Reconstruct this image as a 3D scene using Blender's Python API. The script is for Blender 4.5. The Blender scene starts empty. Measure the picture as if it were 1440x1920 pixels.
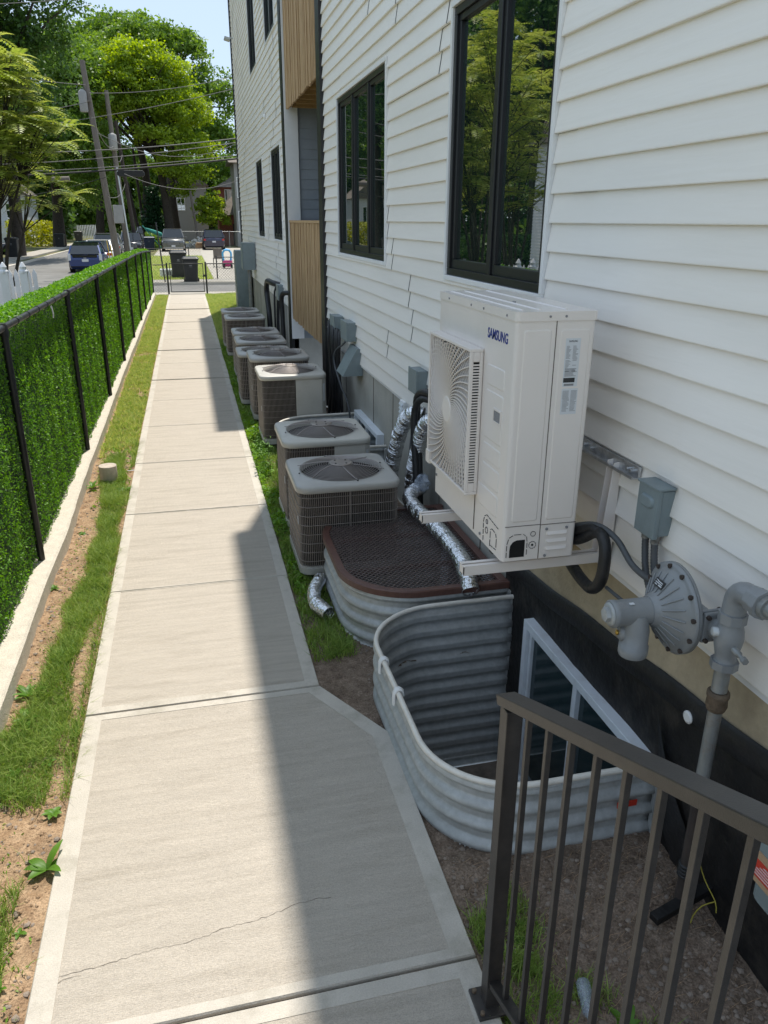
import bpy, bmesh, math, random
import numpy as np
from mathutils import Vector, Matrix, Euler

random.seed(7)
RNG = np.random.default_rng(11)
scene = bpy.context.scene
COL = scene.collection
PI = math.pi
rad = math.radians

# ------------------------------------------------------------------ camera, sky, sun, exposure
cam_d = bpy.data.cameras.new('camera')
cam = bpy.data.objects.new('camera', cam_d)
COL.objects.link(cam)
cam.location = (0, 0, 2.4)
_p, _y, _r = rad(20.785), rad(13.833), rad(0.302)
_f = Vector((math.sin(_y)*math.cos(_p), math.cos(_y)*math.cos(_p), -math.sin(_p)))
_rt = Vector((math.cos(_y), -math.sin(_y), 0))
_u = _rt.cross(_f)
_r2 = _rt*math.cos(_r) + _u*math.sin(_r)
_u2 = -_rt*math.sin(_r) + _u*math.cos(_r)
cam.rotation_euler = Matrix((_r2, _u2, -_f)).transposed().to_euler()
cam_d.sensor_fit = 'VERTICAL'
cam_d.sensor_height = 24.0
cam_d.lens = 24.0*1438.54/1920.0
cam_d.clip_start = 0.05
cam_d.clip_end = 2000
scene.camera = cam

SUN = Vector((0.124, 0.393, 1.0)).normalized()      # towards the sun
elev = math.asin(SUN.z)
azim = math.atan2(SUN.x, SUN.y)                     # from +Y towards +X
world = bpy.data.worlds.new('World')
scene.world = world
world.use_nodes = True
wn = world.node_tree
sky = wn.nodes.new('ShaderNodeTexSky')
sky.sky_type = 'NISHITA'
sky.sun_disc = False
sky.sun_elevation = elev
sky.sun_rotation = azim
sky.altitude = 10
sky.air_density = 0.95
sky.dust_density = 0.1
sky.ozone_density = 1.4
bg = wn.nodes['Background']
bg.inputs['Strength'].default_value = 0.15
sky_fill = wn.nodes.new('ShaderNodeMixRGB')
sky_fill.blend_type = 'MIX'                       # even pale blue added over the whole sky to brighten the shade
sky_fill.inputs['Fac'].default_value = 0.92
sky_fill.inputs['Color2'].default_value = (1.60, 1.95, 2.40, 1.0)
wn.links.new(sky.outputs['Color'], sky_fill.inputs['Color1'])
wn.links.new(sky_fill.outputs['Color'], bg.inputs['Color'])

sun_d = bpy.data.lights.new('sun', 'SUN')
sun_d.energy = 2.0
sun_d.angle = rad(0.55)
sun_d.color = (1.0, 0.94, 0.84)
sun = bpy.data.objects.new('sun', sun_d)
COL.objects.link(sun)
sun.rotation_euler = SUN.to_track_quat('Z', 'Y').to_euler()

scene.view_settings.view_transform = 'Standard'
scene.view_settings.look = 'None'
scene.view_settings.exposure = 1.40
scene.view_settings.gamma = 1.0
try:
    scene.view_settings.use_curve_mapping = False
except Exception:
    pass
scene.render.resolution_x = 768
scene.render.resolution_y = 1024

# ------------------------------------------------------------------ materials
def _lin(c):
    return tuple(c) + (1.0,) if len(c) == 3 else tuple(c)

def mat(name, color, rough=0.6, metal=0.0, var=0.12, scale=6.0, bump=0.0, bscale=60.0,
        stretch=(1, 1, 1), color2=None, spec=0.5, trans=0.0, coat=0.0, ior=1.5, dirt=None, dscale=2.0, damt=0.5, speck=0.0, sscale=420.0):
    """procedural surface: noise-mixed colour, optional grain bump, optional dirt patches"""
    m = bpy.data.materials.new(name)
    m.use_nodes = True
    nt = m.node_tree
    N, L = nt.nodes, nt.links
    b = N['Principled BSDF']
    b.inputs['Roughness'].default_value = rough
    b.inputs['Metallic'].default_value = metal
    b.inputs['IOR'].default_value = ior
    b.inputs['Specular IOR Level'].default_value = spec
    b.inputs['Coat Weight'].default_value = coat
    tc = N.new('ShaderNodeTexCoord')
    mp = N.new('ShaderNodeMapping')
    mp.inputs['Scale'].default_value = stretch
    geo = N.new('ShaderNodeNewGeometry')
    L.new(geo.outputs['Position'], mp.inputs['Vector'])
    nz = N.new('ShaderNodeTexNoise')
    nz.inputs['Scale'].default_value = scale
    nz.inputs['Detail'].default_value = 6
    nz.inputs['Roughness'].default_value = 0.62
    L.new(mp.outputs['Vector'], nz.inputs['Vector'])
    rp = N.new('ShaderNodeValToRGB')
    rp.color_ramp.elements[0].position = 0.32
    rp.color_ramp.elements[1].position = 0.68
    c1 = [max(0, x*(1-var)) for x in color[:3]]
    c2 = [min(1, x*(1+var)) for x in color[:3]] if color2 is None else list(color2[:3])
    rp.color_ramp.elements[0].color = _lin(c1)
    rp.color_ramp.elements[1].color = _lin(c2)
    L.new(nz.outputs['Fac'], rp.inputs['Fac'])
    col = rp.outputs['Color']
    if dirt is not None:
        n2 = N.new('ShaderNodeTexNoise')
        n2.inputs['Scale'].default_value = dscale
        n2.inputs['Detail'].default_value = 8
        n2.inputs['Roughness'].default_value = 0.7
        L.new(mp.outputs['Vector'], n2.inputs['Vector'])
        r2 = N.new('ShaderNodeValToRGB')
        r2.color_ramp.elements[0].position = 0.5
        r2.color_ramp.elements[1].position = 0.72
        r2.color_ramp.elements[0].color = (0, 0, 0, 1)
        r2.color_ramp.elements[1].color = (damt, damt, damt, 1)
        L.new(n2.outputs['Fac'], r2.inputs['Fac'])
        mx = N.new('ShaderNodeMixRGB')
        mx.inputs['Color2'].default_value = _lin(dirt)
        L.new(r2.outputs['Color'], mx.inputs['Fac'])
        L.new(col, mx.inputs['Color1'])
        col = mx.outputs['Color']
    if speck > 0:
        ns = N.new('ShaderNodeTexNoise')
        ns.inputs['Scale'].default_value = sscale
        ns.inputs['Detail'].default_value = 3
        ns.inputs['Roughness'].default_value = 0.75
        L.new(geo.outputs['Position'], ns.inputs['Vector'])
        rs = N.new('ShaderNodeValToRGB')
        rs.color_ramp.elements[0].position = 0.36
        rs.color_ramp.elements[1].position = 0.62
        lo = 1-speck
        rs.color_ramp.elements[0].color = (lo, lo, lo, 1)
        rs.color_ramp.elements[1].color = (1, 1, 1, 1)
        L.new(ns.outputs['Fac'], rs.inputs['Fac'])
        ml = N.new('ShaderNodeMixRGB'); ml.blend_type = 'MULTIPLY'
        ml.inputs['Fac'].default_value = 1.0
        L.new(col, ml.inputs['Color1']); L.new(rs.outputs['Color'], ml.inputs['Color2'])
        col = ml.outputs['Color']
    L.new(col, b.inputs['Base Color'])
    if bump > 0:
        n3 = N.new('ShaderNodeTexNoise')
        n3.inputs['Scale'].default_value = bscale
        n3.inputs['Detail'].default_value = 4
        L.new(mp.outputs['Vector'], n3.inputs['Vector'])
        bp = N.new('ShaderNodeBump')
        bp.inputs['Strength'].default_value = bump
        bp.inputs['Distance'].default_value = 0.01
        L.new(n3.outputs['Fac'], bp.inputs['Height'])
        L.new(bp.outputs['Normal'], b.inputs['Normal'])
    if trans > 0:
        out = N['Material Output']
        tr = N.new('ShaderNodeBsdfTranslucent')
        hs = N.new('ShaderNodeHueSaturation')
        hs.inputs['Hue'].default_value = 0.485
        hs.inputs['Saturation'].default_value = 1.15
        hs.inputs['Value'].default_value = 1.5
        L.new(col, hs.inputs['Color'])
        L.new(hs.outputs['Color'], tr.inputs['Color'])
        ms = N.new('ShaderNodeMixShader')
        ms.inputs['Fac'].default_value = trans
        L.new(b.outputs['BSDF'], ms.inputs[1])
        L.new(tr.outputs['BSDF'], ms.inputs[2])
        L.new(ms.outputs['Shader'], out.inputs['Surface'])
    return m

def leaf_mat(name, ca, cb, rough=0.45, trans=0.4, scale=3.0, spec=0.35):
    """leaf colour varies with a per-leaf random value stored on the faces"""
    m = mat(name, ca, rough=rough, var=0.0, color2=cb, scale=scale, trans=trans, spec=spec)
    nt = m.node_tree
    at = nt.nodes.new('ShaderNodeAttribute')
    at.attribute_name = 'leafv'
    rp = [n for n in nt.nodes if n.bl_idname == 'ShaderNodeValToRGB'][0]
    nz = [n for n in nt.nodes if n.bl_idname == 'ShaderNodeTexNoise'][0]
    mx = nt.nodes.new('ShaderNodeMath'); mx.operation = 'MULTIPLY_ADD'
    mx.inputs[1].default_value = 0.6
    sub = nt.nodes.new('ShaderNodeMath'); sub.operation = 'MULTIPLY'
    sub.inputs[1].default_value = 0.5
    nt.links.new(nz.outputs['Fac'], sub.inputs[0])
    nt.links.new(at.outputs['Fac'], mx.inputs[0])
    nt.links.new(sub.outputs[0], mx.inputs[2])
    nt.links.new(mx.outputs[0], rp.inputs['Fac'])
    rp.color_ramp.elements[0].position = 0.15
    rp.color_ramp.elements[1].position = 0.85
    return m

M = {}
M['siding'] = mat('vinyl_siding', (0.88, 0.84, 0.78), rough=0.42, var=0.03, scale=1.5, bump=0.12, bscale=18, stretch=(1, 0.25, 3), dirt=(0.60, 0.57, 0.50), dscale=1.1, damt=0.22)
M['trim'] = mat('white_trim', (0.78, 0.78, 0.77), rough=0.45, var=0.03)
M['grey_siding'] = mat('grey_siding', (0.26, 0.29, 0.32), rough=0.55, var=0.05)
M['black'] = mat('black_aluminium', (0.012, 0.012, 0.013), rough=0.4, var=0.2)
M['frame'] = mat('black_window_frame', (0.013, 0.014, 0.015), rough=0.35, var=0.1, spec=0.4)
M['glass'] = mat('window_glass', (0.008, 0.020, 0.016), rough=0.012, var=0.3, spec=0.9, ior=2.9, scale=0.8)
M['well_glass'] = mat('basement_glass', (0.012, 0.03, 0.035), rough=0.04, var=0.3, spec=0.6, scale=0.8)
M['car_glass'] = mat('car_glass', (0.01, 0.012, 0.014), rough=0.05, var=0.2, spec=0.8, ior=1.6)
M['vinyl'] = mat('white_vinyl', (0.72, 0.76, 0.80), rough=0.35, var=0.05, dirt=(0.45, 0.42, 0.36), dscale=9, damt=0.35)
M['concrete'] = mat('broomed_concrete', (0.575, 0.515, 0.44), rough=0.92, speck=0.26, sscale=260, var=0.07, scale=3.0, bump=0.7, bscale=38, stretch=(1.0, 9.0, 1), spec=0.2, dirt=(0.36, 0.31, 0.25), dscale=1.4, damt=0.45)
M['concrete_edge'] = mat('trowelled_concrete', (0.57, 0.525, 0.46), rough=0.88, var=0.06, scale=8, bump=0.3, bscale=150, spec=0.2, dirt=(0.34, 0.31, 0.25), dscale=3.4, damt=0.8, speck=0.14, sscale=180)
M['joint'] = mat('joint_dirt', (0.13, 0.11, 0.09), rough=1.0, var=0.3, scale=40)
M['curb'] = mat('curb_concrete', (0.70, 0.64, 0.55), rough=0.9, speck=0.3, sscale=160, var=0.1, scale=14, bump=0.5, bscale=90, spec=0.2)
M['foundation'] = mat('foundation_concrete', (0.40, 0.39, 0.35), rough=0.9, var=0.12, scale=3, bump=0.25, bscale=30, dirt=(0.30, 0.27, 0.22), dscale=1.2, damt=0.6, spec=0.2)
M['parge'] = mat('beige_parging', (0.47, 0.39, 0.27), rough=0.92, var=0.1, scale=5, bump=0.35, bscale=60, dirt=(0.22, 0.18, 0.13), dscale=2.6, damt=0.55, spec=0.2)
M['membrane'] = mat('black_membrane', (0.013, 0.012, 0.012), rough=0.6, var=0.5, scale=7, bump=0.7, bscale=22, dirt=(0.075, 0.062, 0.05), dscale=5, damt=0.7, spec=0.4)
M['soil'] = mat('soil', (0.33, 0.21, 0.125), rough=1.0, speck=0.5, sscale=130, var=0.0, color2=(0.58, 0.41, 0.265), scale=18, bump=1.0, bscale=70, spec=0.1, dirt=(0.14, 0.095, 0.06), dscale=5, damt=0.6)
M['soil_dark'] = mat('soil_painted_shade', (0.20, 0.145, 0.108), rough=1.0, speck=0.5, sscale=110, var=0.0, color2=(0.36, 0.275, 0.21), scale=22, bump=1.0, bscale=60, spec=0.1, dirt=(0.075, 0.055, 0.04), dscale=4, damt=0.7)  # darker copy of the soil, shade put into the colour
M['stone'] = mat('pebble', (0.26, 0.21, 0.17), rough=0.9, var=0.3, scale=12)
M['grass'] = leaf_mat('grass_blades', (0.10, 0.22, 0.03), (0.36, 0.46, 0.12), rough=0.5, trans=0.3, scale=1.7)
M['grass_dry'] = leaf_mat('dry_grass_blades', (0.17, 0.34, 0.05), (0.58, 0.60, 0.22), rough=0.6, trans=0.35, scale=9)
M['thatch'] = leaf_mat('dry_thatch', (0.30, 0.25, 0.13), (0.60, 0.52, 0.32), rough=0.7, trans=0.2, scale=3)
M['weed'] = leaf_mat('weed_leaves', (0.09, 0.21, 0.025), (0.22, 0.40, 0.05), rough=0.45, trans=0.35, scale=3)
M['lawn_base'] = mat('lawn_base', (0.16, 0.20, 0.06), rough=1.0, var=0.0, color2=(0.36, 0.34, 0.15), scale=4, bump=0.8, bscale=60, spec=0.1)
M['faux'] = leaf_mat('plastic_leaves', (0.035, 0.15, 0.012), (0.20, 0.42, 0.05), rough=0.45, trans=0.4, scale=1.2, spec=0.35)
M['faux_base'] = mat('leaf_mat_backing', (0.012, 0.045, 0.008), rough=0.8, var=0.4, scale=40)
M['coil'] = mat('bronze_coil', (0.036, 0.030, 0.027), rough=0.55, metal=0.2, var=0.3, scale=300, bump=0.6, bscale=260, stretch=(1, 1, 0.02))
M['guard'] = mat('bronze_guard', (0.27, 0.235, 0.21), rough=0.45, metal=0.25, var=0.15, scale=12, dirt=(0.24, 0.21, 0.18), dscale=3, damt=0.5)
M['acpaint'] = mat('condenser_paint', (0.50, 0.48, 0.43), rough=0.42, var=0.04, scale=3, dirt=(0.34, 0.31, 0.26), dscale=5, damt=0.35)
M['acpaint_grey'] = mat('condenser_paint_grey', (0.42, 0.405, 0.375), rough=0.4, var=0.05, scale=3, dirt=(0.30, 0.30, 0.29), dscale=5, damt=0.3)
M['fanblade'] = mat('fan_blade', (0.055, 0.05, 0.047), rough=0.4, metal=0.4, var=0.2)
M['cavity'] = mat('cavity_shade_grey', (0.10, 0.098, 0.095), rough=0.9, var=0.2)
M['dark'] = mat('dark_cavity', (0.006, 0.006, 0.006), rough=0.9, var=0.2)
M['wire_guard'] = mat('guard_wire', (0.36, 0.32, 0.30), rough=0.45, metal=0.3, var=0.1)
M['unit'] = mat('cream_unit_paint', (0.77, 0.71, 0.66), rough=0.33, var=0.02, scale=2, spec=0.5, dirt=(0.52, 0.48, 0.42), dscale=2, damt=0.3)
M['unit_plastic'] = mat('cream_plastic', (0.74, 0.68, 0.625), rough=0.42, var=0.02)
M['logo'] = mat('blue_print', (0.012, 0.03, 0.22), rough=0.5, var=0.05)
M['sticker'] = mat('white_sticker', (0.62, 0.64, 0.66), rough=0.4, var=0.03)
M['ink'] = mat('black_print', (0.03, 0.03, 0.03), rough=0.6, var=0.2)
M['ink_grey'] = mat('grey_print', (0.22, 0.22, 0.23), rough=0.6, var=0.25, scale=300)
M['red'] = mat('red_sticker', (0.55, 0.04, 0.02), rough=0.5, var=0.1)
M['galv'] = mat('galvanised_steel', (0.46, 0.475, 0.47), rough=0.5, metal=0.25, var=0.14, scale=26, dirt=(0.26, 0.26, 0.25), dscale=3, damt=0.4)
M['galv_bright'] = mat('bright_zinc', (0.55, 0.56, 0.57), rough=0.3, metal=0.8, var=0.2, scale=30)
M['rim'] = mat('white_rim_tube', (0.74, 0.70, 0.63), rough=0.4, var=0.06, dirt=(0.36, 0.33, 0.28), dscale=10, damt=0.4)
M['mesh_brown'] = mat('brown_mesh_paint', (0.15, 0.115, 0.105), rough=0.3, var=0.15, scale=30)
M['brown'] = mat('brown_powdercoat', (0.12, 0.058, 0.045), rough=0.38, var=0.15, scale=30, bump=0.15, bscale=400)
M['foil'] = mat('crumpled_foil', (0.86, 0.87, 0.89), rough=0.22, metal=1.0, var=0.1, scale=30, bump=1.0, bscale=60)
M['rubber'] = mat('black_foam', (0.016, 0.016, 0.017), rough=0.5, var=0.3, scale=20, bump=0.3, bscale=50)
M['conduit'] = mat('grey_conduit', (0.075, 0.08, 0.085), rough=0.5, var=0.1)
M['greybox'] = mat('grey_enclosure', (0.20, 0.245, 0.255), rough=0.45, var=0.05, scale=10, dirt=(0.13, 0.14, 0.14), dscale=8, damt=0.4)
M['reg'] = mat('grey_cast_paint', (0.235, 0.245, 0.25), rough=0.36, var=0.06, scale=12, bump=0.08, bscale=160, dirt=(0.10, 0.105, 0.11), dscale=6, damt=0.4, spec=0.6)
M['pipe'] = mat('grey_pipe', (0.26, 0.27, 0.265), rough=0.45, metal=0.3, var=0.12, scale=18, dirt=(0.20, 0.135, 0.08), dscale=14, damt=0.6)
M['rust'] = mat('rusty_iron', (0.15, 0.11, 0.075), rough=0.75, metal=0.3, var=0.35, scale=30, bump=0.4, bscale=120)
M['brass'] = mat('brass', (0.45, 0.28, 0.06), rough=0.35, metal=0.8, var=0.1)
M['rail'] = mat('bronze_railing', (0.046, 0.041, 0.038), rough=0.36, metal=0.2, var=0.12, scale=20, bump=0.08, bscale=300, dirt=(0.11, 0.095, 0.08), dscale=8, damt=0.4)
M['cedar'] = mat('cedar_slats', (0.36, 0.215, 0.10), rough=0.6, var=0.0, color2=(0.60, 0.41, 0.22), scale=7, stretch=(3, 6, 0.3), bump=0.3, bscale=60)
M['lumber'] = mat('lumber', (0.42, 0.27, 0.12), rough=0.7, var=0.2, scale=6, stretch=(2, 1, 5))
M['asphalt'] = mat('street_asphalt', (0.20, 0.195, 0.185), rough=0.95, var=0.14, scale=1.2, bump=0.3, bscale=50, spec=0.2, dirt=(0.12, 0.12, 0.115), dscale=0.5, damt=0.5)  # grey asphalt with darker patches
M['sidewalk'] = mat('sidewalk', (0.38, 0.35, 0.30), rough=0.95, var=0.1, scale=2)
M['ground'] = mat('ground', (0.10, 0.12, 0.05), rough=1.0, var=0.0, color2=(0.22, 0.20, 0.11), scale=0.5, spec=0.1, dirt=(0.26, 0.2, 0.14), dscale=0.25, damt=0.6)
M['bark'] = mat('bark', (0.05, 0.04, 0.032), rough=0.95, var=0.35, scale=6, bump=0.8, bscale=12)
M['pole'] = mat('weathered_pole', (0.17, 0.145, 0.125), rough=0.9, var=0.2, scale=8, stretch=(4, 4, 0.3))
M['pole_dark'] = mat('dark_pole', (0.05, 0.038, 0.032), rough=0.9, var=0.3, scale=6)
M['oak'] = leaf_mat('dark_leaves', (0.018, 0.055, 0.018), (0.12, 0.22, 0.045), trans=0.38, scale=0.35)
M['maple'] = leaf_mat('bright_leaves', (0.10, 0.18, 0.02), (0.36, 0.48, 0.06), trans=0.48, scale=0.3)
M['mid'] = leaf_mat('mid_leaves', (0.05, 0.12, 0.022), (0.20, 0.32, 0.055), trans=0.42, scale=0.3)
M['ail'] = leaf_mat('ailanthus_leaves', (0.13, 0.23, 0.035), (0.44, 0.48, 0.13), trans=0.38, scale=0.9)
M['yellow_leaf'] = leaf_mat('golden_leaves', (0.20, 0.25, 0.02), (0.46, 0.48, 0.06), trans=0.35, scale=1)
M['ivy'] = leaf_mat('ivy_leaves', (0.008, 0.035, 0.012), (0.03, 0.09, 0.03), trans=0.2, scale=1)
M['wire'] = mat('cable', (0.16, 0.15, 0.145), rough=0.6, var=0.1)
M['wire_dark'] = mat('dark_cable', (0.02, 0.02, 0.02), rough=0.6, var=0.2)
M['brick'] = mat('red_brick', (0.24, 0.085, 0.055), rough=0.9, var=0.25, scale=9)
M['roof'] = mat('roof_shingle', (0.17, 0.145, 0.125), rough=0.95, var=0.2, scale=3)
M['stucco'] = mat('grey_stucco', (0.33, 0.32, 0.31), rough=0.9, var=0.06)
M['house_white'] = mat('white_clapboard', (0.62, 0.64, 0.66), rough=0.7, var=0.05)
M['bin'] = mat('black_bin', (0.018, 0.02, 0.022), rough=0.42, var=0.2)
M['bin_blue'] = mat('blue_bin', (0.015, 0.035, 0.075), rough=0.5, var=0.2)
M['tyre'] = mat('tyre', (0.015, 0.015, 0.015), rough=0.85, var=0.2)
M['alloy'] = mat('alloy', (0.45, 0.46, 0.48), rough=0.3, metal=0.8, var=0.05)
M['paint_blue'] = mat('blue_car_paint', (0.012, 0.035, 0.15), rough=0.25, metal=0.3, var=0.05, coat=0.8)
M['paint_white'] = mat('white_car_paint', (0.68, 0.69, 0.70), rough=0.28, var=0.03, coat=0.8)
M['paint_grey'] = mat('grey_car_paint', (0.13, 0.13, 0.128), rough=0.3, metal=0.5, var=0.05, coat=0.8)
M['paint_black'] = mat('black_car_paint', (0.012, 0.012, 0.022), rough=0.22, var=0.05, coat=0.8)
M['paint_navy'] = mat('navy_car_paint', (0.02, 0.02, 0.05), rough=0.22, metal=0.2, var=0.05, coat=0.8)
M['paint_silver'] = mat('silver_car_paint', (0.42, 0.43, 0.45), rough=0.3, metal=0.4, var=0.05, coat=0.8)
M['paint_red'] = mat('red_paint', (0.45, 0.02, 0.02), rough=0.35, var=0.05, coat=0.5)
M['lamp_red'] = mat('tail_lamp', (0.45, 0.02, 0.015), rough=0.2, var=0.05, coat=0.6)
M['lamp_clear'] = mat('head_lamp', (0.62, 0.64, 0.66), rough=0.12, var=0.05, coat=0.6)
M['plate'] = mat('licence_plate', (0.62, 0.63, 0.66), rough=0.5, var=0.03)
M['toy_blue'] = mat('blue_toy_plastic', (0.10, 0.42, 0.72), rough=0.4, var=0.05)
M['toy_pink'] = mat('pink_toy_plastic', (0.62, 0.05, 0.20), rough=0.4, var=0.05)
M['chain'] = mat('chain_link_wire', (0.045, 0.045, 0.045), rough=0.5, metal=0.3, var=0.1)
M['chain_galv'] = mat('galvanised_chain_link', (0.35, 0.36, 0.36), rough=0.4, metal=0.6, var=0.1)
M['picket'] = mat('white_picket_vinyl', (0.66, 0.68, 0.72), rough=0.55, var=0.06)
M['green_cloth'] = mat('green_canvas', (0.05, 0.30, 0.24), rough=0.8, var=0.15)
M['tracer'] = mat('tracer_wire', (0.34, 0.29, 0.04), rough=0.6, var=0.1)
M['yellow'] = mat('yellow_guard', (0.75, 0.50, 0.03), rough=0.5, var=0.05)
M['plastic_clear'] = mat('clear_plastic', (0.40, 0.46, 0.55), rough=0.08, var=0.1, spec=1.0)
M['plastic_clear'].node_tree.nodes['Principled BSDF'].inputs['Alpha'].default_value = 0.4
M['pvc'] = mat('dirty_pvc', (0.50, 0.43, 0.36), rough=0.6, var=0.15, scale=20, dirt=(0.30, 0.20, 0.14), dscale=14, damt=0.7)
M['rubble'] = mat('rubble', (0.55, 0.53, 0.5), rough=0.95, var=0.2, scale=5)
M['tan'] = mat('tan_cardboard', (0.42, 0.28, 0.17), rough=0.9, var=0.1)
# ------------------------------------------------------------------ mesh builder
class MB:
    def __init__(s):
        s.v, s.f, s.mi, s.sm = [], [], [], []
    def add(s, vs, fs, mi=0, smooth=False):
        o = len(s.v)
        s.v.extend([tuple(v) for v in vs])
        for f in fs:
            s.f.append(tuple(i+o for i in f)); s.mi.append(mi); s.sm.append(smooth)
        return s
    def box(s, x0, x1, y0, y1, z0, z1, mi=0):
        v = [(x0,y0,z0),(x1,y0,z0),(x1,y1,z0),(x0,y1,z0),(x0,y0,z1),(x1,y0,z1),(x1,y1,z1),(x0,y1,z1)]
        return s.add(v, [(0,3,2,1),(4,5,6,7),(0,1,5,4),(1,2,6,5),(2,3,7,6),(3,0,4,7)], mi)
    def obox(s, c, size, R=None, mi=0):
        hx, hy, hz = [k/2 for k in size]
        c = Vector(c)
        vs = []
        for z in (-hz, hz):
            for x, y in ((-hx,-hy),(hx,-hy),(hx,hy),(-hx,hy)):
                p = Vector((x, y, z))
                if R is not None: p = R @ p
                vs.append(c+p)
        return s.add(vs, [(0,3,2,1),(4,5,6,7),(0,1,5,4),(1,2,6,5),(2,3,7,6),(3,0,4,7)], mi)
    def bar(s, p0, p1, w, h=None, up=(0,0,1), mi=0):
        """rectangular bar between two points, w across, h along up"""
        h = w if h is None else h
        p0, p1 = Vector(p0), Vector(p1)
        d = (p1-p0); L = d.length; d.normalize()
        a = d.cross(Vector(up))
        if a.length < 1e-5: a = d.cross(Vector((0,1,0)))
        a.normalize(); b = a.cross(d)
        vs = []
        for p in (p0, p1):
            for x, y in ((-1,-1),(1,-1),(1,1),(-1,1)):
                vs.append(p + a*(x*w/2) + b*(y*h/2))
        return s.add(vs, [(0,1,2,3),(7,6,5,4),(0,4,5,1),(1,5,6,2),(2,6,7,3),(3,7,4,0)], mi)
    def tube(s, pts, r, n=8, cap=True, mi=0, smooth=True, closed=False):
        pts = [Vector(p) for p in pts]
        k = len(pts)
        rs = r if hasattr(r, '__len__') else [r]*k
        vs = []
        prev = None
        for i, p in enumerate(pts):
            if closed:
                t = pts[(i+1) % k]-pts[i-1]
            else:
                t = pts[min(i+1, k-1)]-pts[max(i-1, 0)]
            if t.length < 1e-9: t = Vector((0,0,1))
            t.normalize()
            if prev is None:
                a = t.cross(Vector((0,0,1)))
                if a.length < 1e-3: a = t.cross(Vector((1,0,0)))
            else:
                a = prev - t*prev.dot(t)
                if a.length < 1e-6: a = t.cross(Vector((1,0,0)))
            a.normalize(); prev = a
            b = t.cross(a)
            for j in range(n):
                an = 2*PI*j/n
                vs.append(p + (a*math.cos(an) + b*math.sin(an))*rs[i])
        fs = []
        m = k if closed else k-1
        for i in range(m):
            for j in range(n):
                i2 = (i+1) % k
                fs.append((i*n+j, i*n+(j+1) % n, i2*n+(j+1) % n, i2*n+j))
        s.add(vs, fs, mi, smooth)
        if cap and not closed:
            s.add(vs[:n], [tuple(range(n-1, -1, -1))], mi)
            s.add(vs[-n:], [tuple(range(n))], mi)
        return s
    def lathe(s, prof, origin=(0,0,0), axis=(0,0,1), n=24, mi=0, smooth=True, cap=True):
        """prof: list of (radius, height along axis)"""
        ax = Vector(axis).normalized(); o = Vector(origin)
        a = ax.cross(Vector((0,0,1)))
        if a.length < 1e-3: a = ax.cross(Vector((0,1,0)))
        a.normalize(); b = ax.cross(a)
        vs = []
        for (r, h) in prof:
            for j in range(n):
                an = 2*PI*j/n
                vs.append(o + ax*h + (a*math.cos(an)+b*math.sin(an))*r)
        fs = []
        for i in range(len(prof)-1):
            for j in range(n):
                fs.append((i*n+j, i*n+(j+1) % n, (i+1)*n+(j+1) % n, (i+1)*n+j))
        s.add(vs, fs, mi, smooth)
        if cap:
            s.add(vs[:n], [tuple(range(n-1, -1, -1))], mi)
            s.add(vs[-n:], [tuple(range(n))], mi)
        return s
    def cyl(s, p0, p1, r0, r1=None, n=12, mi=0, smooth=True):
        r1 = r0 if r1 is None else r1
        p0, p1 = Vector(p0), Vector(p1)
        return s.lathe([(r0, 0), (r1, (p1-p0).length)], p0, p1-p0, n, mi, smooth)
    def prism(s, poly, z0, z1, mi=0, smooth=False):
        n = len(poly)
        vs = [(x, y, z0) for x, y in poly] + [(x, y, z1) for x, y in poly]
        s.add(vs, [(i, (i+1) % n, n+(i+1) % n, n+i) for i in range(n)], mi, smooth)
        s.add(vs[:n], [tuple(range(n-1, -1, -1))], mi)
        s.add(vs[n:], [tuple(range(n))], mi)
        return s
    def sheet(s, rows, mi=0, smooth=True):
        h, w = len(rows), len(rows[0])
        vs = [p for r in rows for p in r]
        fs = [(i*w+j, i*w+j+1, (i+1)*w+j+1, (i+1)*w+j) for i in range(h-1) for j in range(w-1)]
        return s.add(vs, fs, mi, smooth)
    def mesh(s, name, mats):
        me = bpy.data.meshes.new(name)
        me.from_pydata(s.v, [], s.f)
        if not isinstance(mats, (list, tuple)): mats = [mats]
        for m in mats: me.materials.append(M[m] if isinstance(m, str) else m)
        me.polygons.foreach_set('material_index', s.mi)
        me.polygons.foreach_set('use_smooth', s.sm)
        me.update()
        return me
    def build(s, name, mats, parent=None, bevel=0, loc=None, stuff=False):
        o = bpy.data.objects.new(name, s.mesh(name, mats))
        COL.objects.link(o)
        if parent is not None: o.parent = parent
        if loc is not None: o.location = loc
        if bevel:
            b = o.modifiers.new('bevel', 'BEVEL'); b.width = bevel; b.segments = 2
            b.limit_method = 'ANGLE'; b.angle_limit = rad(40)
            b.harden_normals = False
        if stuff: o['kind'] = 'stuff'
        return o

def thing(name, label, cat, loc=(0, 0, 0), rz=0, group=None):
    o = bpy.data.objects.new(name, None)
    COL.objects.link(o)
    o.empty_display_size = 0.1
    o.location = loc; o.rotation_euler = (0, 0, rz)
    o['label'] = label; o['category'] = cat
    if group: o['group'] = group
    return o

def tag(o, label, cat, group=None):
    o['label'] = label; o['category'] = cat
    if group: o['group'] = group
    return o

def structure(o):
    o['kind'] = 'structure'; return o

def kids(o):
    return [c for c in o.children]

def dup(root, loc, rz=None, label=None, scale=None):
    r = root.copy(); COL.objects.link(r); r.location = loc
    if rz is not None: r.rotation_euler = (0, 0, rz)
    if scale is not None: r.scale = scale
    if label: r['label'] = label
    for ch in list(root.children):
        c = ch.copy(); COL.objects.link(c); c.parent = r
        for g in list(ch.children):
            d = g.copy(); COL.objects.link(d); d.parent = c
    return r

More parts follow.
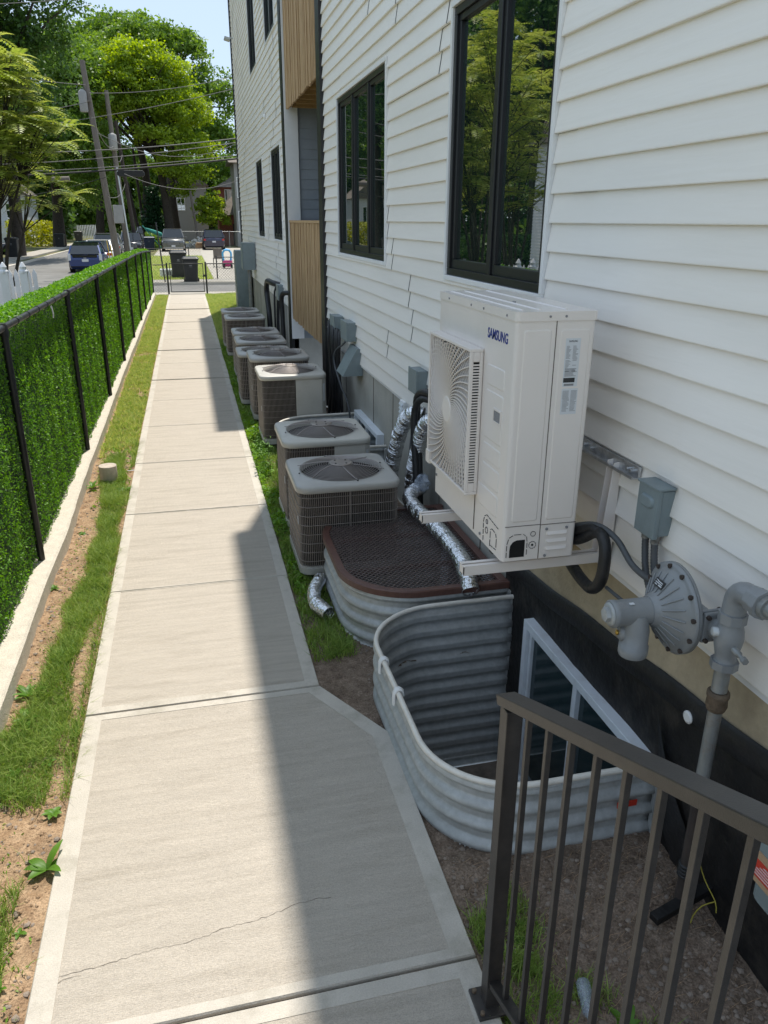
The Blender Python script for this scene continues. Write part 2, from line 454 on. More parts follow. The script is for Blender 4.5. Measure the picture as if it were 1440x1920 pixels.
def np_mesh(name, V, F, mats, attr=None, smooth=False):
    """V (n,3), F (m,k) constant k"""
    me = bpy.data.meshes.new(name)
    V = np.asarray(V, dtype=np.float32); F = np.asarray(F, dtype=np.int32)
    k = F.shape[1]; m = F.shape[0]
    me.vertices.add(len(V)); me.vertices.foreach_set('co', V.ravel())
    me.loops.add(m*k); me.loops.foreach_set('vertex_index', F.ravel())
    me.polygons.add(m)
    me.polygons.foreach_set('loop_start', np.arange(m, dtype=np.int32)*k)
    me.polygons.foreach_set('loop_total', np.full(m, k, dtype=np.int32))
    if attr is not None:
        a = me.attributes.new('leafv', 'FLOAT', 'FACE')
        a.data.foreach_set('value', np.asarray(attr, dtype=np.float32))
    me.update(calc_edges=True)
    if not isinstance(mats, (list, tuple)): mats = [mats]
    for mm in mats: me.materials.append(M[mm])
    return me

def np_obj(name, me, parent=None, stuff=False):
    o = bpy.data.objects.new(name, me); COL.objects.link(o)
    if parent is not None: o.parent = parent
    if stuff: o['kind'] = 'stuff'
    return o

def unitv(a):
    return a/np.maximum(np.linalg.norm(a, axis=-1, keepdims=True), 1e-9)

def leaves(C, size, aspect=0.55, droop=0.0, bias=None, rng=RNG):
    """diamond leaves, slightly folded, at centres C; returns V, F(quads), attr"""
    n = len(C)
    nrm = rng.normal(size=(n, 3))
    if bias is not None: nrm = nrm + np.asarray(bias)
    nrm = unitv(nrm)
    t = unitv(np.cross(nrm, rng.normal(size=(n, 3))))
    if droop: t = unitv(t + np.array([0, 0, -droop]))
    b = unitv(np.cross(nrm, t))
    s = (size*(0.7+0.6*rng.random(n)))[:, None]
    w = s*aspect
    fold = nrm*s*0.12
    V = np.stack([C - t*s*0.5, C + b*w*0.5 + fold, C + t*s*0.5, C - b*w*0.5 + fold], 1).reshape(-1, 3)
    F = np.arange(n*4).reshape(n, 4)
    return V, F, rng.random(n)

def vnoise(x, y, seed=0, s=1.0):
    """value noise in python, arrays in"""
    x = np.asarray(x)*s; y = np.asarray(y)*s
    def h(i, j):
        v = np.sin(i*127.1 + j*311.7 + seed*74.7)*43758.5453
        return v - np.floor(v)
    i, j = np.floor(x), np.floor(y)
    fx, fy = x-i, y-j
    fx = fx*fx*(3-2*fx); fy = fy*fy*(3-2*fy)
    return (h(i, j)*(1-fx)+h(i+1, j)*fx)*(1-fy) + (h(i, j+1)*(1-fx)+h(i+1, j+1)*fx)*fy

def fbm(x, y, seed=0, s=1.0):
    return 0.55*vnoise(x, y, seed, s)+0.3*vnoise(x, y, seed+3, s*2.3)+0.15*vnoise(x, y, seed+5, s*5.1)

def rrect(x0, x1, y0, y1, r, n=5):
    """rounded rectangle polygon, counter-clockwise"""
    pts = []
    for cx, cy, a0 in ((x1-r, y0+r, -90), (x1-r, y1-r, 0), (x0+r, y1-r, 90), (x0+r, y0+r, 180)):
        for i in range(n+1):
            a = rad(a0+90*i/n)
            pts.append((cx+r*math.cos(a), cy+r*math.sin(a)))
    return pts
# ================================================================== ground and paving
WX = 1.72            # face of the house wall
YARD = (-1.62, 14.0, -6.0, 28.75)

mb = MB()
for (x0, x1, y0, y1) in ((-500, YARD[0], -400, 700), (YARD[0], 500, YARD[3], 700), (YARD[1], 500, -400, YARD[3]), (YARD[0], YARD[1], -400, YARD[2])):
    mb.add([(x0, y0, -.25), (x1, y0, -.25), (x1, y1, -.25), (x0, y1, -.25)], [(0, 1, 2, 3)])
structure(mb.build('ground', 'ground'))

mb = MB()
mb.prism([(-9.8, 27), (-3.9, 27), (-3.9, 29.4), (9, 29.4), (30, 29.4), (30, 35.2), (-3.4, 35.2), (-3.9, 36), (-3.9, 150), (-9.8, 150)], -.246, -.215)
structure(mb.build('street', 'asphalt'))
mb = MB()
mb.box(-3.3, 30, 35.2, 35.36, -.24, -.10)
mb.box(-3.9, -3.74, 36.2, 150, -.24, -.10)
mb.box(-9.96, -9.8, 27, 150, -.24, -.10)
structure(mb.build('street_kerb', 'curb'))
mb = MB()
mb.box(-3.3, 30, 36.1, 37.4, -.24, -.135)
mb.box(1.15, 6.2, 37.4, 80, -.24, -.14)
mb.box(-2.4, 6.2, 63, 79, -.24, -.145)
mb.box(-12.4, -10.9, 8, 150, -.24, -.13)
mb.box(-16, -9.98, 47, 55, -.24, -.12)
structure(mb.build('sidewalk', 'sidewalk'))
structure(MB().box(-2.9, 1.14, 37.41, 62.9, -.24, -.15).box(-16, -12.5, 30, 46, -.24, -.14).build('lawn', 'lawn_base'))
structure(MB().box(-1.6, 1.74, 28.3, 29.38, -.3, -.02).build('gate_threshold', 'sidewalk'))

# window wells: D-shaped outlines seen from above  (y0, y1, x_out, rim z)
def d_outline(y0, y1, xo, r, n=10, xw=1.735):
    pts = [(xw, y0)]
    for i in range(n+1):
        a = rad(-90-90*i/n)
        pts.append((xo+r+r*math.cos(a), y0+r+r*math.sin(a)))
    for i in range(n+1):
        a = rad(180-90*i/n)
        pts.append((xo+r+r*math.cos(a), y1-r+r*math.sin(a)))
    pts.append((xw, y1))
    return pts
WELLS = [(2.24, 3.78, .805, .40, .32), (3.86, 5.20, .775, .42, .36), (6.98, 8.36, .80, .40, .36)]

def in_well(x, y, grow=0.0):
    for (y0, y1, xo, r, z) in WELLS:
        if x > xo-grow and y0-grow < y < y1+grow:
            cx, cy = xo+r, min(max(y, y0+r), y1-r)
            if x >= cx or (x-cx)**2+(y-cy)**2 <= (r+grow)**2:
                return True
    return False

def slab_edge(y):
    if y > 3.6: return .525
    if y > 3.12: return .525+(3.6-y)/.48*.27
    return .795

# earth bed along the house
def bed_z(x, y):
    z = -.035 + .05*(fbm(x, y, 1, 2.2)-.5) + .03*(vnoise(x, y, 2, 9)-.5) + .012*(vnoise(x, y, 4, 30)-.5)
    z = z + .05*np.exp(-((x-1.55)**2+(y-1.95)**2)/.05)
    z = z - .04*np.exp(-((x-1.3)**2+(y-.9)**2)/.3)
    return z
def earth(name, x0, x1, y0, y1, step, m, hole=False):
    xs = np.arange(x0, x1+1e-6, step); ys = np.arange(y0, y1+1e-6, step)
    X, Y = np.meshgrid(xs, ys)
    Z = bed_z(X, Y)
    w, h = len(xs), len(ys)
    V = np.stack([X, Y, Z], -1).reshape(-1, 3)
    i, j = np.meshgrid(np.arange(h-1), np.arange(w-1), indexing='ij')
    F = np.stack([i*w+j, i*w+j+1, (i+1)*w+j+1, (i+1)*w+j], -1).reshape(-1, 4)
    if hole:
        c = V[F].mean(1)
        keep = np.array([not in_well(a[0], a[1], -.001) for a in c])
        F = F[keep]
    me = np_mesh(name, V, F, m)
    me.polygons.foreach_set('use_smooth', [True]*len(F))
    return structure(np_obj(name, me))
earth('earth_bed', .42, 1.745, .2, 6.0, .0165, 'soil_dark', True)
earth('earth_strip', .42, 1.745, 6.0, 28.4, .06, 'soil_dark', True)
earth('dirt_border', -1.16, -.62, .2, 8.0, .0245, 'soil')
earth('dirt_verge', -1.16, -.62, 8.0, 28.4, .06, 'soil')

# loose stones
def pebbles(name, n, xr, yr, smin, smax, m, seed, avoid):
    rg = np.random.default_rng(seed)
    mb = MB(); k = 0
    while k < n:
        x = rg.uniform(*xr); y = yr[0]+(yr[1]-yr[0])*rg.random()**1.4
        if avoid(x, y): continue
        s = smin+(smax-smin)*rg.random()**3
        z = float(bed_z(np.array(x), np.array(y)))
        vs = []
        for dz, rr in ((-.3, .8), (.25, 1.0), (.6, .5)):
            for j in range(5):
                a = 2*PI*j/5+rg.random()*.5
                vs.append((x+math.cos(a)*s*rr*(.8+.4*rg.random()), y+math.sin(a)*s*rr*(.8+.4*rg.random()), z+dz*s))
        fs = [(j, (j+1) % 5, 5+(j+1) % 5, 5+j) for j in range(5)]+[(5+j, 5+(j+1) % 5, 10+(j+1) % 5, 10+j) for j in range(5)]+[tuple(range(10, 15))]
        mb.add(vs, fs, rg.integers(0, 2)); k += 1
    return mb.build(name, m, stuff=True)
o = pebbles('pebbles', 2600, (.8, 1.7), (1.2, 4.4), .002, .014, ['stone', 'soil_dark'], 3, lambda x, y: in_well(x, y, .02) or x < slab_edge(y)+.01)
tag(o, 'small stones and clods scattered on the shaded earth beside the house', 'pebbles')
o = pebbles('dirt_clods', 4200, (-1.11, -.71), (1.4, 9), .002, .014, ['stone', 'soil'], 4, lambda x, y: False)
tag(o, 'small clods and stones on the bare dirt left of the walk', 'clods')

# concrete walk: one slab per bay with smooth trowelled margins and a broomed field
def slab(poly, margins, first=False):
    """poly ccw list; margins = inset per edge"""
    n = len(poly)
    P = [Vector((x, y)) for x, y in poly]
    lines = []
    for i in range(n):
        a, b = P[i], P[(i+1) % n]
        d = (b-a).normalized(); nrm = Vector((-d.y, d.x))
        lines.append((a+nrm*margins[i], d))
    inner = []
    for i in range(n):
        (p, d), (q, e) = lines[i-1], lines[i]
        den = d.x*e.y-d.y*e.x
        t = ((q.x-p.x)*e.y-(q.y-p.y)*e.x)/den
        inner.append(p+d*t)
    mb = MB()
    bev = .006
    cen = sum(P, Vector((0, 0)))/n
    top = [(p.x+(cen.x-p.x)*bev, p.y+(cen.y-p.y)*bev*.6, 0) for p in P]
    side = [(p.x, p.y, -.007) for p in P]
    bot = [(p.x, p.y, -.11) for p in P]
    inn = [(p.x, p.y, 0) for p in inner]
    inn2 = [(p.x, p.y, -.0022) for p in inner]
    vs = bot+side+top+inn+inn2
    fs, mi = [], []
    for k in range(4):
        for i in range(n):
            j = (i+1) % n
            fs.append((k*n+i, k*n+j, (k+1)*n+j, (k+1)*n+i))
    mb.add(vs, fs, 1)
    mb.add([v for v in inn2], [tuple(range(n))], 0)
    return mb
path = structure(MB().box(-.69, .515, .3, 28.3, -.16, -.02).build('path', 'joint'))
js = [3.602, 5.055, 6.582, 8.12, 9.70, 11.22, 12.74, 14.27, 15.79, 17.3, 18.85, 20.4, 21.9, 23.4, 24.95, 26.5, 28.28]
g = .0035
sl = slab([(-.70, 1.83), (.79, 1.83), (.795, 3.12), (.528, 3.602-.007), (-.697, 3.602-.007)], [.04, .085, .085, .05, .085])
sl.build('slab', ['concrete', 'concrete_edge'], path)
sl = slab([(-.70, .30), (.79, .30), (.79, 1.815), (-.70, 1.815)], [.05, .085, .06, .085])
sl.build('slab', ['concrete', 'concrete_edge'], path)
for i in range(len(js)-1):
    y0, y1 = js[i]+(.007 if i == 0 else g), js[i+1]-g
    e = random.uniform(-.004, .004)
    s_ = slab([(-.697+e, y0), (.527+e, y0), (.527+e, y1), (-.697+e, y1)], [.055 if i == 0 else .012, .075, .012, .075])
    o = s_.build('slab', ['concrete', 'concrete_edge'], path)
    o.rotation_euler = (random.uniform(-.0006, .0006), 0, 0)
# hairline cracks in the nearest slab
def ribbon(pts, w, z):
    mb = MB(); L = []; 
    for i, p in enumerate(pts):
        q = pts[min(i+1, len(pts)-1)]; r = pts[max(i-1, 0)]
        d = Vector((q[0]-r[0], q[1]-r[1])).normalized(); nn = Vector((-d.y, d.x))
        ww = w*(.4+.9*random.random())
        L.append([(p[0]+nn.x*ww, p[1]+nn.y*ww, z), (p[0]-nn.x*ww, p[1]-nn.y*ww, z)])
    return mb.sheet(L)
cp = []
for i in range(70):
    t = i/69
    x = -.68+1.02*t
    y = 2.06+.13*t+.006*math.sin(9*t)+random.uniform(-.0045, .0045)+(.005*math.sin(23*t))
    cp.append((x, y))
ribbon(cp, .0008, -.0010).build('crack', 'joint', path)
ribbon([(x+.02, y-.012-abs(x+.6)*.15) for x, y in cp[:9]], .001, -.0002).build('crack', 'joint', path)

# low concrete footing under the fence
mb = MB()
ys = list(np.arange(2.2, 28.7, .12))
def cx_r(y): return -1.118 + .014*float(vnoise(y, .3, 8, .8)) + .03*min(1, max(0, (y-6)/3))*-1 + .006*float(vnoise(y, 2, 9, 5))
def cz(y): return .075+.012*float(vnoise(y, 1, 6, .7)) - .03*max(0, (y-20)/8)
rows = []
for y in ys:
    xr, z = cx_r(y), cz(y)
    rows.append([(xr+.012, y, -.12), (xr+.004, y, z-.012), (xr-.012, y, z), (-1.33, y, z), (-1.34, y, -.3)])
mb.sheet(rows, 0, False)
structure(mb.build('kerb', 'curb'))

# concrete stoop steps the photographer stands on (behind and below the view)
mb = MB()
for i in range(4):
    mb.box(-.70, .70, -2.2 if i == 3 else .95-.3*(i+1), .95-.3*i, -.1, .185*(i+1))
tag(mb.build('stoop', 'curb', bevel=.008), 'concrete entry steps just below the camera at the near end of the walk', 'steps')
# ================================================================== the house
H_TOP = 11.2
house = thing('apartment_house', 'long white vinyl sided apartment house with black trim, filling the right side', 'house', (WX, 0, 0))
def L(mb):        # shift a builder from world to the house's local frame
    mb.v = [(x-WX, y, z) for x, y, z in mb.v]; return mb
BY0, BY1 = 10.42, 13.72     # recessed balcony bay
Y_NEAR, Y_FAR = -2.5, 25.45
mb = MB()
mb.box(WX+.06, 12, Y_NEAR, BY0-.03, .93, H_TOP)
mb.box(WX+.06, 12, BY1+.03, Y_FAR, .93, H_TOP)
mb.box(3.35, 12, BY0-.03, BY1+.03, -.3, H_TOP)
L(mb).build('wall_core', 'grey_siding', house)
mb = MB()
mb.box(WX+.025, 12, Y_NEAR, BY0-.03, -1.1, .93)
mb.box(WX+.025, 12, BY1+.03, Y_FAR-.05, -1.1, .93)
L(mb).build('foundation', 'foundation', house)
for a_ in ((WX-.12, 12.1, Y_NEAR-.1, BY0-.03), (WX-.12, 12.1, BY1+.03, Y_FAR+.1), (3.2, 12.1, BY0-.03, BY1+.03)):
    L(MB().box(*a_, H_TOP, H_TOP+.25)).build('roof', 'black', house)
# foundation panel joints and parged beige band near the camera, black membrane below it
mb = MB()
for y in (4.4, 5.3, 6.75, 7.55, 9.0, 14.8, 16.6, 18.4, 20.2, 22.0):
    mb.box(WX+.021, WX+.026, y, y+.008, .0, .93)
L(mb).build('foundation_joint', 'joint', house)
L(MB().box(WX+.012, WX+.024, Y_NEAR, 3.9, .45, .958)).build('parging', 'parge', house)
rows = []
for i, y in enumerate(np.arange(-1.0, 4.0, .1)):
    zt = .726-.112*(y-2.136)+.005*math.sin(y*9)
    row = []
    for k in range(14):
        z = -.95+(zt+.95)*k/13
        row.append((WX+.004+.005*math.sin(y*7+z*9)+random.uniform(-.0025, .0025), y, z))
    row.append((WX+.02, y, zt+.004))
    rows.append(row)
L(MB().sheet(rows)).build('membrane', 'membrane', house)
rows = []
for y in np.arange(-1.0, 4.0, .1):
    zt = .726-.112*(y-2.136)+.005*math.sin(y*9)
    rows.append([(WX-.004, y, zt-.10), (WX-.009, y, zt-.095), (WX-.007, y, zt-.005+random.uniform(-.003, .003)), (WX+.006, y, zt+.006)])
L(MB().sheet(rows)).build('membrane_strip', 'rubber', house)
# a deeper curved flap of membrane
rows = []
for i in range(10):
    a = i/9
    rows.append([(WX-.012-.02*math.sin(a*3), 2.28-.28*a, .55-.35*a), (WX-.016, 2.22-.28*a, .35-.38*a), (WX-.010, 2.16-.26*a, .1-.3*a)])
L(MB().sheet(rows)).build('membrane_flap', 'rubber', house)
mb = MB()
mb.lathe([(.002, 0), (.026, .002), (.026, .008), (.018, .012)], (WX-.006, 2.10, .645), (-1, 0, 0), 14)
L(mb).build('pipe_cap', 'trim', house)

# ---- vinyl siding, each two-course panel a piece
LAP = .1303
Z0 = .96
WINS = [(3.70, 5.22, 2.06, 3.62, 2), (6.97, 9.17, 2.06, 3.62, 3), (14.64, 16.10, 2.06, 3.62, 3), (17.95, 19.35, 2.06, 3.62, 2),
        (14.72, 16.28, 5.43, 6.99, 2), (18.20, 19.75, 5.43, 6.99, 2), (3.7, 5.22, 5.43, 6.99, 2), (6.97, 9.17, 5.43, 6.99, 3),
        (14.72, 16.28, 8.8, 10.3, 2), (18.2, 19.75, 8.8, 10.3, 2)]
TR = .035     # white casing around windows
stuff_mb = MB()
def lap_profile(z, za, zb, off):
    """x,z points for lap starting at z, clipped to za..zb"""
    full = [(-.0005, 0.0), (-.0205, 0.0), (-.0215, .004), (-.0205, .012), (-.0035, LAP-.006), (-.0015, LAP)]
    pts = []
    lo, hi = max(za-z, 0), min(zb-z, LAP)
    if hi-lo < .004: return None
    def xat(h):
        for (x0, h0), (x1, h1) in zip(full[1:], full[2:]):
            if h0 <= h <= h1 and h1 > h0: return x0+(x1-x0)*(h-h0)/(h1-h0)
        return full[-1][0]
    if lo <= 0: pts += full[:2]
    else: pts.append((xat(lo), lo))
    for x, h in full[2:-1]:
        if lo < h < hi: pts.append((x, h))
    pts.append((xat(hi), hi))
    return [(WX+.015+x-off, z+h) for x, h in pts]
def add_lap(mb, y0, y1, prof, seed):
    nseg = max(1, int((y1-y0)/.6))
    rows = []
    for i in range(nseg+1):
        y = y0+(y1-y0)*i/nseg
        w = .0012*math.sin(y*2.3+seed)
        rows.append([(x+w, y, z) for x, z in prof])
    mb.sheet(rows, 0, False)
seg_list = [(Y_NEAR, BY0-.30), (BY1+.30, Y_FAR-.12)]
npan = 0
row = 0
z = Z0
while z < H_TOP-.01:
    zt = min(z+2*LAP, H_TOP)
    for (sa, sb) in seg_list:
        rr = random.Random(row*13+int(sa))
        start = sa - rr.uniform(.2, 3.3)
        cuts = [start+3.66*k for k in range(12)]
        for a, b in zip(cuts, cuts[1:]):
            y0, y1 = max(a, sa), min(b, sb)
            if y1-y0 < .05: continue
            # split at windows that touch this course pair
            brk = {y0, y1}
            act = [w for w in WINS if w[2]-TR < zt and w[3]+TR > z and w[0]-TR < y1 and w[1]+TR > y0]
            for w in act:
                for yy in (w[0]-TR, w[1]+TR):
                    if y0 < yy < y1: brk.add(yy)
            brk = sorted(brk)
            pieces = []
            for p, q in zip(brk, brk[1:]):
                mid = (p+q)/2
                zs = [(z, zt)]
                for w in act:
                    if w[0]-TR < mid < w[1]+TR:
                        nz = []
                        for (u, v) in zs:
                            if w[2]-TR > u: nz.append((u, min(v, w[2]-TR)))
                            if w[3]+TR < v: nz.append((max(u, w[3]+TR), v))
                        zs = nz
                pieces.append((p, q, zs))
            # panels separated by a full-height gap are separate objects
            grp = []; cur = []
            for pc in pieces:
                if pc[2]: cur.append(pc)
                elif cur: grp.append(cur); cur = []
            if cur: grp.append(cur)
            for gp in grp:
                far = z > 7.6
                mbp = stuff_mb if far else MB()
                off = (.0042 if (int(round((a-start)/3.66)) % 2) else 0)+.0
                for (p, q, zs) in gp:
                    p2 = p+(.0018 if p == y0 and y0 > sa else 0)
                    q2 = q-(.0018 if q == y1 and y1 < sb else 0)
                    for (u, v) in zs:
                        for kk in (0, 1):
                            pr = lap_profile(z+kk*LAP, u, v, off)
                            if pr: add_lap(mbp, p2, q2, pr, row+kk)
                if not far and mbp.v:
                    L(mbp).build('siding_panel', 'siding', house); npan += 1
    z += 2*LAP; row += 1
L(stuff_mb).build('upper_siding', 'siding', house, stuff=True)
print('siding panels', npan)
# starter strip / drip edge under the siding
L(MB().box(WX+.001, WX+.03, Y_NEAR, BY0-.3, .935, .958).box(WX+.001, WX+.03, BY1+.3, Y_FAR-.12, .935, .958)).build('starter_strip', 'trim', house)

# ---- black trims
L(MB().box(WX-.035, WX+.1, BY0-.30, BY0-.03, .05, H_TOP)).build('black_trim', 'black', house)
L(MB().box(WX-.035, WX+.1, BY1+.03, BY1+.30, .05, H_TOP)).build('black_trim', 'black', house)
L(MB().box(WX-.035, WX+.2, Y_FAR-.12, Y_FAR+.03, .6, H_TOP)).build('corner_trim', 'black', house)
# ---- recess walls in grey lap siding, and white inner corners
for yy, sg, nm in ((BY1+.029, -1, 'recess_siding'), (BY0-.029, 1, 'recess_siding')):
    mb = MB()
    zz = .45
    while zz < H_TOP:
        mb.add([(WX+.1, yy+sg*.012, zz), (3.35, yy+sg*.012, zz), (3.35, yy+sg*.003, zz+.15), (WX+.1, yy+sg*.003, zz+.15), (WX+.1, yy, zz), (3.35, yy, zz)],
               [(0, 1, 2, 3) if sg < 0 else (3, 2, 1, 0), (4, 5, 1, 0) if sg < 0 else (0, 1, 5, 4)])
        zz += .152
    L(mb).build(nm, 'grey_siding', house, stuff=True)
mb = MB(); zz = .45
while zz < H_TOP:
    mb.add([(3.338, BY0, zz), (3.338, BY1, zz), (3.347, BY1, zz+.15), (3.347, BY0, zz+.15), (3.35, BY0, zz), (3.35, BY1, zz)], [(0, 3, 2, 1), (4, 0, 1, 5)])
    zz += .152
L(mb).build('recess_siding', 'grey_siding', house, stuff=True)
L(MB().box(WX-.02, WX+.19, BY1-.02, BY1+.028, .45, H_TOP)).build('inner_corner', 'trim', house)

# ---- balconies with vertical cedar slats
def balcony(z0, z1):
    b = L(MB().box(WX+.06, 3.3, BY0, BY1-.05, z0+.16, z0+.28)).build('balcony', 'lumber', house)
    mb = MB()
    mb.box(WX+.03, WX+.07, BY0, BY1-.05, z0+.04, z0+.27)
    for k in range(7):
        y = BY0+.25+k*.47
        mb.box(WX+.08, 3.3, y, y+.04, z0+.02, z0+.158)
    mb.box(WX+.03, WX+.07, BY0, BY1-.05, z1-.16, z1-.04)
    L(mb).build('joist', 'lumber', b, stuff=True)
    L(MB().box(WX-.012, WX+.10, BY0, BY1-.04, z1-.035, z1)).build('top_cap', 'cedar', b)
    n = 36
    L(MB().box(WX+.030, WX+.034, BY0, BY1-.05, z0+.03, z1-.036)).build('gap_shade_sheet', 'dark', b)  # dark sheet added to paint shade into the slat gaps
    w = (BY1-.06-BY0)/n
    for k in range(n):
        y = BY0+w*k
        j = random.uniform(-.010, .006)
        o = L(MB().box(WX+.0+j, WX+.026+j, y+.002, y+w-.028+random.uniform(-.006, .006), z0+random.uniform(-.012, .012), z1-.036)).build('slat', 'cedar', b)
    return b
balcony(.80, 2.40)
balcony(4.04, 5.65)
# ---- roof under-deck brace
# ---- windows
def window(y0, y1, z0, z1, n):
    fr = MB()
    x0, x1 = WX-.004, WX+.10
    t = .045
    fr.box(x0, x1, y0, y1, z0, z0+t).box(x0, x1, y0, y1, z1-t, z1).box(x0, x1, y0, y0+t, z0+t, z1-t).box(x0, x1, y1-t, y1, z0+t, z1-t)
    pw = (y1-y0)/n
    for k in range(1, n):
        y = y0+pw*k
        fr.box(x0+.004, x1, y-.028, y+.028, z0+t, z1-t)
    w = L(fr).build('window', 'frame', house, bevel=.004)
    for k in range(n):
        a, b = y0+pw*k+(.028 if k else t), y0+pw*(k+1)-(.028 if k < n-1 else t)
        s = MB(); u = .038; xs = WX+.012
        c, d = z0+t, z1-t
        s.box(xs, xs+.05, a, b, c, c+u*1.5).box(xs, xs+.05, a, b, d-u, d).box(xs, xs+.05, a, a+u, c+u*1.5, d-u).box(xs, xs+.05, b-u, b, c+u*1.5, d-u)
        L(s).build('sash', 'frame', w, bevel=.004)
        L(MB().box(WX+.034, WX+.046, a+u-.005, b-u+.005, c+u*1.4, d-u+.005)).build('pane', 'glass', w)
    ca = MB(); e = .034
    ca.box(WX-.016, WX+.03, y0-e, y1+e, z0-e, z0-.002).box(WX-.020, WX+.03, y0-e, y1+e, z1+.002, z1+e)
    ca.box(WX-.018, WX+.03, y0-e, y0-.002, z0-.002, z1+.002).box(WX-.018, WX+.03, y1+.002, y1+e, z0-.002, z1+.002)
    L(ca).build('casing', 'trim', w, bevel=.003)
for (y0, y1, z0, z1, n) in WINS: window(y0, y1, z0, z1, n)

# basement windows in the wells
def basement_window(y0, y1, z0, z1, nm='basement_window', withglass=True):
    mb = MB(); x0, x1, t = WX-.05, WX+.10, .045
    mb.box(x0, x1, y0, y1, z1-t, z1).box(x0, x1, y0, y1, z0, z0+t).box(x0, x1, y0, y0+t, z0+t, z1-t).box(x0, x1, y1-t, y1, z0+t, z1-t)
    ym = (y0+y1)/2
    mb.box(x0+.012, x1, ym-.02, ym+.02, z0+t, z1-t)
    mb.box(x0+.02, x1, ym+.02, y1-t, z1-t-.03, z1-t-.002).box(x0+.02, x1, y1-t-.03, y1-t-.002, z0+t, z1-t-.03)
    w = L(mb).build(nm, 'vinyl', house, bevel=.003)
    for a, b in ((y0+t, ym-.02), (ym+.02, y1-t)):
        L(MB().box(WX-.012, WX-.004, a-.005, b+.005, z0+t, z1-t)).build('pane', 'well_glass', w)
basement_window(2.30, 3.50, -.75, .325)
basement_window(4.05, 5.0, -.75, .30)
basement_window(7.10, 8.20, -.6, .44)

# ---- louvre vent, hood, outlets on the wall (parts of the house)
mb = MB().box(WX-.03, WX+.03, 6.19, 6.32, .80, .96)
o = L(mb).build('wall_vent', 'trim', house, bevel=.006)
mb = MB()
for k in range(4):
    mb.obox((WX-.034, 6.255, .828+k*.035), (.006, .11, .026), Euler((0, .5, 0)).to_matrix())
L(mb).build('louvre', 'vinyl', o)
# wedge shaped vent hood
mb = MB()
y0, y1 = 8.05, 8.42
mb.add([(WX+.02, y0, 1.12), (WX+.02, y1, 1.12), (WX-.04, y0, 1.13), (WX-.04, y1, 1.13), (WX-.20, y0, .84), (WX-.20, y1, .84), (WX+.02, y0, .84), (WX+.02, y1, .84)],
       [(0, 2, 4, 6), (1, 7, 5, 3), (2, 3, 5, 4), (0, 1, 3, 2)])
L(mb).build('vent_hood', 'greybox', house)
mb = MB()
mb.lathe([(.012, 0), (.03, .005), (.035, .03), (.012, .06), (.0, .065)], (WX-.02, 14.6, 7.2), (-1, 0, 0), 12)
# flood light on the far corner trim
o = L(MB().cyl((WX-.03, 24.2, 6.98), (WX-.13, 24.2, 7.0), .02)).build('flood_light', 'galv', house)
L(MB().obox((WX-.19, 24.25, 6.97), (.16, .26, .07), Euler((0, .25, 0)).to_matrix())).build('lamp_head', 'galv', o, bevel=.015)
# small fixings
L(MB().cyl((WX-.012, 16.9, 4.3), (WX-.05, 16.9, 4.3), .05, .03)).build('wall_vent', 'trim', house)
# ================================================================== helpers for things placed in world coordinates
def W(mb, loc):
    lx, ly, lz = loc
    mb.v = [(x-lx, y-ly, z-lz) for x, y, z in mb.v]; return mb

def smooth_path(pts, step=.02):
    P = [Vector(p) for p in pts]
    P = [P[0]*2-P[1]]+P+[P[-1]*2-P[-2]]
    out = []
    for i in range(1, len(P)-2):
        p0, p1, p2, p3 = P[i-1:i+3]
        n = max(2, int((p2-p1).length/step))
        for k in range(n):
            t = k/n
            out.append(.5*((2*p1)+(p2-p0)*t+(2*p0-5*p1+4*p2-p3)*t*t+(3*p1-p0-3*p2+p3)*t**3))
    out.append(P[-2])
    return out

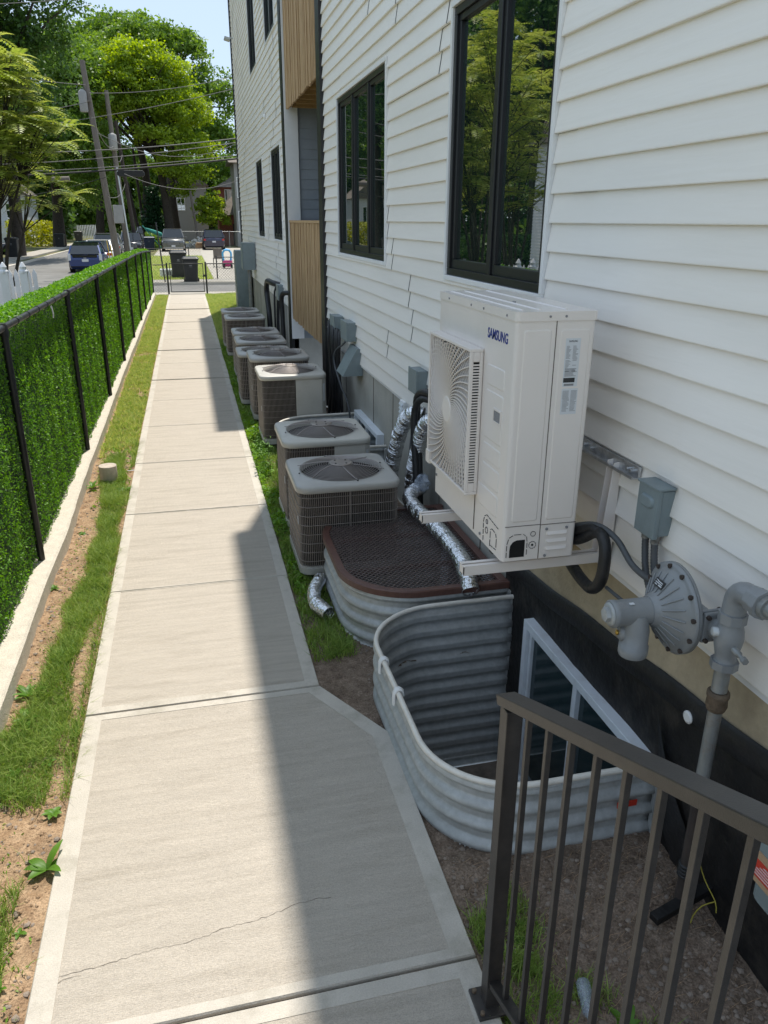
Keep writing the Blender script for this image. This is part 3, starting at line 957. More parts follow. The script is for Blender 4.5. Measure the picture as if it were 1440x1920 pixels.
# ------------------------------------------------------------------ condensers
def condenser(name, label, S, H, grey=False, panel=None, fine=True):
    t = thing(name, label, 'air conditioner')
    paint = 'acpaint_grey' if grey else 'acpaint'
    hs = S/2
    rr = .085
    top = H-.045
    # inner coil, guard of vertical bars with ring wires
    def out(off, n=7, r=rr): return rrect(-hs+off, hs-off, -hs+off, hs-off, r-off*.6, n)
    MB().prism(out(.024), .055, top, smooth=False).build('coil', 'coil', t)
    MB().prism(out(.004), .028, .075).prism(out(.010), .075, .088).build('base_pan', paint, t, bevel=.004)
    MB().box(-hs+.04, hs-.04, -hs+.04, hs-.04, -.05, .028).build('pad', 'bin', t)
    poly = out(.012, 12)
    # resample the outline
    segs = []; tot = 0
    for i in range(len(poly)):
        a, b = Vector(poly[i]), Vector(poly[(i+1) % len(poly)])
        segs.append((tot, a, b)); tot += (b-a).length
    def at(s):
        s %= tot
        for (t0, a, b) in segs:
            l = (b-a).length
            if s <= t0+l+1e-9: 
                return a+(b-a)*((s-t0)/max(l, 1e-9)), (b-a).normalized()
        return segs[-1][2], Vector((1, 0))
    nb = int(tot/(.0135 if fine else .024))
    g = MB()
    wv = .0030 if fine else .006
    for k in range(nb):
        p, d = at(tot*k/nb)
        if panel and p.y < -hs+.05 and p.x > panel[0]: continue
        if panel and p.x > hs-.05 and p.y < -hs+.18: continue
        q = p+Vector((d.y, -d.x))*.004
        g.add([(p.x-d.x*wv, p.y-d.y*wv, .088), (q.x, q.y, .088), (p.x+d.x*wv, p.y+d.y*wv, .088), (p.x-d.x*wv, p.y-d.y*wv, top), (q.x, q.y, top), (p.x+d.x*wv, p.y+d.y*wv, top)], [(0, 1, 4, 3), (1, 2, 5, 4)])
    z = .13
    def hidden(x, y): return panel and ((y < -hs+.05 and x > panel[0]) or (x > hs-.05 and y < -hs+.18))
    while z < top-.03:
        ring = [(x*1.004, y*1.004, z) for x, y in out(.008, 5)]
        if panel:
            ring = [(x*1.004, y*1.004, z) for x, y in ((at(tot*i/120)[0].x, at(tot*i/120)[0].y) for i in range(121))]
            run = []
            for p3 in ring+[None]:
                if p3 is None or hidden(p3[0], p3[1]):
                    if len(run) > 1: g.tube(run, .0028 if fine else .004, 4)
                    run = []
                else: run.append(p3)
        else:
            g.tube(ring, .0028 if fine else .004, 4, closed=True)
        z += .068
    g.build('coil_guard', 'guard', t, stuff=True)
    # corner posts
    for sx in (-1, 1):
        for sy in (-1, 1):
            if panel and sx > 0 and sy < 0: continue
            cx, cy = sx*(hs-.008-rr), sy*(hs-.008-rr)
    # top cover
    n = 64
    R = S*.400
    def sq(off, k):
        a = 2*PI*k/n + PI/n
        # rounded square radius in direction a
        c, s_ = math.cos(a), math.sin(a)
        h = hs-off; r = rr-off*.3
        m = h/max(abs(c), abs(s_))
        x, y = c*m, s_*m
        if abs(x) > h-r and abs(y) > h-r:
            cx, cy = math.copysign(h-r, x), math.copysign(h-r, y)
            # intersect ray with corner circle
            B = c*cx+s_*cy; C_ = cx*cx+cy*cy-r*r
            m = B+math.sqrt(max(B*B-C_, 0)); x, y = c*m, s_*m
        return x, y
    rows = []
    for off, z in ((.002, H-.052), (-.006, H-.048), (-.006, H-.012), (-.001, H-.003), (.012, H)):
        rows.append([(*sq(off, k % n), z) for k in range(n+1)])
    for r_, z in ((R+.018, H+.002), (R+.008, H+.006), (R, H+.004), (R-.003, H-.03)):
        rows.append([(r_*math.cos(2*PI*k/n+PI/n), r_*math.sin(2*PI*k/n+PI/n), z) for k in range(n+1)])
    c = MB().sheet(rows[::-1], 0, True)
    c.sm = [True]*len(c.sm)
    co = c.build('top_cover', paint, t)
    # embossed creases at the corners
    m = MB()
    for sx in (-1, 1):
        for sy in (-1, 1):
            for k in range(3):
                d = .05+.028*k
                m.bar((sx*(hs-.03), sy*(hs-.03-d-.05), H+.001), (sx*(hs-.03-d-.05), sy*(hs-.03), H+.001), .008, .004)
    # dark interior well, fan, motor
    MB().lathe([(R-.004, H-.03), (R-.006, H-.16)], cap=False, n=40).build('fan_shroud', 'dark', t)
    MB().lathe([(0.001, H-.17), (R, H-.168)], n=32, cap=False).build('fan_floor', 'dark', t)
    f = MB()
    for k in range(4):
        a = k*PI/2+.35
        rws = []
        for i in range(5):
            r_ = .05+(R-.075)*i/4
            w = .32+.10*i/4
            rws.append([(r_*math.cos(a+w*(j/3-.5)*1.6), r_*math.sin(a+w*(j/3-.5)*1.6), H-.115+.05*(j/3-.5)) for j in range(4)])
        f.sheet(rws)
    f.lathe([(.05, H-.16), (.055, H-.09), (.03, H-.075)], n=16)
    f.build('fan', 'fanblade', t)
    # domed wire guard
    gd = MB()
    nr = 15 if fine else 9
    def dome(r_): return H+.012+.034*(1-(r_/R)**2)**.8 if r_ < R else H+.012
    for i in range(nr):
        r_ = .075+(R+.006-.075)*i/(nr-1)
        gd.tube([(r_*math.cos(2*PI*k/40), r_*math.sin(2*PI*k/40), dome(r_)) for k in range(40)], (.0024 if fine else .0034), 4, closed=True)
    for k in range(6):
        a = 2*PI*k/6+.5
        pts = []
        for i in range(8):
            r_ = .05+(R+.028-.05)*i/7
            b = a+.22*(i/7)
            pts.append((r_*math.cos(b), r_*math.sin(b), dome(min(r_, R))+.003))
        gd.tube(pts, .0034, 5)
    gd.build('fan_guard', 'wire_guard', t, stuff=True)
    MB().lathe([(.001, 0), (.088, 0), (.088, .004), (.07, .008), (.001, .008)], (0, 0, dome(.05)+.002), n=28).build('hub_plate', 'guard', t)
    m = MB()
    for k in range(4):
        a = k*PI/2+.7
        m.cyl((.055*math.cos(a), .055*math.sin(a), dome(.05)+.009), (.055*math.cos(a), .055*math.sin(a), dome(.05)+.013), .007, n=8)
    for k in range(4):
        a = k*PI/2+.2
        m.cyl(((R+.026)*math.cos(a), (R+.026)*math.sin(a), H+.006), ((R+.026)*math.cos(a), (R+.026)*math.sin(a), H+.012), .006, n=6)
    m.build('screws', 'dark', t, stuff=True)
    if panel:
        x0, zb = panel
        ch = .055
        MB().prism([(x0, -hs+.006), (hs-ch, -hs+.006), (hs-.004, -hs+ch), (hs-.004, -hs+.20), (hs-.03, -hs+.20), (hs-.03, -hs+.1), (x0, -hs+.1)], zb, top+.002).build('service_panel', paint, t, bevel=.003)
        MB().box(x0, x0+.11, -hs+.010, -hs+.05, .088, zb-.002).build('side_panel', paint, t)
        MB().box(x0+.11, hs-.05, -hs+.05, -hs+.06, .088, zb-.002).build('valve_recess', 'coil', t)
        MB().cyl((x0+.19, -hs+.02, .18), (x0+.19, -hs+.055, .18), .016).cyl((x0+.19, -hs+.03, .18), (x0+.19, -hs+.03, .07), .011).build('valve', 'brass', t)
        MB().obox((hs-.029, -hs+.032, (zb+top)/2+.05), (.05, .002, .20), Euler((0, 0, rad(45))).to_matrix()).build('label', 'sticker', t)
    else:
        MB().box(-.004, .004, -hs+.002, -hs+.010, .088, top).build('corner_strip', 'guard', t)
    MB().box(-hs+.003, -hs+.006, -.30, -.285, .40, .46).build('label', 'sticker', t)
    return t

G_AC = 'air conditioner condensers in the row along the house'
ac_I = condenser('condenser', 'nearest square condenser with grey top, beside the mesh covered window well', .735, .69, grey=True)
ac_I.location = (.978, 5.315, 0)
ac_H = condenser('condenser', 'cream topped condenser second from the camera, in front of a galvanised well rim', .715, .755, panel=(.05, .30))
ac_H.location = (.985, 6.23, 0)
ac_G = condenser('condenser', 'tall cream condenser with sunlit top and wide service panel facing the camera', .735, .80, panel=(.02, .33))
ac_G.location = (1.045, 8.81, 0)
for o in (ac_I, ac_H, ac_G): o['group'] = G_AC
spots = [(1.035, 10.0, .80, 'shaded grey topped condenser right behind the tall cream one, fourth from the camera'),
         (.945, 10.96, .70, 'fifth condenser from the camera, mostly hidden, a sliver showing at its left edge'),
         (.985, 11.98, .715, 'sixth condenser from the camera, first of the middle pair with lit rims'),
         (.995, 12.98, .71, 'seventh condenser from the camera, rear one of the middle pair'),
         (.975, 15.12, .70, 'eighth condenser from the camera, front one of the farthest pair'),
         (.965, 16.25, .70, 'farthest condenser in the row, last before the lawn')]
base = condenser('condenser', spots[0][3], .735, .80, grey=True, fine=False)
for i, (x, y, h, lb) in enumerate(spots):
    if i == 0:
        base.location = (x, y, 0); o = base
    else:
        o = dup(base, (x, y, 0), label=lb, scale=(1, 1, h/.80))
    o['group'] = G_AC
    if i < 2: MB

# ------------------------------------------------------------------ corrugated window wells
def outline_fine(y0, y1, xo, r):
    P = d_outline(y0, y1, xo, r, 18)
    # subdivide long straight runs
    out = []
    for a, b in zip(P, P[1:]):
        n = max(1, int(math.hypot(b[0]-a[0], b[1]-a[1])/.06))
        for k in range(n): out.append((a[0]+(b[0]-a[0])*k/n, a[1]+(b[1]-a[1])*k/n))
    out.append(P[-1])
    return out
def window_well(i, label, rimmat='rim', rimname='rim'):
    y0, y1, xo, r, zr = WELLS[i]
    t = thing('window_well', label, 'window well', ((xo+WX)/2, (y0+y1)/2, 0))
    P = [Vector((p[0], p[1])) for p in outline_fine(y0, y1, xo, r)]
    rows = []
    nz = 150; zb = -.86
    pitch = .100
    wob = [random.uniform(-.003, .003) for _ in P]
    for k in range(nz+1):
        z = zb+(zr-.012-zb)*k/nz
        ph = (zr-.03-z)/pitch*2*PI
        s_ = math.cos(ph)
        off = .0125*(abs(s_)**.5*math.copysign(1, s_))+.0025*math.cos(ph*2)
        if z > zr-.035: off = .006
        row = []
        for j, p in enumerate(P):
            a, b = P[max(j-1, 0)], P[min(j+1, len(P)-1)]
            d = (b-a).normalized(); nn = Vector((d.y, -d.x))*-1
            q = p-nn*off*-1 if False else p+Vector((-d.y, d.x))*-off*-1
            row.append((q.x, q.y, z+wob[j]*.4))
        rows.append(row)
    o = W(MB().sheet(rows), t.location).build('corrugated_wall', 'galv', t)
    sm = o.modifiers.new('thickness', 'SOLIDIFY'); sm.thickness = .0022
    if rimname:
        rim = [(p.x, p.y, zr-.004+.003*math.sin(j*.23)) for j, p in enumerate(P)]
        W(MB().tube(rim, .0135, 10), t.location).build(rimname, rimmat, t)
    W(MB().box(xo+.03, WX+.02, y0+.03, y1-.03, -.86, -.84), t.location).build('gravel_floor', 'stone', t)
    # mounting flange at the wall
    for y, s_ in ((y0, -1), (y1, 1)):
        W(MB().box(WX-.006, WX+.010, y+min(0, s_*.05), y+max(0, s_*.05), -.86, zr-.02), t.location).build('flange', 'galv', t)
    return t, P
w1, P1 = window_well(0, 'open galvanised corrugated window well with white tube rim beside the walk, nearest the railing')
# clips over the rim
for (x, y) in ((.806, 3.26), (.808, 2.98)):
    a = MB()
    a.tube([(x-.022, y, .255), (x-.021, y, .315), (x-.012, y, .334), (x+.004, y, .338), (x+.018, y, .328), (x+.021, y, .30)], [.008]*6, 8)
    a.v = [(X_, y+(Y_-y)*2.2, Z_) for X_, Y_, Z_ in a.v]
    W(a, w1.location).build('clip', 'trim', w1)
W(MB().box(1.545, 1.635, 2.224, 2.2265, .135, .165), w1.location).build('red_tag', 'red', w1)
w2, P2 = window_well(1, 'corrugated window well covered by a brown framed expanded metal grate', rimname=None)
w3, P3 = window_well(2, 'shaded corrugated window well with pale rim behind the second condenser')

# grate on the second well
y0, y1, xo, r, zr = WELLS[1]
gr = thing('well_grate', 'brown framed diamond mesh grate lying on top of the corrugated window well', 'grate', (1.25, 4.5, zr))
rows = [[], [], [], [], []]
for j, p in enumerate(P2):
    a, b = P2[max(j-1, 0)], P2[min(j+1, len(P2)-1)]
    d = (b-a).normalized(); nn = Vector((d.y, -d.x)) * -1
    nn = Vector((-d.y, d.x))
    c = Vector((1.3, 4.53))
    if (p-c).dot(nn) < 0: nn = -nn
    for k, (o_, z_) in enumerate(((.022, -.015), (.024, .022), (.018, .028), (-.022, .028), (-.026, .02))):
        q = p+nn*o_
        rows[k].append((q.x, q.y, zr+z_))
fr = MB().sheet(rows, smooth=False)
W(fr, gr.location).build('frame', 'brown', gr)
W(MB().box(WX-.055, WX-.005, y0-.0, y1, zr-.005, zr+.030), gr.location).build('wall_bar', 'brown', gr, bevel=.003)
m = MB()
def inside2(x, y):
    cx, cy = xo+r, min(max(y, y0+r), y1-r)
    return y0+.012 < y < y1-.012 and x < WX-.03 and (x >= cx or (x-cx)**2+(y-cy)**2 < (r-.012)**2)
dx, dy = .036, .0195
ny = int((y1-y0)/(dy*2))+1
for jrow in range(ny+1):
    for sgn in (-1, 1):
        yy = y0+jrow*dy*2
        for i in range(int((WX-xo)/dx)+1):
            xa = xo+i*dx
            sa = sgn if i % 2 == 0 else -sgn
            a_ = (xa, yy+sa*dy*.85, zr+.014+sa*.002); b_ = (xa+dx, yy-sa*dy*.85, zr+.014-sa*.002)
            if inside2((a_[0]+b_[0])/2, yy):
                m.bar(a_, b_, .0035, .006)
W(m, gr.location).build('diamond_mesh', 'mesh_brown', gr, stuff=True)
for y in (4.25, 4.75):
    W(MB().box(xo+.05, WX-.02, y-.010, y+.010, zr-.02, zr+.008), gr.location).build('crossbar', 'brown', gr)

# ------------------------------------------------------------------ foil ducts
def foil_duct(label, pts, r, pitch=.019, lump=.05):
    S = smooth_path(pts, pitch/4)
    rs = []
    ps = []
    for i, p in enumerate(S):
        ph = (i % 4)/4
        rs.append(r*(1+(.10 if i % 4 == 1 else (.0 if i % 4 == 3 else .05)))*(1+lump*.5*(vnoise(i*.045, 0, 5)-.5)))
        ps.append(p+Vector((random.uniform(-1, 1), random.uniform(-1, 1), random.uniform(-1, 1)))*r*.014)
    mb = MB().tube(ps, rs, 22, cap=False)
    # dents
    for i, v in enumerate(mb.v):
        k = 1+.06*(vnoise(v[0]*60+v[2]*31, v[1]*60, 3)-.5)
        c = ps[i//22]
        mb.v[i] = (c.x+(v[0]-c.x)*k, c.y+(v[1]-c.y)*k, c.z+(v[2]-c.z)*k)
    # dark open end
    o = mb.build('foil_duct', 'foil')
    tag(o, label, 'duct', 'foil ducts around the window wells')
    return o
foil_duct('shiny foil duct lying across the brown mesh grate', [(1.62, 5.40, .46), (1.55, 5.31, .48), (1.47, 5.18, .47), (1.47, 4.95, .452), (1.51, 4.55, .448), (1.50, 4.1, .447), (1.475, 3.93, .435), (1.468, 3.86, .405), (1.465, 3.81, .365)], .050)
foil_duct('left one of the two upright foil ducts behind the nearest condenser', [(1.71, 5.66, .98), (1.62, 5.72, .97), (1.585, 5.84, .84), (1.57, 5.98, .62), (1.55, 6.04, .40), (1.52, 6.0, .12), (1.50, 5.9, .0)], .058)
foil_duct('upright foil duct beside the black line hoses', [(1.71, 5.24, 1.03), (1.64, 5.26, 1.035), (1.61, 5.34, .95), (1.60, 5.44, .76), (1.59, 5.52, .55), (1.59, 5.55, .38), (1.58, 5.5, .2)], .052)
foil_duct('short crumpled foil duct lying in the grass beside the mesh covered well', [(.735, 4.82, .06), (.70, 4.74, .065), (.655, 4.62, .06), (.64, 4.50, .055), (.655, 4.40, .06), (.70, 4.31, .05)], .046, lump=.5)
# crumpled plastic bag on the duct
vs = []; mb = MB()
rg = np.random.default_rng(5)
rowsb = []
for i in range(9):
    row = []
    for j in range(14):
        a = 2*PI*j/13; ph = PI*i/8
        rr_ = .06*(.75+.5*rg.random())
        row.append((1.585+rr_*math.sin(ph)*math.cos(a), 5.25+rr_*1.2*math.sin(ph)*math.sin(a), .56+rr_*math.cos(ph)))
    row[-1] = row[0]
    rowsb.append(row)
tag(MB().sheet(rowsb, smooth=False).build('plastic_bag', 'plastic_clear'), 'crumpled clear plastic bag with red print where the foil ducts meet', 'bag')

# ------------------------------------------------------------------ hoses and boxes along the wall
def hose(name, label, cat, paths, m='rubber', r=.02, step=.03, group=None, loc=None):
    loc = loc or tuple(paths[0][0])
    t = thing(name, label, cat, loc, 0, group)
    for i, p in enumerate(paths):
        rr_ = r[i] if isinstance(r, (list, tuple)) else r
        W(MB().tube(smooth_path(p, step), rr_, 10), loc).build('hose', m[i] if isinstance(m, (list, tuple)) else m, t)
    return t
t = hose('line_set', 'pair of thick black insulated hoses dropping from the wall beside the big wall mounted unit', 'hose',
     [[(1.72, 5.17, 1.22), (1.66, 5.20, 1.225), (1.62, 5.36, 1.22), (1.60, 5.47, 1.15), (1.60, 5.46, .95), (1.60, 5.40, .7), (1.60, 5.36, .45), (1.60, 5.34, .1)],
      [(1.72, 5.20, 1.17), (1.66, 5.24, 1.18), (1.60, 5.36, 1.17), (1.57, 5.42, 1.08), (1.565, 5.42, .9), (1.57, 5.36, .6), (1.58, 5.30, .1)]], r=[.030, .026])
hose('conduit', 'thin dark grey flexible conduit between the two upright foil ducts', 'conduit', [[(1.66, 5.66, 1.14), (1.655, 5.66, 1.0), (1.62, 5.66, .8), (1.60, 5.68, .5), (1.58, 5.7, .15)]], 'conduit', .014)
def ebox(name, label, x0, y0, y1, z0, z1, cat='electrical box', group=None, m='greybox', lid=True):
    t = thing(name, label, cat, (WX, (y0+y1)/2, z0), 0, group)
    W(MB().box(x0+.012, WX+.005, y0, y1, z0, z1), t.location).build('case', m, t, bevel=.005)
    W(MB().box(x0, x0+.013, y0-.004, y1+.004, z0-.002, z1+.006), t.location).build('cover', m, t, bevel=.004)
    return t
G_EB = 'grey electrical boxes on the house wall'
ebox('electrical_box', 'small grey electrical box on the siding above the foil ducts', 1.63, 5.62, 5.84, 1.145, 1.325, group=G_EB)
t = ebox('electrical_box', 'grey flat box nearest the foundation vent hood, over a bundle of black cables', 1.61, 8.28, 8.62, 1.17, 1.37, group=G_EB)
t = ebox('electrical_box', 'grey disconnect box right beside the black trim, over a bundle of black cables', 1.60, 8.98, 9.26, 1.20, 1.36, group=G_EB)
ebox('electrical_box', 'far grey electrical box between thin cables, before the far condensers', 1.62, 15.0, 15.35, .98, 1.26, group=G_EB)
ps = []
for k in range(9):
    y = 8.72+.07*k; x = 1.64-.012*(k % 4)
    ps.append([(x, y+.12, 1.20+.01*k), (x-.02, y+.02, 1.17+.012*(k % 3)), (x-.03, y+.0, 1.05), (x-.03+.02*(k % 2), y+.03, .8), (x-.02, y-.04+.02*(k % 3), .45), (x-.06*(k % 2), y, .02)])
hose('cable_bundle', 'thick bundle of black cables and hoses hanging beside the wooden balcony', 'cables', ps, 'rubber', [.018, .026, .014, .022, .018, .026, .014, .02, .024], .05)
hose('conduit', 'thin grey cable looping down from the box past the vent hood', 'conduit', [[(1.63, 8.40, 1.17), (1.60, 8.44, 1.12), (1.56, 8.66, 1.02), (1.55, 8.72, .88), (1.58, 8.50, .66), (1.62, 8.28, .48), (1.64, 8.22, .2)]], 'conduit', .011)
hose('line_set', 'bent black insulated hose on the wall beside the far condensers', 'hose', [[(1.72, 15.5, 1.22), (1.60, 15.7, 1.25), (1.56, 16.4, 1.23), (1.56, 16.6, 1.0), (1.56, 16.3, .6), (1.56, 16.2, .1)]], 'rubber', .055, .08)
hose('line_set', 'bent black insulated hose beside the farther black trim', 'hose', [[(1.72, 13.95, 1.20), (1.64, 14.05, 1.20), (1.60, 14.25, 1.12), (1.60, 14.25, .8), (1.60, 14.15, .1)]], 'rubber', .042, .08)
hose('cable_bundle', 'thin black cables dropping from the far electrical box', 'cables', [[(1.64, 15.1, .98), (1.62, 15.12, .6), (1.6, 15.0, .1)], [(1.64, 15.3, .98), (1.63, 15.4, .6), (1.6, 15.3, .1)], [(1.70, 15.6, 1.2), (1.62, 15.62, 1.1), (1.60, 15.6, .1)]], 'rubber', .018, .1)

# electric service cabinets at the far end
t = thing('service_cabinet', 'tall grey electric service cabinet standing on the lawn against the far end of the house', 'cabinet', (1.5, 22.6, 0))
W(MB().box(1.30, 1.70, 22.4, 23.1, -.1, 1.62), t.location).build('case', 'greybox', t, bevel=.01)
W(MB().box(1.285, 1.30, 22.43, 23.07, .75, 1.58), t.location).build('door', 'greybox', t, bevel=.006)
W(MB().box(1.285, 1.30, 22.43, 23.07, .05, .72), t.location).build('door', 'greybox', t, bevel=.006)
W(MB().box(1.52, 1.62, 22.385, 22.40, .55, .85), t.location).build('hatch', 'greybox', t, bevel=.004)
t = thing('meter_box', 'grey meter box mounted high on the wall with a vertical conduit below', 'meter box', (1.55, 20.8, 1.2))
W(MB().box(1.40, 1.71, 20.8, 21.5, 1.20, 1.86), t.location).build('case', 'greybox', t, bevel=.01)
W(MB().box(1.385, 1.40, 20.82, 21.48, 1.22, 1.84), t.location).build('cover', 'greybox', t, bevel=.006)
W(MB().cyl((1.55, 21.0, 1.2), (1.55, 21.0, -.1), .045), t.location).build('conduit', 'pipe', t)
# ================================================================== wall mounted outdoor unit
UL = (1.335, 3.185, 1.07)
unit = thing('outdoor_unit', 'cream wall mounted heat pump outdoor unit with swirl fan grille and blue SAMSUNG lettering', 'heat pump', UL)
UX0, UX1, UY0, UY1, UZ0, UZ1 = 1.17, 1.50, 2.712, 3.655, 1.068, 2.085
def U(mb): return W(mb, UL)
U(MB().prism(rrect(UX0+.003, UX1, UY0+.003, UY1, .016, 4), UZ0+.004, 2.052)).build('casing', 'unit', unit)
U(MB().prism(rrect(UX0-.001, UX1+.006, UY0-.002, UY1+.004, .020, 5), 2.052, 2.086)).build('lid', 'unit', unit, bevel=.005)
m = MB()
for x in (1.215, 1.285, 1.395):
    m.add([(x-.006, UY0+.05, 2.0862), (x+.006, UY0+.05, 2.0862), (x+.002, UY0+.055, 2.0905), (x-.002, UY0+.055, 2.0905), (x-.006, UY1-.04, 2.0862), (x+.006, UY1-.04, 2.0862), (x+.002, UY1-.045, 2.0905), (x-.002, UY1-.045, 2.0905)],
          [(0, 1, 2, 3), (7, 6, 5, 4), (0, 3, 7, 4), (1, 5, 6, 2), (3, 2, 6, 7)])
U(m).build('lid_ribs', 'unit', unit)
# screws
m = MB()
for y in (2.80, 3.05, 3.20, 3.5): m.cyl((UX0+.0, y, 2.066), (UX0-.004, y, 2.066), .0048, n=8)
for x in (1.305, 1.37): m.cyl((x, UY0, 2.068), (x, UY0-.004, 2.068), .0048, n=8)
m.cyl((1.30, 3.05, 2.087), (1.30, 3.05, 2.092), .008, n=8)
for x in (1.365, 1.455): m.cyl((x, UY0+.002, 1.205), (x, UY0-.003, 1.205), .006, n=8)
m.cyl((1.365, UY0+.002, 1.085), (1.365, UY0-.003, 1.085), .006, n=8)
m.cyl((UX0+.003, 3.62, 1.17), (UX0-.002, 3.62, 1.17), .007, n=8)
m.cyl((UX0+.003, 2.97, 1.10), (UX0-.002, 2.97, 1.10), .007, n=8)
U(m).build('screws', 'ink_grey', unit, stuff=True)

def emb_y(x0, x1, z0, z1, r=.012, h=.003, y=UY0+.003):
    P = rrect(x0, x1, z0, z1, r, 4); c = ((x0+x1)/2, (z0+z1)/2)
    n = len(P)
    a = [(x, y, z) for x, z in P]
    Q = rrect(x0+h*1.6, x1-h*1.6, z0+h*1.6, z1-h*1.6, max(r-h, .003), 4)
    b = [(x, y-h, z) for x, z in Q]
    return MB().add(a+b, [(i, (i+1) % n, n+(i+1) % n, n+i) for i in range(n)]+[tuple(range(n, 2*n))])
def emb_x(y0, y1, z0, z1, r=.01, h=.003, x=UX0+.003):
    P = rrect(y0, y1, z0, z1, r, 4)
    n = len(P)
    a = [(x, y, z) for y, z in P]
    Q = rrect(y0+h*1.6, y1-h*1.6, z0+h*1.6, z1-h*1.6, max(r-h, .002), 4)
    b = [(x-h, y, z) for y, z in Q]
    return MB().add(a+b, [(n+i, n+(i+1) % n, (i+1) % n, i) for i in range(n)]+[tuple(range(2*n-1, n-1, -1))])
U(emb_y(1.205, 1.318, 1.245, 2.02)).build('side_panel', 'unit', unit)
U(emb_y(1.355, 1.478, 1.245, 2.02)).build('side_panel', 'unit', unit)
U(MB().box(1.3345, 1.3375, UY0+.0015, UY0+.0035, UZ0+.004, 2.052).box(UX0+.01, 1.335, UY0+.0012, UY0+.0035, 1.226, 1.2285).box(1.337, UX1-.004, UY0+.0012, UY0+.0035, 1.224, 1.2265)).build('seam', 'joint', unit)
# louvres, knockouts and dark-painted port at the foot of the side
for k in range(3):
    z = 1.115+.034*k
    m = MB()
    m.add([(1.365, UY0+.003, z-.006), (1.462, UY0+.003, z-.006), (1.455, UY0-.006, z-.003), (1.372, UY0-.006, z-.003), (1.365, UY0+.003, z+.009), (1.462, UY0+.003, z+.009)],
          [(0, 1, 2, 3), (3, 2, 5, 4), (0, 3, 4), (1, 5, 2)])
    U(m).build('louvre', 'unit', unit)
m = MB()
P = [(1.205, 1.088), (1.272, 1.088), (1.272, 1.165), (1.235, 1.165), (1.218, 1.158), (1.207, 1.142), (1.205, 1.12)]
m.add([(x, UY0+.0015, z) for x, z in P], [tuple(range(len(P)))])
U(m).build('cable_port', 'dark', unit)  # flat dark patch paints the shade inside the port
def dashed(Pts, r=.0012, dash=.02, gap=.006):
    mb = MB()
    S = [Vector(p) for p in Pts]
    for a, b in zip(S, S[1:]):
        L_ = (b-a).length; k = max(1, int(L_/(dash+gap)))
        for i in range(k):
            p = a+(b-a)*(i/k); q = a+(b-a)*((i+.78)/k)
            mb.bar(p, q, r*2, .0016)
    return mb
y = UY0+.0015
kn = dashed([(1.192, y, 1.09), (1.192, y, 1.15), (1.20, y, 1.178), (1.222, y, 1.19), (1.262, y, 1.19), (1.278, y, 1.178), (1.282, y, 1.15), (1.282, y, 1.09)])
for cx, cz_, r_ in ((1.306, 1.188, .011), (1.306, 1.138, .016)):
    c = [(cx+r_*math.cos(a*PI/6), y, cz_+r_*math.sin(a*PI/6)) for a in range(13)]
    kk = dashed(c, dash=.2); o_ = len(kn.v); kn.add(kk.v, kk.f)
kn.cyl((1.306, UY0+.004, 1.138), (1.306, UY0+.001, 1.138), .005, n=10)
x = UX0+.0015
for P in ([(x, 2.93, 1.085), (x, 2.935, 1.17), (x, 2.925, 1.20), (x, 2.90, 1.215), (x, 2.76, 1.20)],
          [(x, 2.85, 1.09), (x, 2.85, 1.165), (x, 2.835, 1.175), (x, 2.79, 1.17), (x, 2.78, 1.15), (x, 2.78, 1.10), (x, 2.85, 1.095)]):
    kk = dashed(P); kn.add(kk.v, kk.f)
for cy, cz_, r_ in ((2.895, 1.185, .010), (2.895, 1.145, .014)):
    kk = dashed([(x, cy+r_*math.cos(a*PI/6), cz_+r_*math.sin(a*PI/6)) for a in range(13)], dash=.2); kn.add(kk.v, kk.f)
U(kn).build('knockouts', 'dark', unit, stuff=True)
U(MB().tube(smooth_path([(1.215, 2.75, 1.12), (1.235, 2.74, 1.135), (1.272, 2.74, 1.13)], .01), .004, 6)).build('red_wire', 'red', unit)
# front column pressings and handle
for (a, b, c, d) in ((2.795, 2.985, 1.77, 1.855), (2.795, 2.985, 1.545, 1.75), (2.795, 2.985, 1.45, 1.525), (2.795, 2.985, 1.345, 1.435), (2.795, 3.03, 1.235, 1.33)):
    U(emb_x(a, b, c, d)).build('front_panel', 'unit', unit)
m = MB().box(UX0-.004, UX0+.004, 2.80, 2.885, 1.63, 1.638).box(UX0-.004, UX0+.004, 2.80, 2.885, 1.682, 1.690).box(UX0-.004, UX0+.004, 2.80, 2.808, 1.638, 1.682).box(UX0-.004, UX0+.004, 2.877, 2.885, 1.638, 1.682)
U(m).build('handle', 'unit_plastic', unit)
U(MB().box(UX0-.0012, UX0+.004, 2.808, 2.877, 1.638, 1.682)).build('handle_recess', 'ink_grey', unit)
U(MB().box(UX0-.0005, UX0+.0032, 3.052, 3.0545, UZ0+.02, 1.27)).build('seam', 'joint', unit)

# fan grille
GY0, GY1, GZ0, GZ1, GX = 3.03, 3.612, 1.262, 1.905, 1.112
cy, cz_ = 3.322, 1.585
t_ = .014
m = MB()
m.box(GX, UX0+.001, GY0+.0, GY1, GZ1-t_, GZ1).box(GX, UX0+.001, GY0, GY1, GZ0, GZ0+t_)
m.box(GX, UX0+.001, GY1-t_, GY1, GZ0+t_, GZ1-t_)
m.box(GX, GX+.016, GY0, GY0+t_, GZ0+t_, GZ1-t_).box(UX0-.014, UX0+.001, GY0, GY0+t_, GZ0+t_, GZ1-t_)
m.box(GX+.016, UX0-.014, GY0, GY0+t_, GZ0+t_, GZ0+.055).box(GX+.016, UX0-.014, GY0, GY0+t_, GZ1-.055, GZ1-t_)
m.box(GX-.004, GX+.03, GY1-.05, GY1+.006, GZ0-.012, GZ0+.055)
grl = U(m).build('fan_grille', 'unit_plastic', unit, bevel=.003)
m = MB(); z = GZ0+.06
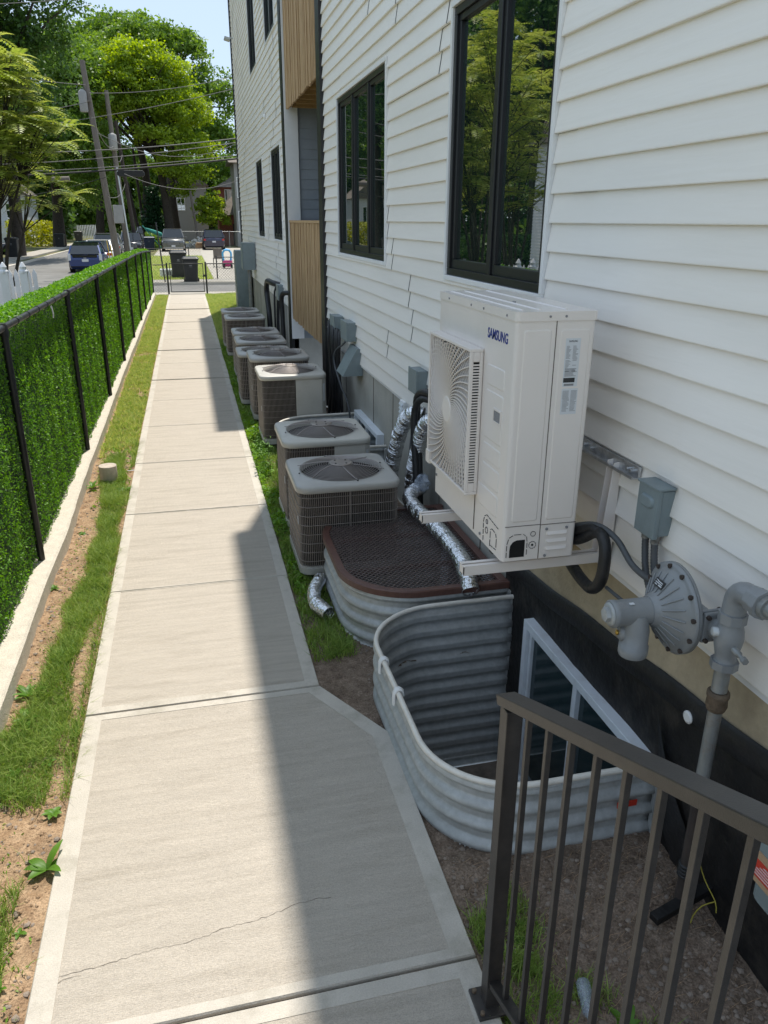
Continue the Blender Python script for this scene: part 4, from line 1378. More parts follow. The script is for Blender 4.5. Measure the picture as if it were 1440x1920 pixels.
while z < GZ1-.06:
    m.box(GX+.014, UX0-.012, GY0+.001, GY0+.007, z, z+.006); z += .0122
U(m).build('side_slats', 'unit_plastic', grl, stuff=True)
U(MB().box(UX0-.006, UX0+.004, GY0+.02, GY1-.02, GZ0+.02, GZ1-.02)).build('cavity_shade_plate', 'cavity', grl)  # grey plate paints in the shade behind the grille bars
U(MB().box(GX+.02, UX0-.01, GY0+.009, GY0+.012, GZ0+.02, GZ1-.02)).build('slot_shade_sheet', 'dark', grl)  # near black sheet stands in for shade in the side slots
m = MB()
ia, ib, ja, jb = GY0+t_*.7, GY1-t_*.7, GZ0+t_*.7, GZ1-t_*.7
def ins(y, z): return ia < y < ib and ja < z < jb
NA = 52
for k in range(NA):
    a0 = 2*PI*k/NA
    prev = None
    for i in range(26):
        r_ = .055+.0155*i
        a = a0-1.9*(r_-.055)/.38 if True else 0
        a = a0 + 1.35*(1-math.exp(-(r_-.055)*5.2))
        p = (GX+.006, cy+r_*math.cos(a), cz_+r_*math.sin(a))
        if prev and ins(p[1], p[2]) and ins(prev[1], prev[2]):
            m.bar(prev, p, .0042, .007, up=(1, 0, 0))
        prev = p
U(m).build('spiral_bars', 'unit_plastic', grl, stuff=True)
m = MB()
r_ = .07
while r_ < .43:
    nseg = max(24, int(2*PI*r_/.016)); prev = None
    for k in range(nseg+1):
        a = 2*PI*k/nseg
        p = (GX+.011, cy+r_*math.cos(a), cz_+r_*math.sin(a))
        if prev and ins(p[1], p[2]) and ins(prev[1], prev[2]): m.bar(prev, p, .0030, .005, up=(1, 0, 0))
        prev = p
    r_ += .0175
U(m).build('ring_bars', 'unit_plastic', grl, stuff=True)
U(MB().lathe([(.001, .0), (.055, .0), (.060, .003), (.060, .012)], (GX-.001, cy, cz_), (1, 0, 0), 32, smooth=False)).build('hub', 'unit_plastic', grl)
# lettering
def text_mesh(name, body, size, m_, parent, loc, rot, bold=.0, sx=1.0, off=None):
    c = bpy.data.curves.new(name, 'FONT'); c.body = body; c.size = size
    c.align_x = 'CENTER'; c.align_y = 'CENTER'; c.offset = bold; c.extrude = .0004
    c.resolution_u = 3
    o = bpy.data.objects.new(name+'_src', c); COL.objects.link(o)
    dg = bpy.context.evaluated_depsgraph_get(); dg.update()
    me = bpy.data.meshes.new_from_object(o.evaluated_get(dg))
    bpy.data.objects.remove(o)
    me.materials.clear(); me.materials.append(M[m_])
    me.transform(Matrix.Diagonal((sx, 1, 1, 1)))
    q = bpy.data.objects.new(name, me); COL.objects.link(q); q.parent = parent
    q.rotation_euler = rot
    q.location = Vector(loc)-(Vector(off) if off else Vector((0, 0, 0)))
    return q
# text on a face looking towards -X : local x -> -Y, local y -> +Z
ROTX = (PI/2, 0, -PI/2)
text_mesh('lettering', 'SAMSUNG', .056, 'logo', unit, (UX0+.0022, 2.893, 1.975), ROTX, bold=.0012, sx=.84, off=UL)
# rating labels on the side (facing -Y)
ly = UY0-.0008
U(MB().box(1.378, 1.440, ly, ly+.001, 1.80, 1.985)).build('rating_label', 'sticker', unit)
U(MB().box(1.378, 1.446, ly, ly+.001, 1.69, 1.792)).build('rating_label', 'sticker', unit)
m = MB(); rg = random.Random(4)
def line(x0, x1, z, h=.0016): m.box(x0, x1, ly-.0004, ly, z, z+h)
z = 1.955
while z > 1.905:
    line(1.383, 1.383+rg.uniform(.010, .020), z); line(1.410, 1.410+rg.uniform(.012, .024), z); z -= .0042
while z > 1.855:
    if rg.random() < .75: line(1.383, 1.383+rg.uniform(.010, .022), z)
    if rg.random() < .6: line(1.412, 1.412+rg.uniform(.010, .024), z)
    z -= .0046
z = 1.868
while z > 1.838: line(1.383, 1.383+rg.uniform(.035, .052), z, .002); z -= .0040
for k in range(8): line(1.382, 1.382+rg.uniform(.025, .028), 1.788-.0042*k-.006); line(1.417, 1.442, 1.788-.0042*k-.006)
for k in range(11): line(1.384, 1.384+rg.uniform(.018, .028), 1.748-.0046*k); line(1.417, 1.417+rg.uniform(.018, .026), 1.748-.0046*k)
line(1.384, 1.425, 1.803, .008)
U(m).build('label_print', 'ink_grey', unit, stuff=True)
U(MB().box(1.380, 1.428, ly-.0005, ly, 1.816, 1.834)).build('black_label', 'ink', unit)
text_mesh('label_heading', 'SAMSUNG', .010, 'ink', unit, (1.409, ly-.0003, 1.974), (PI/2, 0, 0), sx=.8, off=UL)
# rubber feet
U(MB().box(1.19, 1.27, 2.86, 2.90, 1.04, 1.07)).build('rubber_foot', 'rubber', unit, bevel=.006)
U(MB().box(1.19, 1.26, 3.39, 3.43, 1.055, 1.072)).build('rubber_foot', 'rubber', unit, bevel=.006)

# wall bracket
BL = (1.6, 3.1, 1.2)
br = thing('wall_bracket', 'cream steel bracket with galvanised wall rail carrying the outdoor unit', 'bracket', BL)
m = MB()
m.box(WX-.016, WX-.004, 2.625, 3.75, 1.425, 1.475).box(WX-.045, WX-.016, 2.625, 3.75, 1.425, 1.430).box(WX-.045, WX-.040, 2.625, 3.75, 1.430, 1.437)
W(m, BL).build('wall_rail', 'galv_bright', br)
m = MB()
for y in (2.66, 2.69): m.cyl((WX-.016, y, 1.452), (WX-.034, y, 1.452), .008, n=6)
for y in (3.0, 3.06, 3.2): m.cyl((WX-.016, y, 1.455), (WX-.036, y, 1.455), .008, n=6)
W(m, BL).build('bolts', 'galv_bright', br, stuff=True)
for yc in (2.80, 3.42):
    m = MB()
    # upright channel, deeper towards the top, with slot between two flanges
    for s in (-1, 1):
        y = yc+s*.026
        m.add([(WX-.006, y-.002, 1.0), (WX-.075, y-.002, 1.0), (WX-.040, y-.002, 1.45), (WX-.006, y-.002, 1.455),
               (WX-.006, y+.002, 1.0), (WX-.075, y+.002, 1.0), (WX-.040, y+.002, 1.45), (WX-.006, y+.002, 1.455)],
              [(0, 1, 2, 3), (7, 6, 5, 4), (0, 4, 5, 1), (1, 5, 6, 2), (2, 6, 7, 3)])
    m.box(WX-.010, WX-.005, yc-.024, yc+.024, 1.0, 1.45)
    W(m, BL).build('upright', 'unit', br)
    m = MB()
    m.box(1.03, WX-.01, yc-.026, yc-.022, .995, 1.035).box(1.03, WX-.01, yc+.022, yc+.026, .995, 1.035).box(1.03, WX-.01, yc-.026, yc-.007, 1.035, 1.039).box(1.03, WX-.01, yc+.007, yc+.026, 1.035, 1.039)
    m.box(1.03, 1.034, yc-.026, yc+.026, 1.0, 1.035)
    W(m, BL).build('arm', 'unit', br)

# insulated pipes of the unit
hose('line_set', 'black taped hose looping out below the wall mounted unit to the foundation', 'hose',
     [[(1.50, 2.86, 1.10), (1.54, 2.76, 1.125), (1.56, 2.66, 1.195), (1.56, 2.60, 1.20), (1.56, 2.565, 1.14), (1.555, 2.565, 1.02), (1.55, 2.62, .955), (1.55, 2.72, .955), (1.56, 2.85, .975), (1.60, 3.0, .96), (1.68, 3.25, .9)],
      [(1.49, 2.88, 1.12), (1.52, 2.78, 1.15), (1.55, 2.66, 1.215), (1.56, 2.58, 1.175), (1.56, 2.56, 1.12)]], r=[.026, .018], step=.02)
hose('conduit', 'grey flexible conduit running from the unit to behind the gas regulator', 'conduit',
     [[(1.52, 2.80, 1.17), (1.56, 2.66, 1.225), (1.60, 2.56, 1.20), (1.62, 2.46, 1.13), (1.63, 2.36, 1.115), (1.65, 2.28, 1.12), (1.66, 2.1, 1.1)]], 'conduit', .013, .02)
hose('conduit', 'thin grey cable hanging low between hose loop and regulator', 'conduit', [[(1.58, 2.56, .985), (1.60, 2.45, .97), (1.62, 2.3, .955), (1.66, 2.15, .95)]], 'conduit', .008, .03)

# disconnect box right of the unit
DL = (WX, 2.45, 1.27)
t = thing('disconnect_box', 'grey electrical disconnect box with raised oval cover on the siding right of the unit', 'electrical box', DL, 0, G_EB)
W(MB().box(1.668, WX+.004, 2.392, 2.515, 1.268, 1.452), DL).build('case', 'greybox', t, bevel=.003)
m = MB(); m.prism([(1.645, 2.386), (1.668, 2.386), (1.668, 2.521), (1.645, 2.521)], 1.262, 1.457)
W(m, DL).build('cover', 'greybox', t, bevel=.006)
P = rrect(2.405, 2.495, 1.375, 1.425, .022, 6); n = len(P)
m = MB().add([(1.646, y_, z_) for y_, z_ in P]+[(1.634, (y_-2.45)*.82+2.45, (z_-1.40)*.78+1.40) for y_, z_ in P], [(n+i, n+(i+1) % n, (i+1) % n, i) for i in range(n)]+[tuple(range(2*n-1, n-1, -1))], 0, False)
W(m, DL).build('oval_boss', 'greybox', t, bevel=.003)
hd = MB().box(1.640, WX+.0, 2.380, 2.527, 1.457, 1.468); W(hd, DL).build('rain_lid', 'greybox', t, bevel=.004)
for y_ in (2.425, 2.49):
    m = MB(); m.lathe([(.022, 0), (.022, .02), (.017, .022), (.017, .04)], (1.685, y_, 1.268), (0, 0, -1), 12)
    W(m, DL).build('conduit_connector', 'pipe', t)
    pts = smooth_path([(1.685, y_, 1.24), (1.684, y_-.01, 1.18), (1.68, y_-.04, 1.10), (1.66, y_-.12, 1.04)], .006)
    W(MB().tube(pts, [.013+.0016*(i % 2) for i in range(len(pts))], 10), DL).build('flex_conduit', 'conduit', t)

# ================================================================== gas regulator and pipework
RL = (1.50, 2.05, 1.15)
rg_ = thing('gas_regulator', 'grey gas pressure regulator with ribbed round diaphragm housing and spring tower', 'gas regulator', RL)
AX = Vector((-1, .06, -.02)).normalized()
RC = Vector((1.535, 2.045, 1.162))
def RB(mb): return W(mb, RL)
RB(MB().lathe([(.05, -.055), (.09, -.045), (.135, -.012), (.150, -.008), (.160, -.006), (.160, .004)], RC, AX, 48)).build('rear_housing', 'reg', rg_)
RB(MB().lathe([(.160, .006), (.160, .014), (.148, .018), (.138, .022), (.125, .036), (.095, .056), (.066, .074), (.055, .088), (.050, .10)], RC, AX, 48)).build('diaphragm_cover', 'reg', rg_)
a_ = AX.cross(Vector((0, 0, 1))).normalized(); b_ = AX.cross(a_)
m = MB(); mbolt = MB()
for k in range(20):
    an = 2*PI*k/20+.1
    d = a_*math.cos(an)+b_*math.sin(an)
    m.tube([RC+d*.128+AX*.036, RC+d*.105+AX*.053, RC+d*.08+AX*.068, RC+d*.062+AX*.080], .0028, 6)
for k in range(12):
    an = 2*PI*k/12+.18
    d = a_*math.cos(an)+b_*math.sin(an)
    mbolt.lathe([(.0085, -.008), (.0085, .026), (.004, .026)], RC+d*.149, AX, 6, smooth=False)
RB(m).build('cooling_ribs', 'reg', rg_, stuff=True)
RB(mbolt).build('flange_bolts', 'pole_dark', rg_, stuff=True)
c0 = RC+AX*.09
RB(MB().lathe([(.049, -.02), (.046, .02), (.046, .125), (.048, .128), (.048, .145), (.044, .147)], c0, AX, 32)).build('spring_tower', 'reg', rg_)
c1 = c0+AX*.147
RB(MB().lathe([(.040, 0), (.040, .006), (.030, .008)], c1, AX, 28)).build('tower_cap', 'galv', rg_)
RB(MB().lathe([(.026, .008), (.025, .022), (.010, .024)], c1, AX, 6, smooth=False)).build('hex_plug', 'galv', rg_)
# vent cup below
vc = c0+AX*.055+Vector((0, -.015, 0))
RB(MB().lathe([(.035, .0), (.044, -.05), (.046, -.06), (.046, -.118), (.050, -.12), (.050, -.150), (.047, -.158)], vc, (0, 0, 1), 28)).build('vent_cup', 'reg', rg_)
RB(MB().lathe([(.030, 0), (.030, .018), (.022, .022)], vc+Vector((-.030, .015, -.075)), (-1, .3, 0), 18)).build('vent_boss', 'reg', rg_)
RB(MB().lathe([(.009, 0), (.010, .006), (.002, .010)], vc+Vector((-.052, .022, -.078)), (-1, .3, 0), 10)).build('yellow_plug', 'brass', rg_)
# body casting behind with flange towards the valve
RB(MB().cyl((1.575, 2.06, 1.16), (1.590, 1.96, 1.155), .045, .036).cyl((1.590, 1.96, 1.155), (1.592, 1.925, 1.155), .036)).build('body', 'reg', rg_)
RB(MB().box(1.545, 1.64, 1.918, 1.934, 1.10, 1.21)).build('flange_plate', 'reg', rg_, bevel=.01)
RB(MB().box(1.545, 1.64, 1.899, 1.915, 1.10, 1.21)).build('flange_plate', 'reg', rg_, bevel=.01)
m = MB()
for (x_, z_) in ((1.557, 1.113), (1.628, 1.113), (1.557, 1.197), (1.628, 1.197)): m.cyl((x_, 1.945, z_), (x_, 1.888, z_), .008, n=6)
RB(m).build('flange_bolts', 'pole_dark', rg_, stuff=True)
# name plate
pc = RC+AX*.058+b_*(-.088 if b_.z > 0 else .088)*(-1)
dirn = (b_ if b_.z > 0 else -b_)
pc = RC+AX*.0615+dirn*.092+a_*.008
nrm = (AX*.86+dirn*.5).normalized(); tx = a_.normalized(); ty = nrm.cross(tx)
Rm = Matrix((tx, ty, nrm)).transposed()
RB(MB().obox(pc+nrm*.004, (.055, .028, .002), Rm)).build('name_plate', 'ink', rg_)
m = MB()
for (u, v, w, h) in ((-.012, .006, .02, .004), (.012, .007, .014, .003), (.0, 0.0, .04, .003), (-.004, -.006, .03, .003), (.014, -.008, .014, .002)):
    m.obox(pc+nrm*.0055+tx*u+ty*v, (w, h, .001), Rm)
RB(m).build('plate_print', 'sticker', rg_, stuff=True)
RB(MB().obox(c0+AX*.085+Vector((0, -.020, .0425)), (.016, .012, .003))).build('white_tag', 'sticker', rg_)

PL = (1.595, 1.84, 0)
gp = thing('gas_pipe', 'weathered grey gas riser pipe with valve, elbow and rusty unions at the right edge', 'gas pipe', PL)
def GP(mb): return W(mb, PL)
px, py = 1.595, 1.835
GP(MB().lathe([(.030, 1.045), (.036, 1.047), (.036, 1.075), (.032, 1.08), (.036, 1.10), (.043, 1.13), (.046, 1.155), (.043, 1.185), (.036, 1.205), (.036, 1.235), (.034, 1.238)], (px, py, 0), (0, 0, 1), 20)).build('valve_body', 'reg', gp)
GP(MB().lathe([(.045, 1.045), (.045, 1.072)], (px, py, 0), (0, 0, 1), 8, smooth=False)).build('lower_nut', 'reg', gp, bevel=.003)
GP(MB().lathe([(.045, 1.212), (.045, 1.245)], (px, py, 0), (0, 0, 1), 8, smooth=False)).build('upper_nut', 'reg', gp, bevel=.003)
GP(MB().cyl((px, py+.01, 1.155), (px, py+.066, 1.155), .036)).build('side_outlet', 'reg', gp)
GP(MB().lathe([(.016, .03), (.016, .055), (.010, .058)], (px, py, 1.175), (-1, .25, 0), 12)).build('test_plug', 'galv', gp)
GP(MB().lathe([(.011, .03), (.011, .075), (.007, .076), (.007, .10)], (px, py, 1.135), (-.2, -1, 0), 10).lathe([(.011, .1), (.011, .118)], (px, py, 1.135), (-.2, -1, 0), 6, smooth=False)).build('drain_nipple', 'pipe', gp)
# elbow: from up to -Y
pts = [(px, py, 1.24), (px, py, 1.275)]
for i in range(7):
    a = PI/2*i/6
    pts.append((px, py-.045*(1-math.cos(a)), 1.285+.045*math.sin(a)))
pts.append((px, py-.075, 1.33))
GP(MB().tube(pts, [.037, .037]+[.036]*7+[.036], 18)).build('elbow', 'reg', gp)
GP(MB().lathe([(.043, 0), (.043, .03)], (px, py-.07, 1.33), (0, -1, 0), 8, smooth=False)).build('elbow_collar', 'reg', gp, bevel=.003)
GP(MB().lathe([(.048, 0), (.048, .022)], (px, py-.102, 1.33), (0, -1, 0), 8, smooth=False)).build('union_nut', 'reg', gp, bevel=.003)
GP(MB().cyl((px, py-.122, 1.33), (px, py-.145, 1.33), .036).cyl((px, py-.144, 1.33), (px, 1.1, 1.33), .028)).build('meter_pipe', 'pipe', gp)
GP(MB().cyl((px, py, 1.05), (px, py, .955), .026)).build('nipple', 'pipe', gp)
GP(MB().lathe([(.028, .952), (.036, .95), (.037, .935), (.033, .925), (.035, .90), (.031, .885), (.028, .88)], (px, py, 0), (0, 0, 1), 16)).build('coupling', 'rust', gp)
GP(MB().cyl((px, py, .885), (px, py, .60), .0235)).build('riser', 'pipe', gp)
GP(MB().lathe([(.026, .60), (.032, .59), (.030, .572), (.036, .565), (.038, .54), (.032, .52), (.026, .51)], (px, py, 0), (0, 0, 1), 12)).build('coupling', 'rust', gp)
GP(MB().cyl((px, py, .515), (px, py, -.1), .021)).build('riser', 'pole_dark', gp)
m = MB()
for z_ in (.16, .175, .19, .205): m.lathe([(.023, 0), (.028, .003), (.028, .009), (.023, .012)], (px, py, z_), (0, 0, 1), 14)
GP(m).build('insulating_joint', 'rubber', gp)
# second thin pipe against the membrane
hose('drain_pipe', 'thin weathered vertical drain tube against the black membrane near the well corner', 'pipe', [[(1.69, 2.17, .38), (1.688, 2.17, .2), (1.69, 2.16, -.05)]], 'pipe', .010)

# gas meter at the lower right edge
ML = (1.50, 1.28, .6)
gm = thing('gas_meter', 'grey gas meter with white and red labels behind the railing at the right edge', 'gas meter', ML)
def GM(mb): return W(mb, ML)
GM(MB().prism(rrect(1.41, 1.62, 1.16, 1.445, .05, 5), .60, .86)).build('meter_case', 'greybox', gm, bevel=.02)
GM(MB().prism(rrect(1.435, 1.60, 1.185, 1.42, .05, 5), .86, .935)).build('index_housing', 'greybox', gm, bevel=.03)
GM(MB().box(1.375, 1.412, 1.19, 1.42, .70, .845)).build('index_cover', 'greybox', gm, bevel=.012)
GM(MB().obox((1.405, 1.40, .875), (.045, .085, .002), Euler((0, rad(-35), .2)).to_matrix())).build('barcode_label', 'sticker', gm)
m = MB()
for k in range(7): m.obox((1.398+.0, 1.372+.009*k, .8775), (.022, .0035, .0015), Euler((0, rad(-35), .2)).to_matrix())
GM(m).build('barcode', 'ink', gm, stuff=True)
GM(MB().box(1.372, 1.3745, 1.2, 1.425, .70, .80)).build('yellow_label', 'tan', gm)
GM(MB().box(1.370, 1.372, 1.21, 1.418, .72, .775)).build('red_label', 'red', gm)
m = MB()
for k in range(5): m.box(1.3692, 1.370, 1.22, 1.41-.012*k, .728+.009*k, .731+.009*k)
GM(m).build('label_print', 'sticker', gm, stuff=True)
GM(MB().cyl((1.50, 1.36, .93), (1.50, 1.36, 1.1), .02).cyl((1.50, 1.22, .93), (1.50, 1.22, 1.1), .02)).build('meter_spuds', 'pipe', gm)

gm.location = (1.515, 1.225, .6)
# debris in the bed
t = thing('scrap_board', 'black scrap of board lying on the earth behind the railing', 'board', (1.62, 1.81, .03))
W(MB().bar((1.455, 1.785, .035), (1.78, 1.86, .06), .04, .03), (1.62, 1.81, .03)).build('board', 'membrane', t, bevel=.002)
hose('tracer_wire', 'thin yellow tracer wire loops on the membrane behind the railing', 'wire',
     [[(1.70, 1.92, .27), (1.66, 1.86, .22), (1.655, 1.80, .16), (1.66, 1.735, .12), (1.64, 1.70, .11)], [(1.66, 1.735, .12), (1.63, 1.76, .08), (1.61, 1.77, .03), (1.60, 1.765, .0)], [(1.70, 1.955, .24), (1.68, 1.93, .23)]], 'tracer', .0022, .02)
t = thing('plastic_bottle', 'clear crushed plastic bottle lying in the dirt behind the railing at the bottom', 'bottle', (1.08, 1.545, .0))
t.scale = (.8, .8, .8)
W(MB().lathe([(.010, 0), (.012, .02), (.028, .05), (.030, .09), (.026, .10), (.031, .12), (.030, .17), (.024, .18)], (1.055, 1.49, .012), (.25, 1, .1), 16), (1.08, 1.555, 0)).build('bottle', 'plastic_clear', t)
W(MB().lathe([(.0115, -.012), (.0115, .008)], (1.055, 1.49, .012), (.25, 1, .1), 12), (1.08, 1.555, 0)).build('bottle_cap', 'bin_blue', t)

# ================================================================== stair railing
SL = .434
ry, rx = 1.648, .772
rl = thing('stair_railing', 'dark bronze metal stair railing with flat cap and square balusters in the right foreground', 'railing', (rx, ry, 0))
def RR(mb): return W(mb, (rx, ry, 0))
def hz(y): return 1.175+(ry-y)*SL
P_ = .024
RR(MB().box(rx-P_, rx+P_, ry-P_, ry+P_, .012, 1.150)).build('post', 'rail', rl, bevel=.002)
RR(MB().box(rx-.055, rx+.055, ry-.055, ry+.055, .0, .012)).build('base_plate', 'rail', rl, bevel=.002)
for sx in (-1, 1):
    for sy in (-1, 1): RR(MB().lathe([(.008, 0), (.008, .010), (.005, .011)], (rx+sx*.040, ry+sy*.040, .012), (0, 0, 1), 6, smooth=False)).build('anchor_bolt', 'rust', rl)
y_end = -.6
yt = ry+.045
dn = Vector((0, -1, SL)).normalized(); upn = Vector((0, SL, 1)).normalized()
m = MB()
A = Vector((rx, yt, hz(yt)-.006)); B = Vector((rx, y_end, hz(y_end)-.006))
m.bar(A, B, .057, .030, up=upn)
RR(m).build('handrail', 'rail', rl, bevel=.0025)
yb = ry-.024
def lz(y): return .105+(ry-y)*SL
m = MB().bar((rx, yb, lz(yb)), (rx, y_end, lz(y_end)), .036, .022, up=upn)
RR(m).build('bottom_rail', 'rail', rl, bevel=.002)
k = 0
for k in range(19):
    y = 1.538-.1115*k
    if y < y_end+.1: break
    RR(MB().box(rx-.0075, rx+.0075, y-.0075, y+.0075, lz(y)+.008, hz(y)-.018)).build('baluster', 'rail', rl, bevel=.0012)
RR(MB().box(rx-P_, rx+P_, y_end-P_, y_end+P_, .9, hz(y_end)-.02)).build('post', 'rail', rl, bevel=.002)
# ================================================================== fence with plastic leaf mat
FX = -1.20
fence = thing('leafy_fence', 'black metal fence on the left backed with green plastic leaf matting', 'fence', (FX, 14, 0))
def FF(mb): return W(mb, (FX, 14, 0))
FP = [2.62, 5.54, 8.50, 11.33, 14.24, 17.15, 20.2, 22.85, 25.75, 28.55]
def ftop(y):
    b = 1.735-.0085*(y-5.5)
    if y > 19: b -= .0016*(y-19)**2
    return b
def fbase(y): return .068-.03*max(0, (y-20)/8)
for y in FP:
    FF(MB().cyl((FX, y, fbase(y)), (FX, y, ftop(y)-.018), .026, n=10)).build('post', 'black', fence)
    FF(MB().lathe([(.030, ftop(y)-.06), (.034, ftop(y)-.03), (.030, ftop(y)+.012), (.020, ftop(y)+.03)], (FX, y, 0), (0, 0, 1), 10)).build('post_cap', 'black', fence)
pts = [(FX, y, ftop(y)) for y in np.arange(2.2, 28.6, .3)]
FF(MB().tube(pts, .0225, 10)).build('top_rail', 'black', fence)
m = MB()
y = 2.6
while y < 28.4:
    m.lathe([(.0265, -.006), (.0265, .006)], (FX, y, ftop(y)), (0, 1, 0), 10)
    m.bar((FX+.005, y, ftop(y)-.02), (FX-.02, y+.01, ftop(y)-.06), .004)
    y += .52 if y > 8 else .42
FF(m).build('wire_ties', 'black', fence, stuff=True)
rg = np.random.default_rng(21)
for a, b in zip([1.9]+FP[:-1], FP):
    if b < 2.7: pass
    L_ = b-a
    mid = (a+b)/2
    dens = 5200*min(1.0, (6.5/max(mid, 4))**1.35)+250
    sz = .021*max(1.0, (mid/6.5)**.62)
    n = int(L_*1.75*dens)
    y = rg.uniform(a+.012, b-.012, n); u = rg.random(n)
    top = np.array([ftop(v) for v in y]); bs = np.array([fbase(v) for v in y])+.0
    z = bs+(top-bs-.012)*u
    strip = .012*np.cos(y*2*np.pi/.5)
    x = FX-.018-.05*rg.random(n)**1.3+strip*.6
    C = np.stack([x, y, z], 1)
    V1, F1, A1 = leaves(C, sz, aspect=.5, droop=.35, bias=(1.3, 0, .55), rng=rg)
    # mat edge folded over the top
    n2 = int(L_*dens*.42)
    y2 = rg.uniform(a, b, n2)
    top2 = np.array([ftop(v) for v in y2])
    ang = rg.random(n2)
    amp = .055*(.5+.9*fbm(y2, y2*0, 12, 3.0))
    C2 = np.stack([FX-.04-.20*ang+.02*rg.normal(size=n2), y2, top2+.004+amp*np.sin(ang*2.6+.2)*(.35+.7*rg.random(n2))], 1)
    V2, F2, A2 = leaves(C2, sz*1.35, aspect=.42, droop=-.25, bias=(.3, 0, 1.2), rng=rg)
    V = np.concatenate([V1, V2]); F = np.concatenate([F1, F2+len(V1)]); A = np.concatenate([A1*.9, A2])
    V = V-np.array([FX, 14, 0])
    np_obj('leaf_mat', np_mesh('leaf_mat', V, F, 'faux', A), fence, True)
m = MB()
rows = [[(FX-.045, y, fbase(y)-.03), (FX-.05, y, ftop(y)-.02), (FX-.10, y, ftop(y)+.005), (FX-.20, y, ftop(y)-.03), (FX-.22, y, .0)] for y in np.arange(1.9, 28.5, .4)]
FF(m.sheet(rows)).build('mat_backing', 'faux_base', fence)

# grass --------------------------------------------------------------
def grass(name, label, pts, hgt, m_, rng, width=.0032, lean=.5, loc=None):
    n = len(pts)
    x, y, z = pts[:, 0], pts[:, 1], pts[:, 2]
    h = hgt*(.45+.85*rng.random(n)) if not hasattr(hgt, '__len__') else hgt*(.5+.8*rng.random(n))
    a = rng.random(n)*2*np.pi; ld = rng.random(n)*2*np.pi
    ln = lean*(.3+rng.random(n))*h
    w = width*(.7+.6*rng.random(n))
    cx, sx = np.cos(a)*w, np.sin(a)*w
    bx, by = np.cos(ld), np.sin(ld)
    P = lambda f, g, ww: np.stack([x+bx*ln*f+cx*ww, y+by*ln*f+sx*ww, z+h*g], 1)
    V = np.stack([P(0, 0, -1), P(0, 0, 1), P(.3, .55, .85), P(.3, .55, -.85), P(1, .92, .12), P(1, .92, -.12)], 1).reshape(-1, 3)
    k = np.arange(n)*6
    F = np.concatenate([np.stack([k, k+1, k+2, k+3], 1), np.stack([k+3, k+2, k+4, k+5], 1)])
    at = rng.random(n); A = np.concatenate([at, at])
    o = np_obj(name, np_mesh(name, V, F, m_, A), None, True)
    tag(o, label, 'grass')
    return o
rg = np.random.default_rng(33)
def left_pts(n, y0, y1, pw=1.0):
    y = y0+(y1-y0)*rg.random(n)**pw
    x = rg.uniform(-1.10, -.715, n)
    u = (x+1.10)/.385
    d = fbm(x, y, 7, 2.2)
    cen = np.exp(-((u-.62-.12*np.sin(y*1.3))/.33)**2)
    keep = rg.random(n) < np.clip((cen*1.25+d*1.1-1.02)*2.4, 0, 1)
    near = y < 3.6
    keep2 = rg.random(n) < np.clip((d-.30-.2*(u > .75))*5, 0, 1)
    keep = np.where(near, keep2, keep)
    far = y > 8.5
    keep = np.where(far, rg.random(n) < np.clip((d-.22)*4, 0, 1), keep)
    x, y = x[keep], y[keep]
    return np.stack([x, y, bed_z(x, y)-.004], 1)
p = left_pts(75000, 1.3, 8.5)
hn = .058*(.45+1.2*fbm(p[:, 0], p[:, 1], 9, 4))
grass('grass', 'patchy green grass growing in the dirt border left of the walk', p, hn, 'grass', rg, .0021, .9)
q = left_pts(26000, 1.3, 9)
grass('grass', 'dry straw coloured thatch between the green blades left of the walk', q, .022, 'thatch', rg, .0016, 1.8)
p = left_pts(50000, 8.5, 28.2)
grass('grass', 'bright thick grass along the far part of the fence footing', p, .055, 'grass_dry', rg, .0045, .7)
# fringe hanging over the slab
n = 2600
y = rg.uniform(3.0, 9.0, n); k = vnoise(y, y*0, 4, 1.7) > .5; y = y[k]; n = len(y)
x = rg.uniform(-.745, -.70, n)
grass('grass', 'longer grass blades leaning over the left edge of the walk', np.stack([x, y, bed_z(x, y)], 1), .065, 'grass', rg, .0018, 1.1)
# right verge
def right_pts(n, y0, y1):
    y = rg.uniform(y0, y1, n); x = rg.uniform(.53, .80, n)
    x = np.where(y > 17, rg.uniform(.53, 1.66, n), x)
    d = fbm(x, y, 17, 2.5)
    lim = np.where(y < 4.9, .40, np.where(y < 8, .25, .1))
    keep = (rg.random(n) < np.clip((d-lim)*4, 0, 1)) & (x > np.array([slab_edge(v) for v in y])+.01)
    keep &= ~np.array([in_well(a, b, .01) for a, b in zip(x, y)])
    return np.stack([x[keep], y[keep], bed_z(x[keep], y[keep])-.003], 1)
p = right_pts(16000, 3.9, 9.5)
grass('grass', 'green grass between the walk and the nearest condensers', p, .06, 'grass', rg, .0026, .8)
p = right_pts(15000, 9.5, 17)
grass('grass', 'strip of grass between the walk and the far condensers', p, .06, 'grass', rg, .004, .8)
p = right_pts(52000, 17, 28.3)
grass('grass', 'sunny yellowish lawn right of the walk at the far gate', p, .065, 'grass_dry', rg, .006, .7)
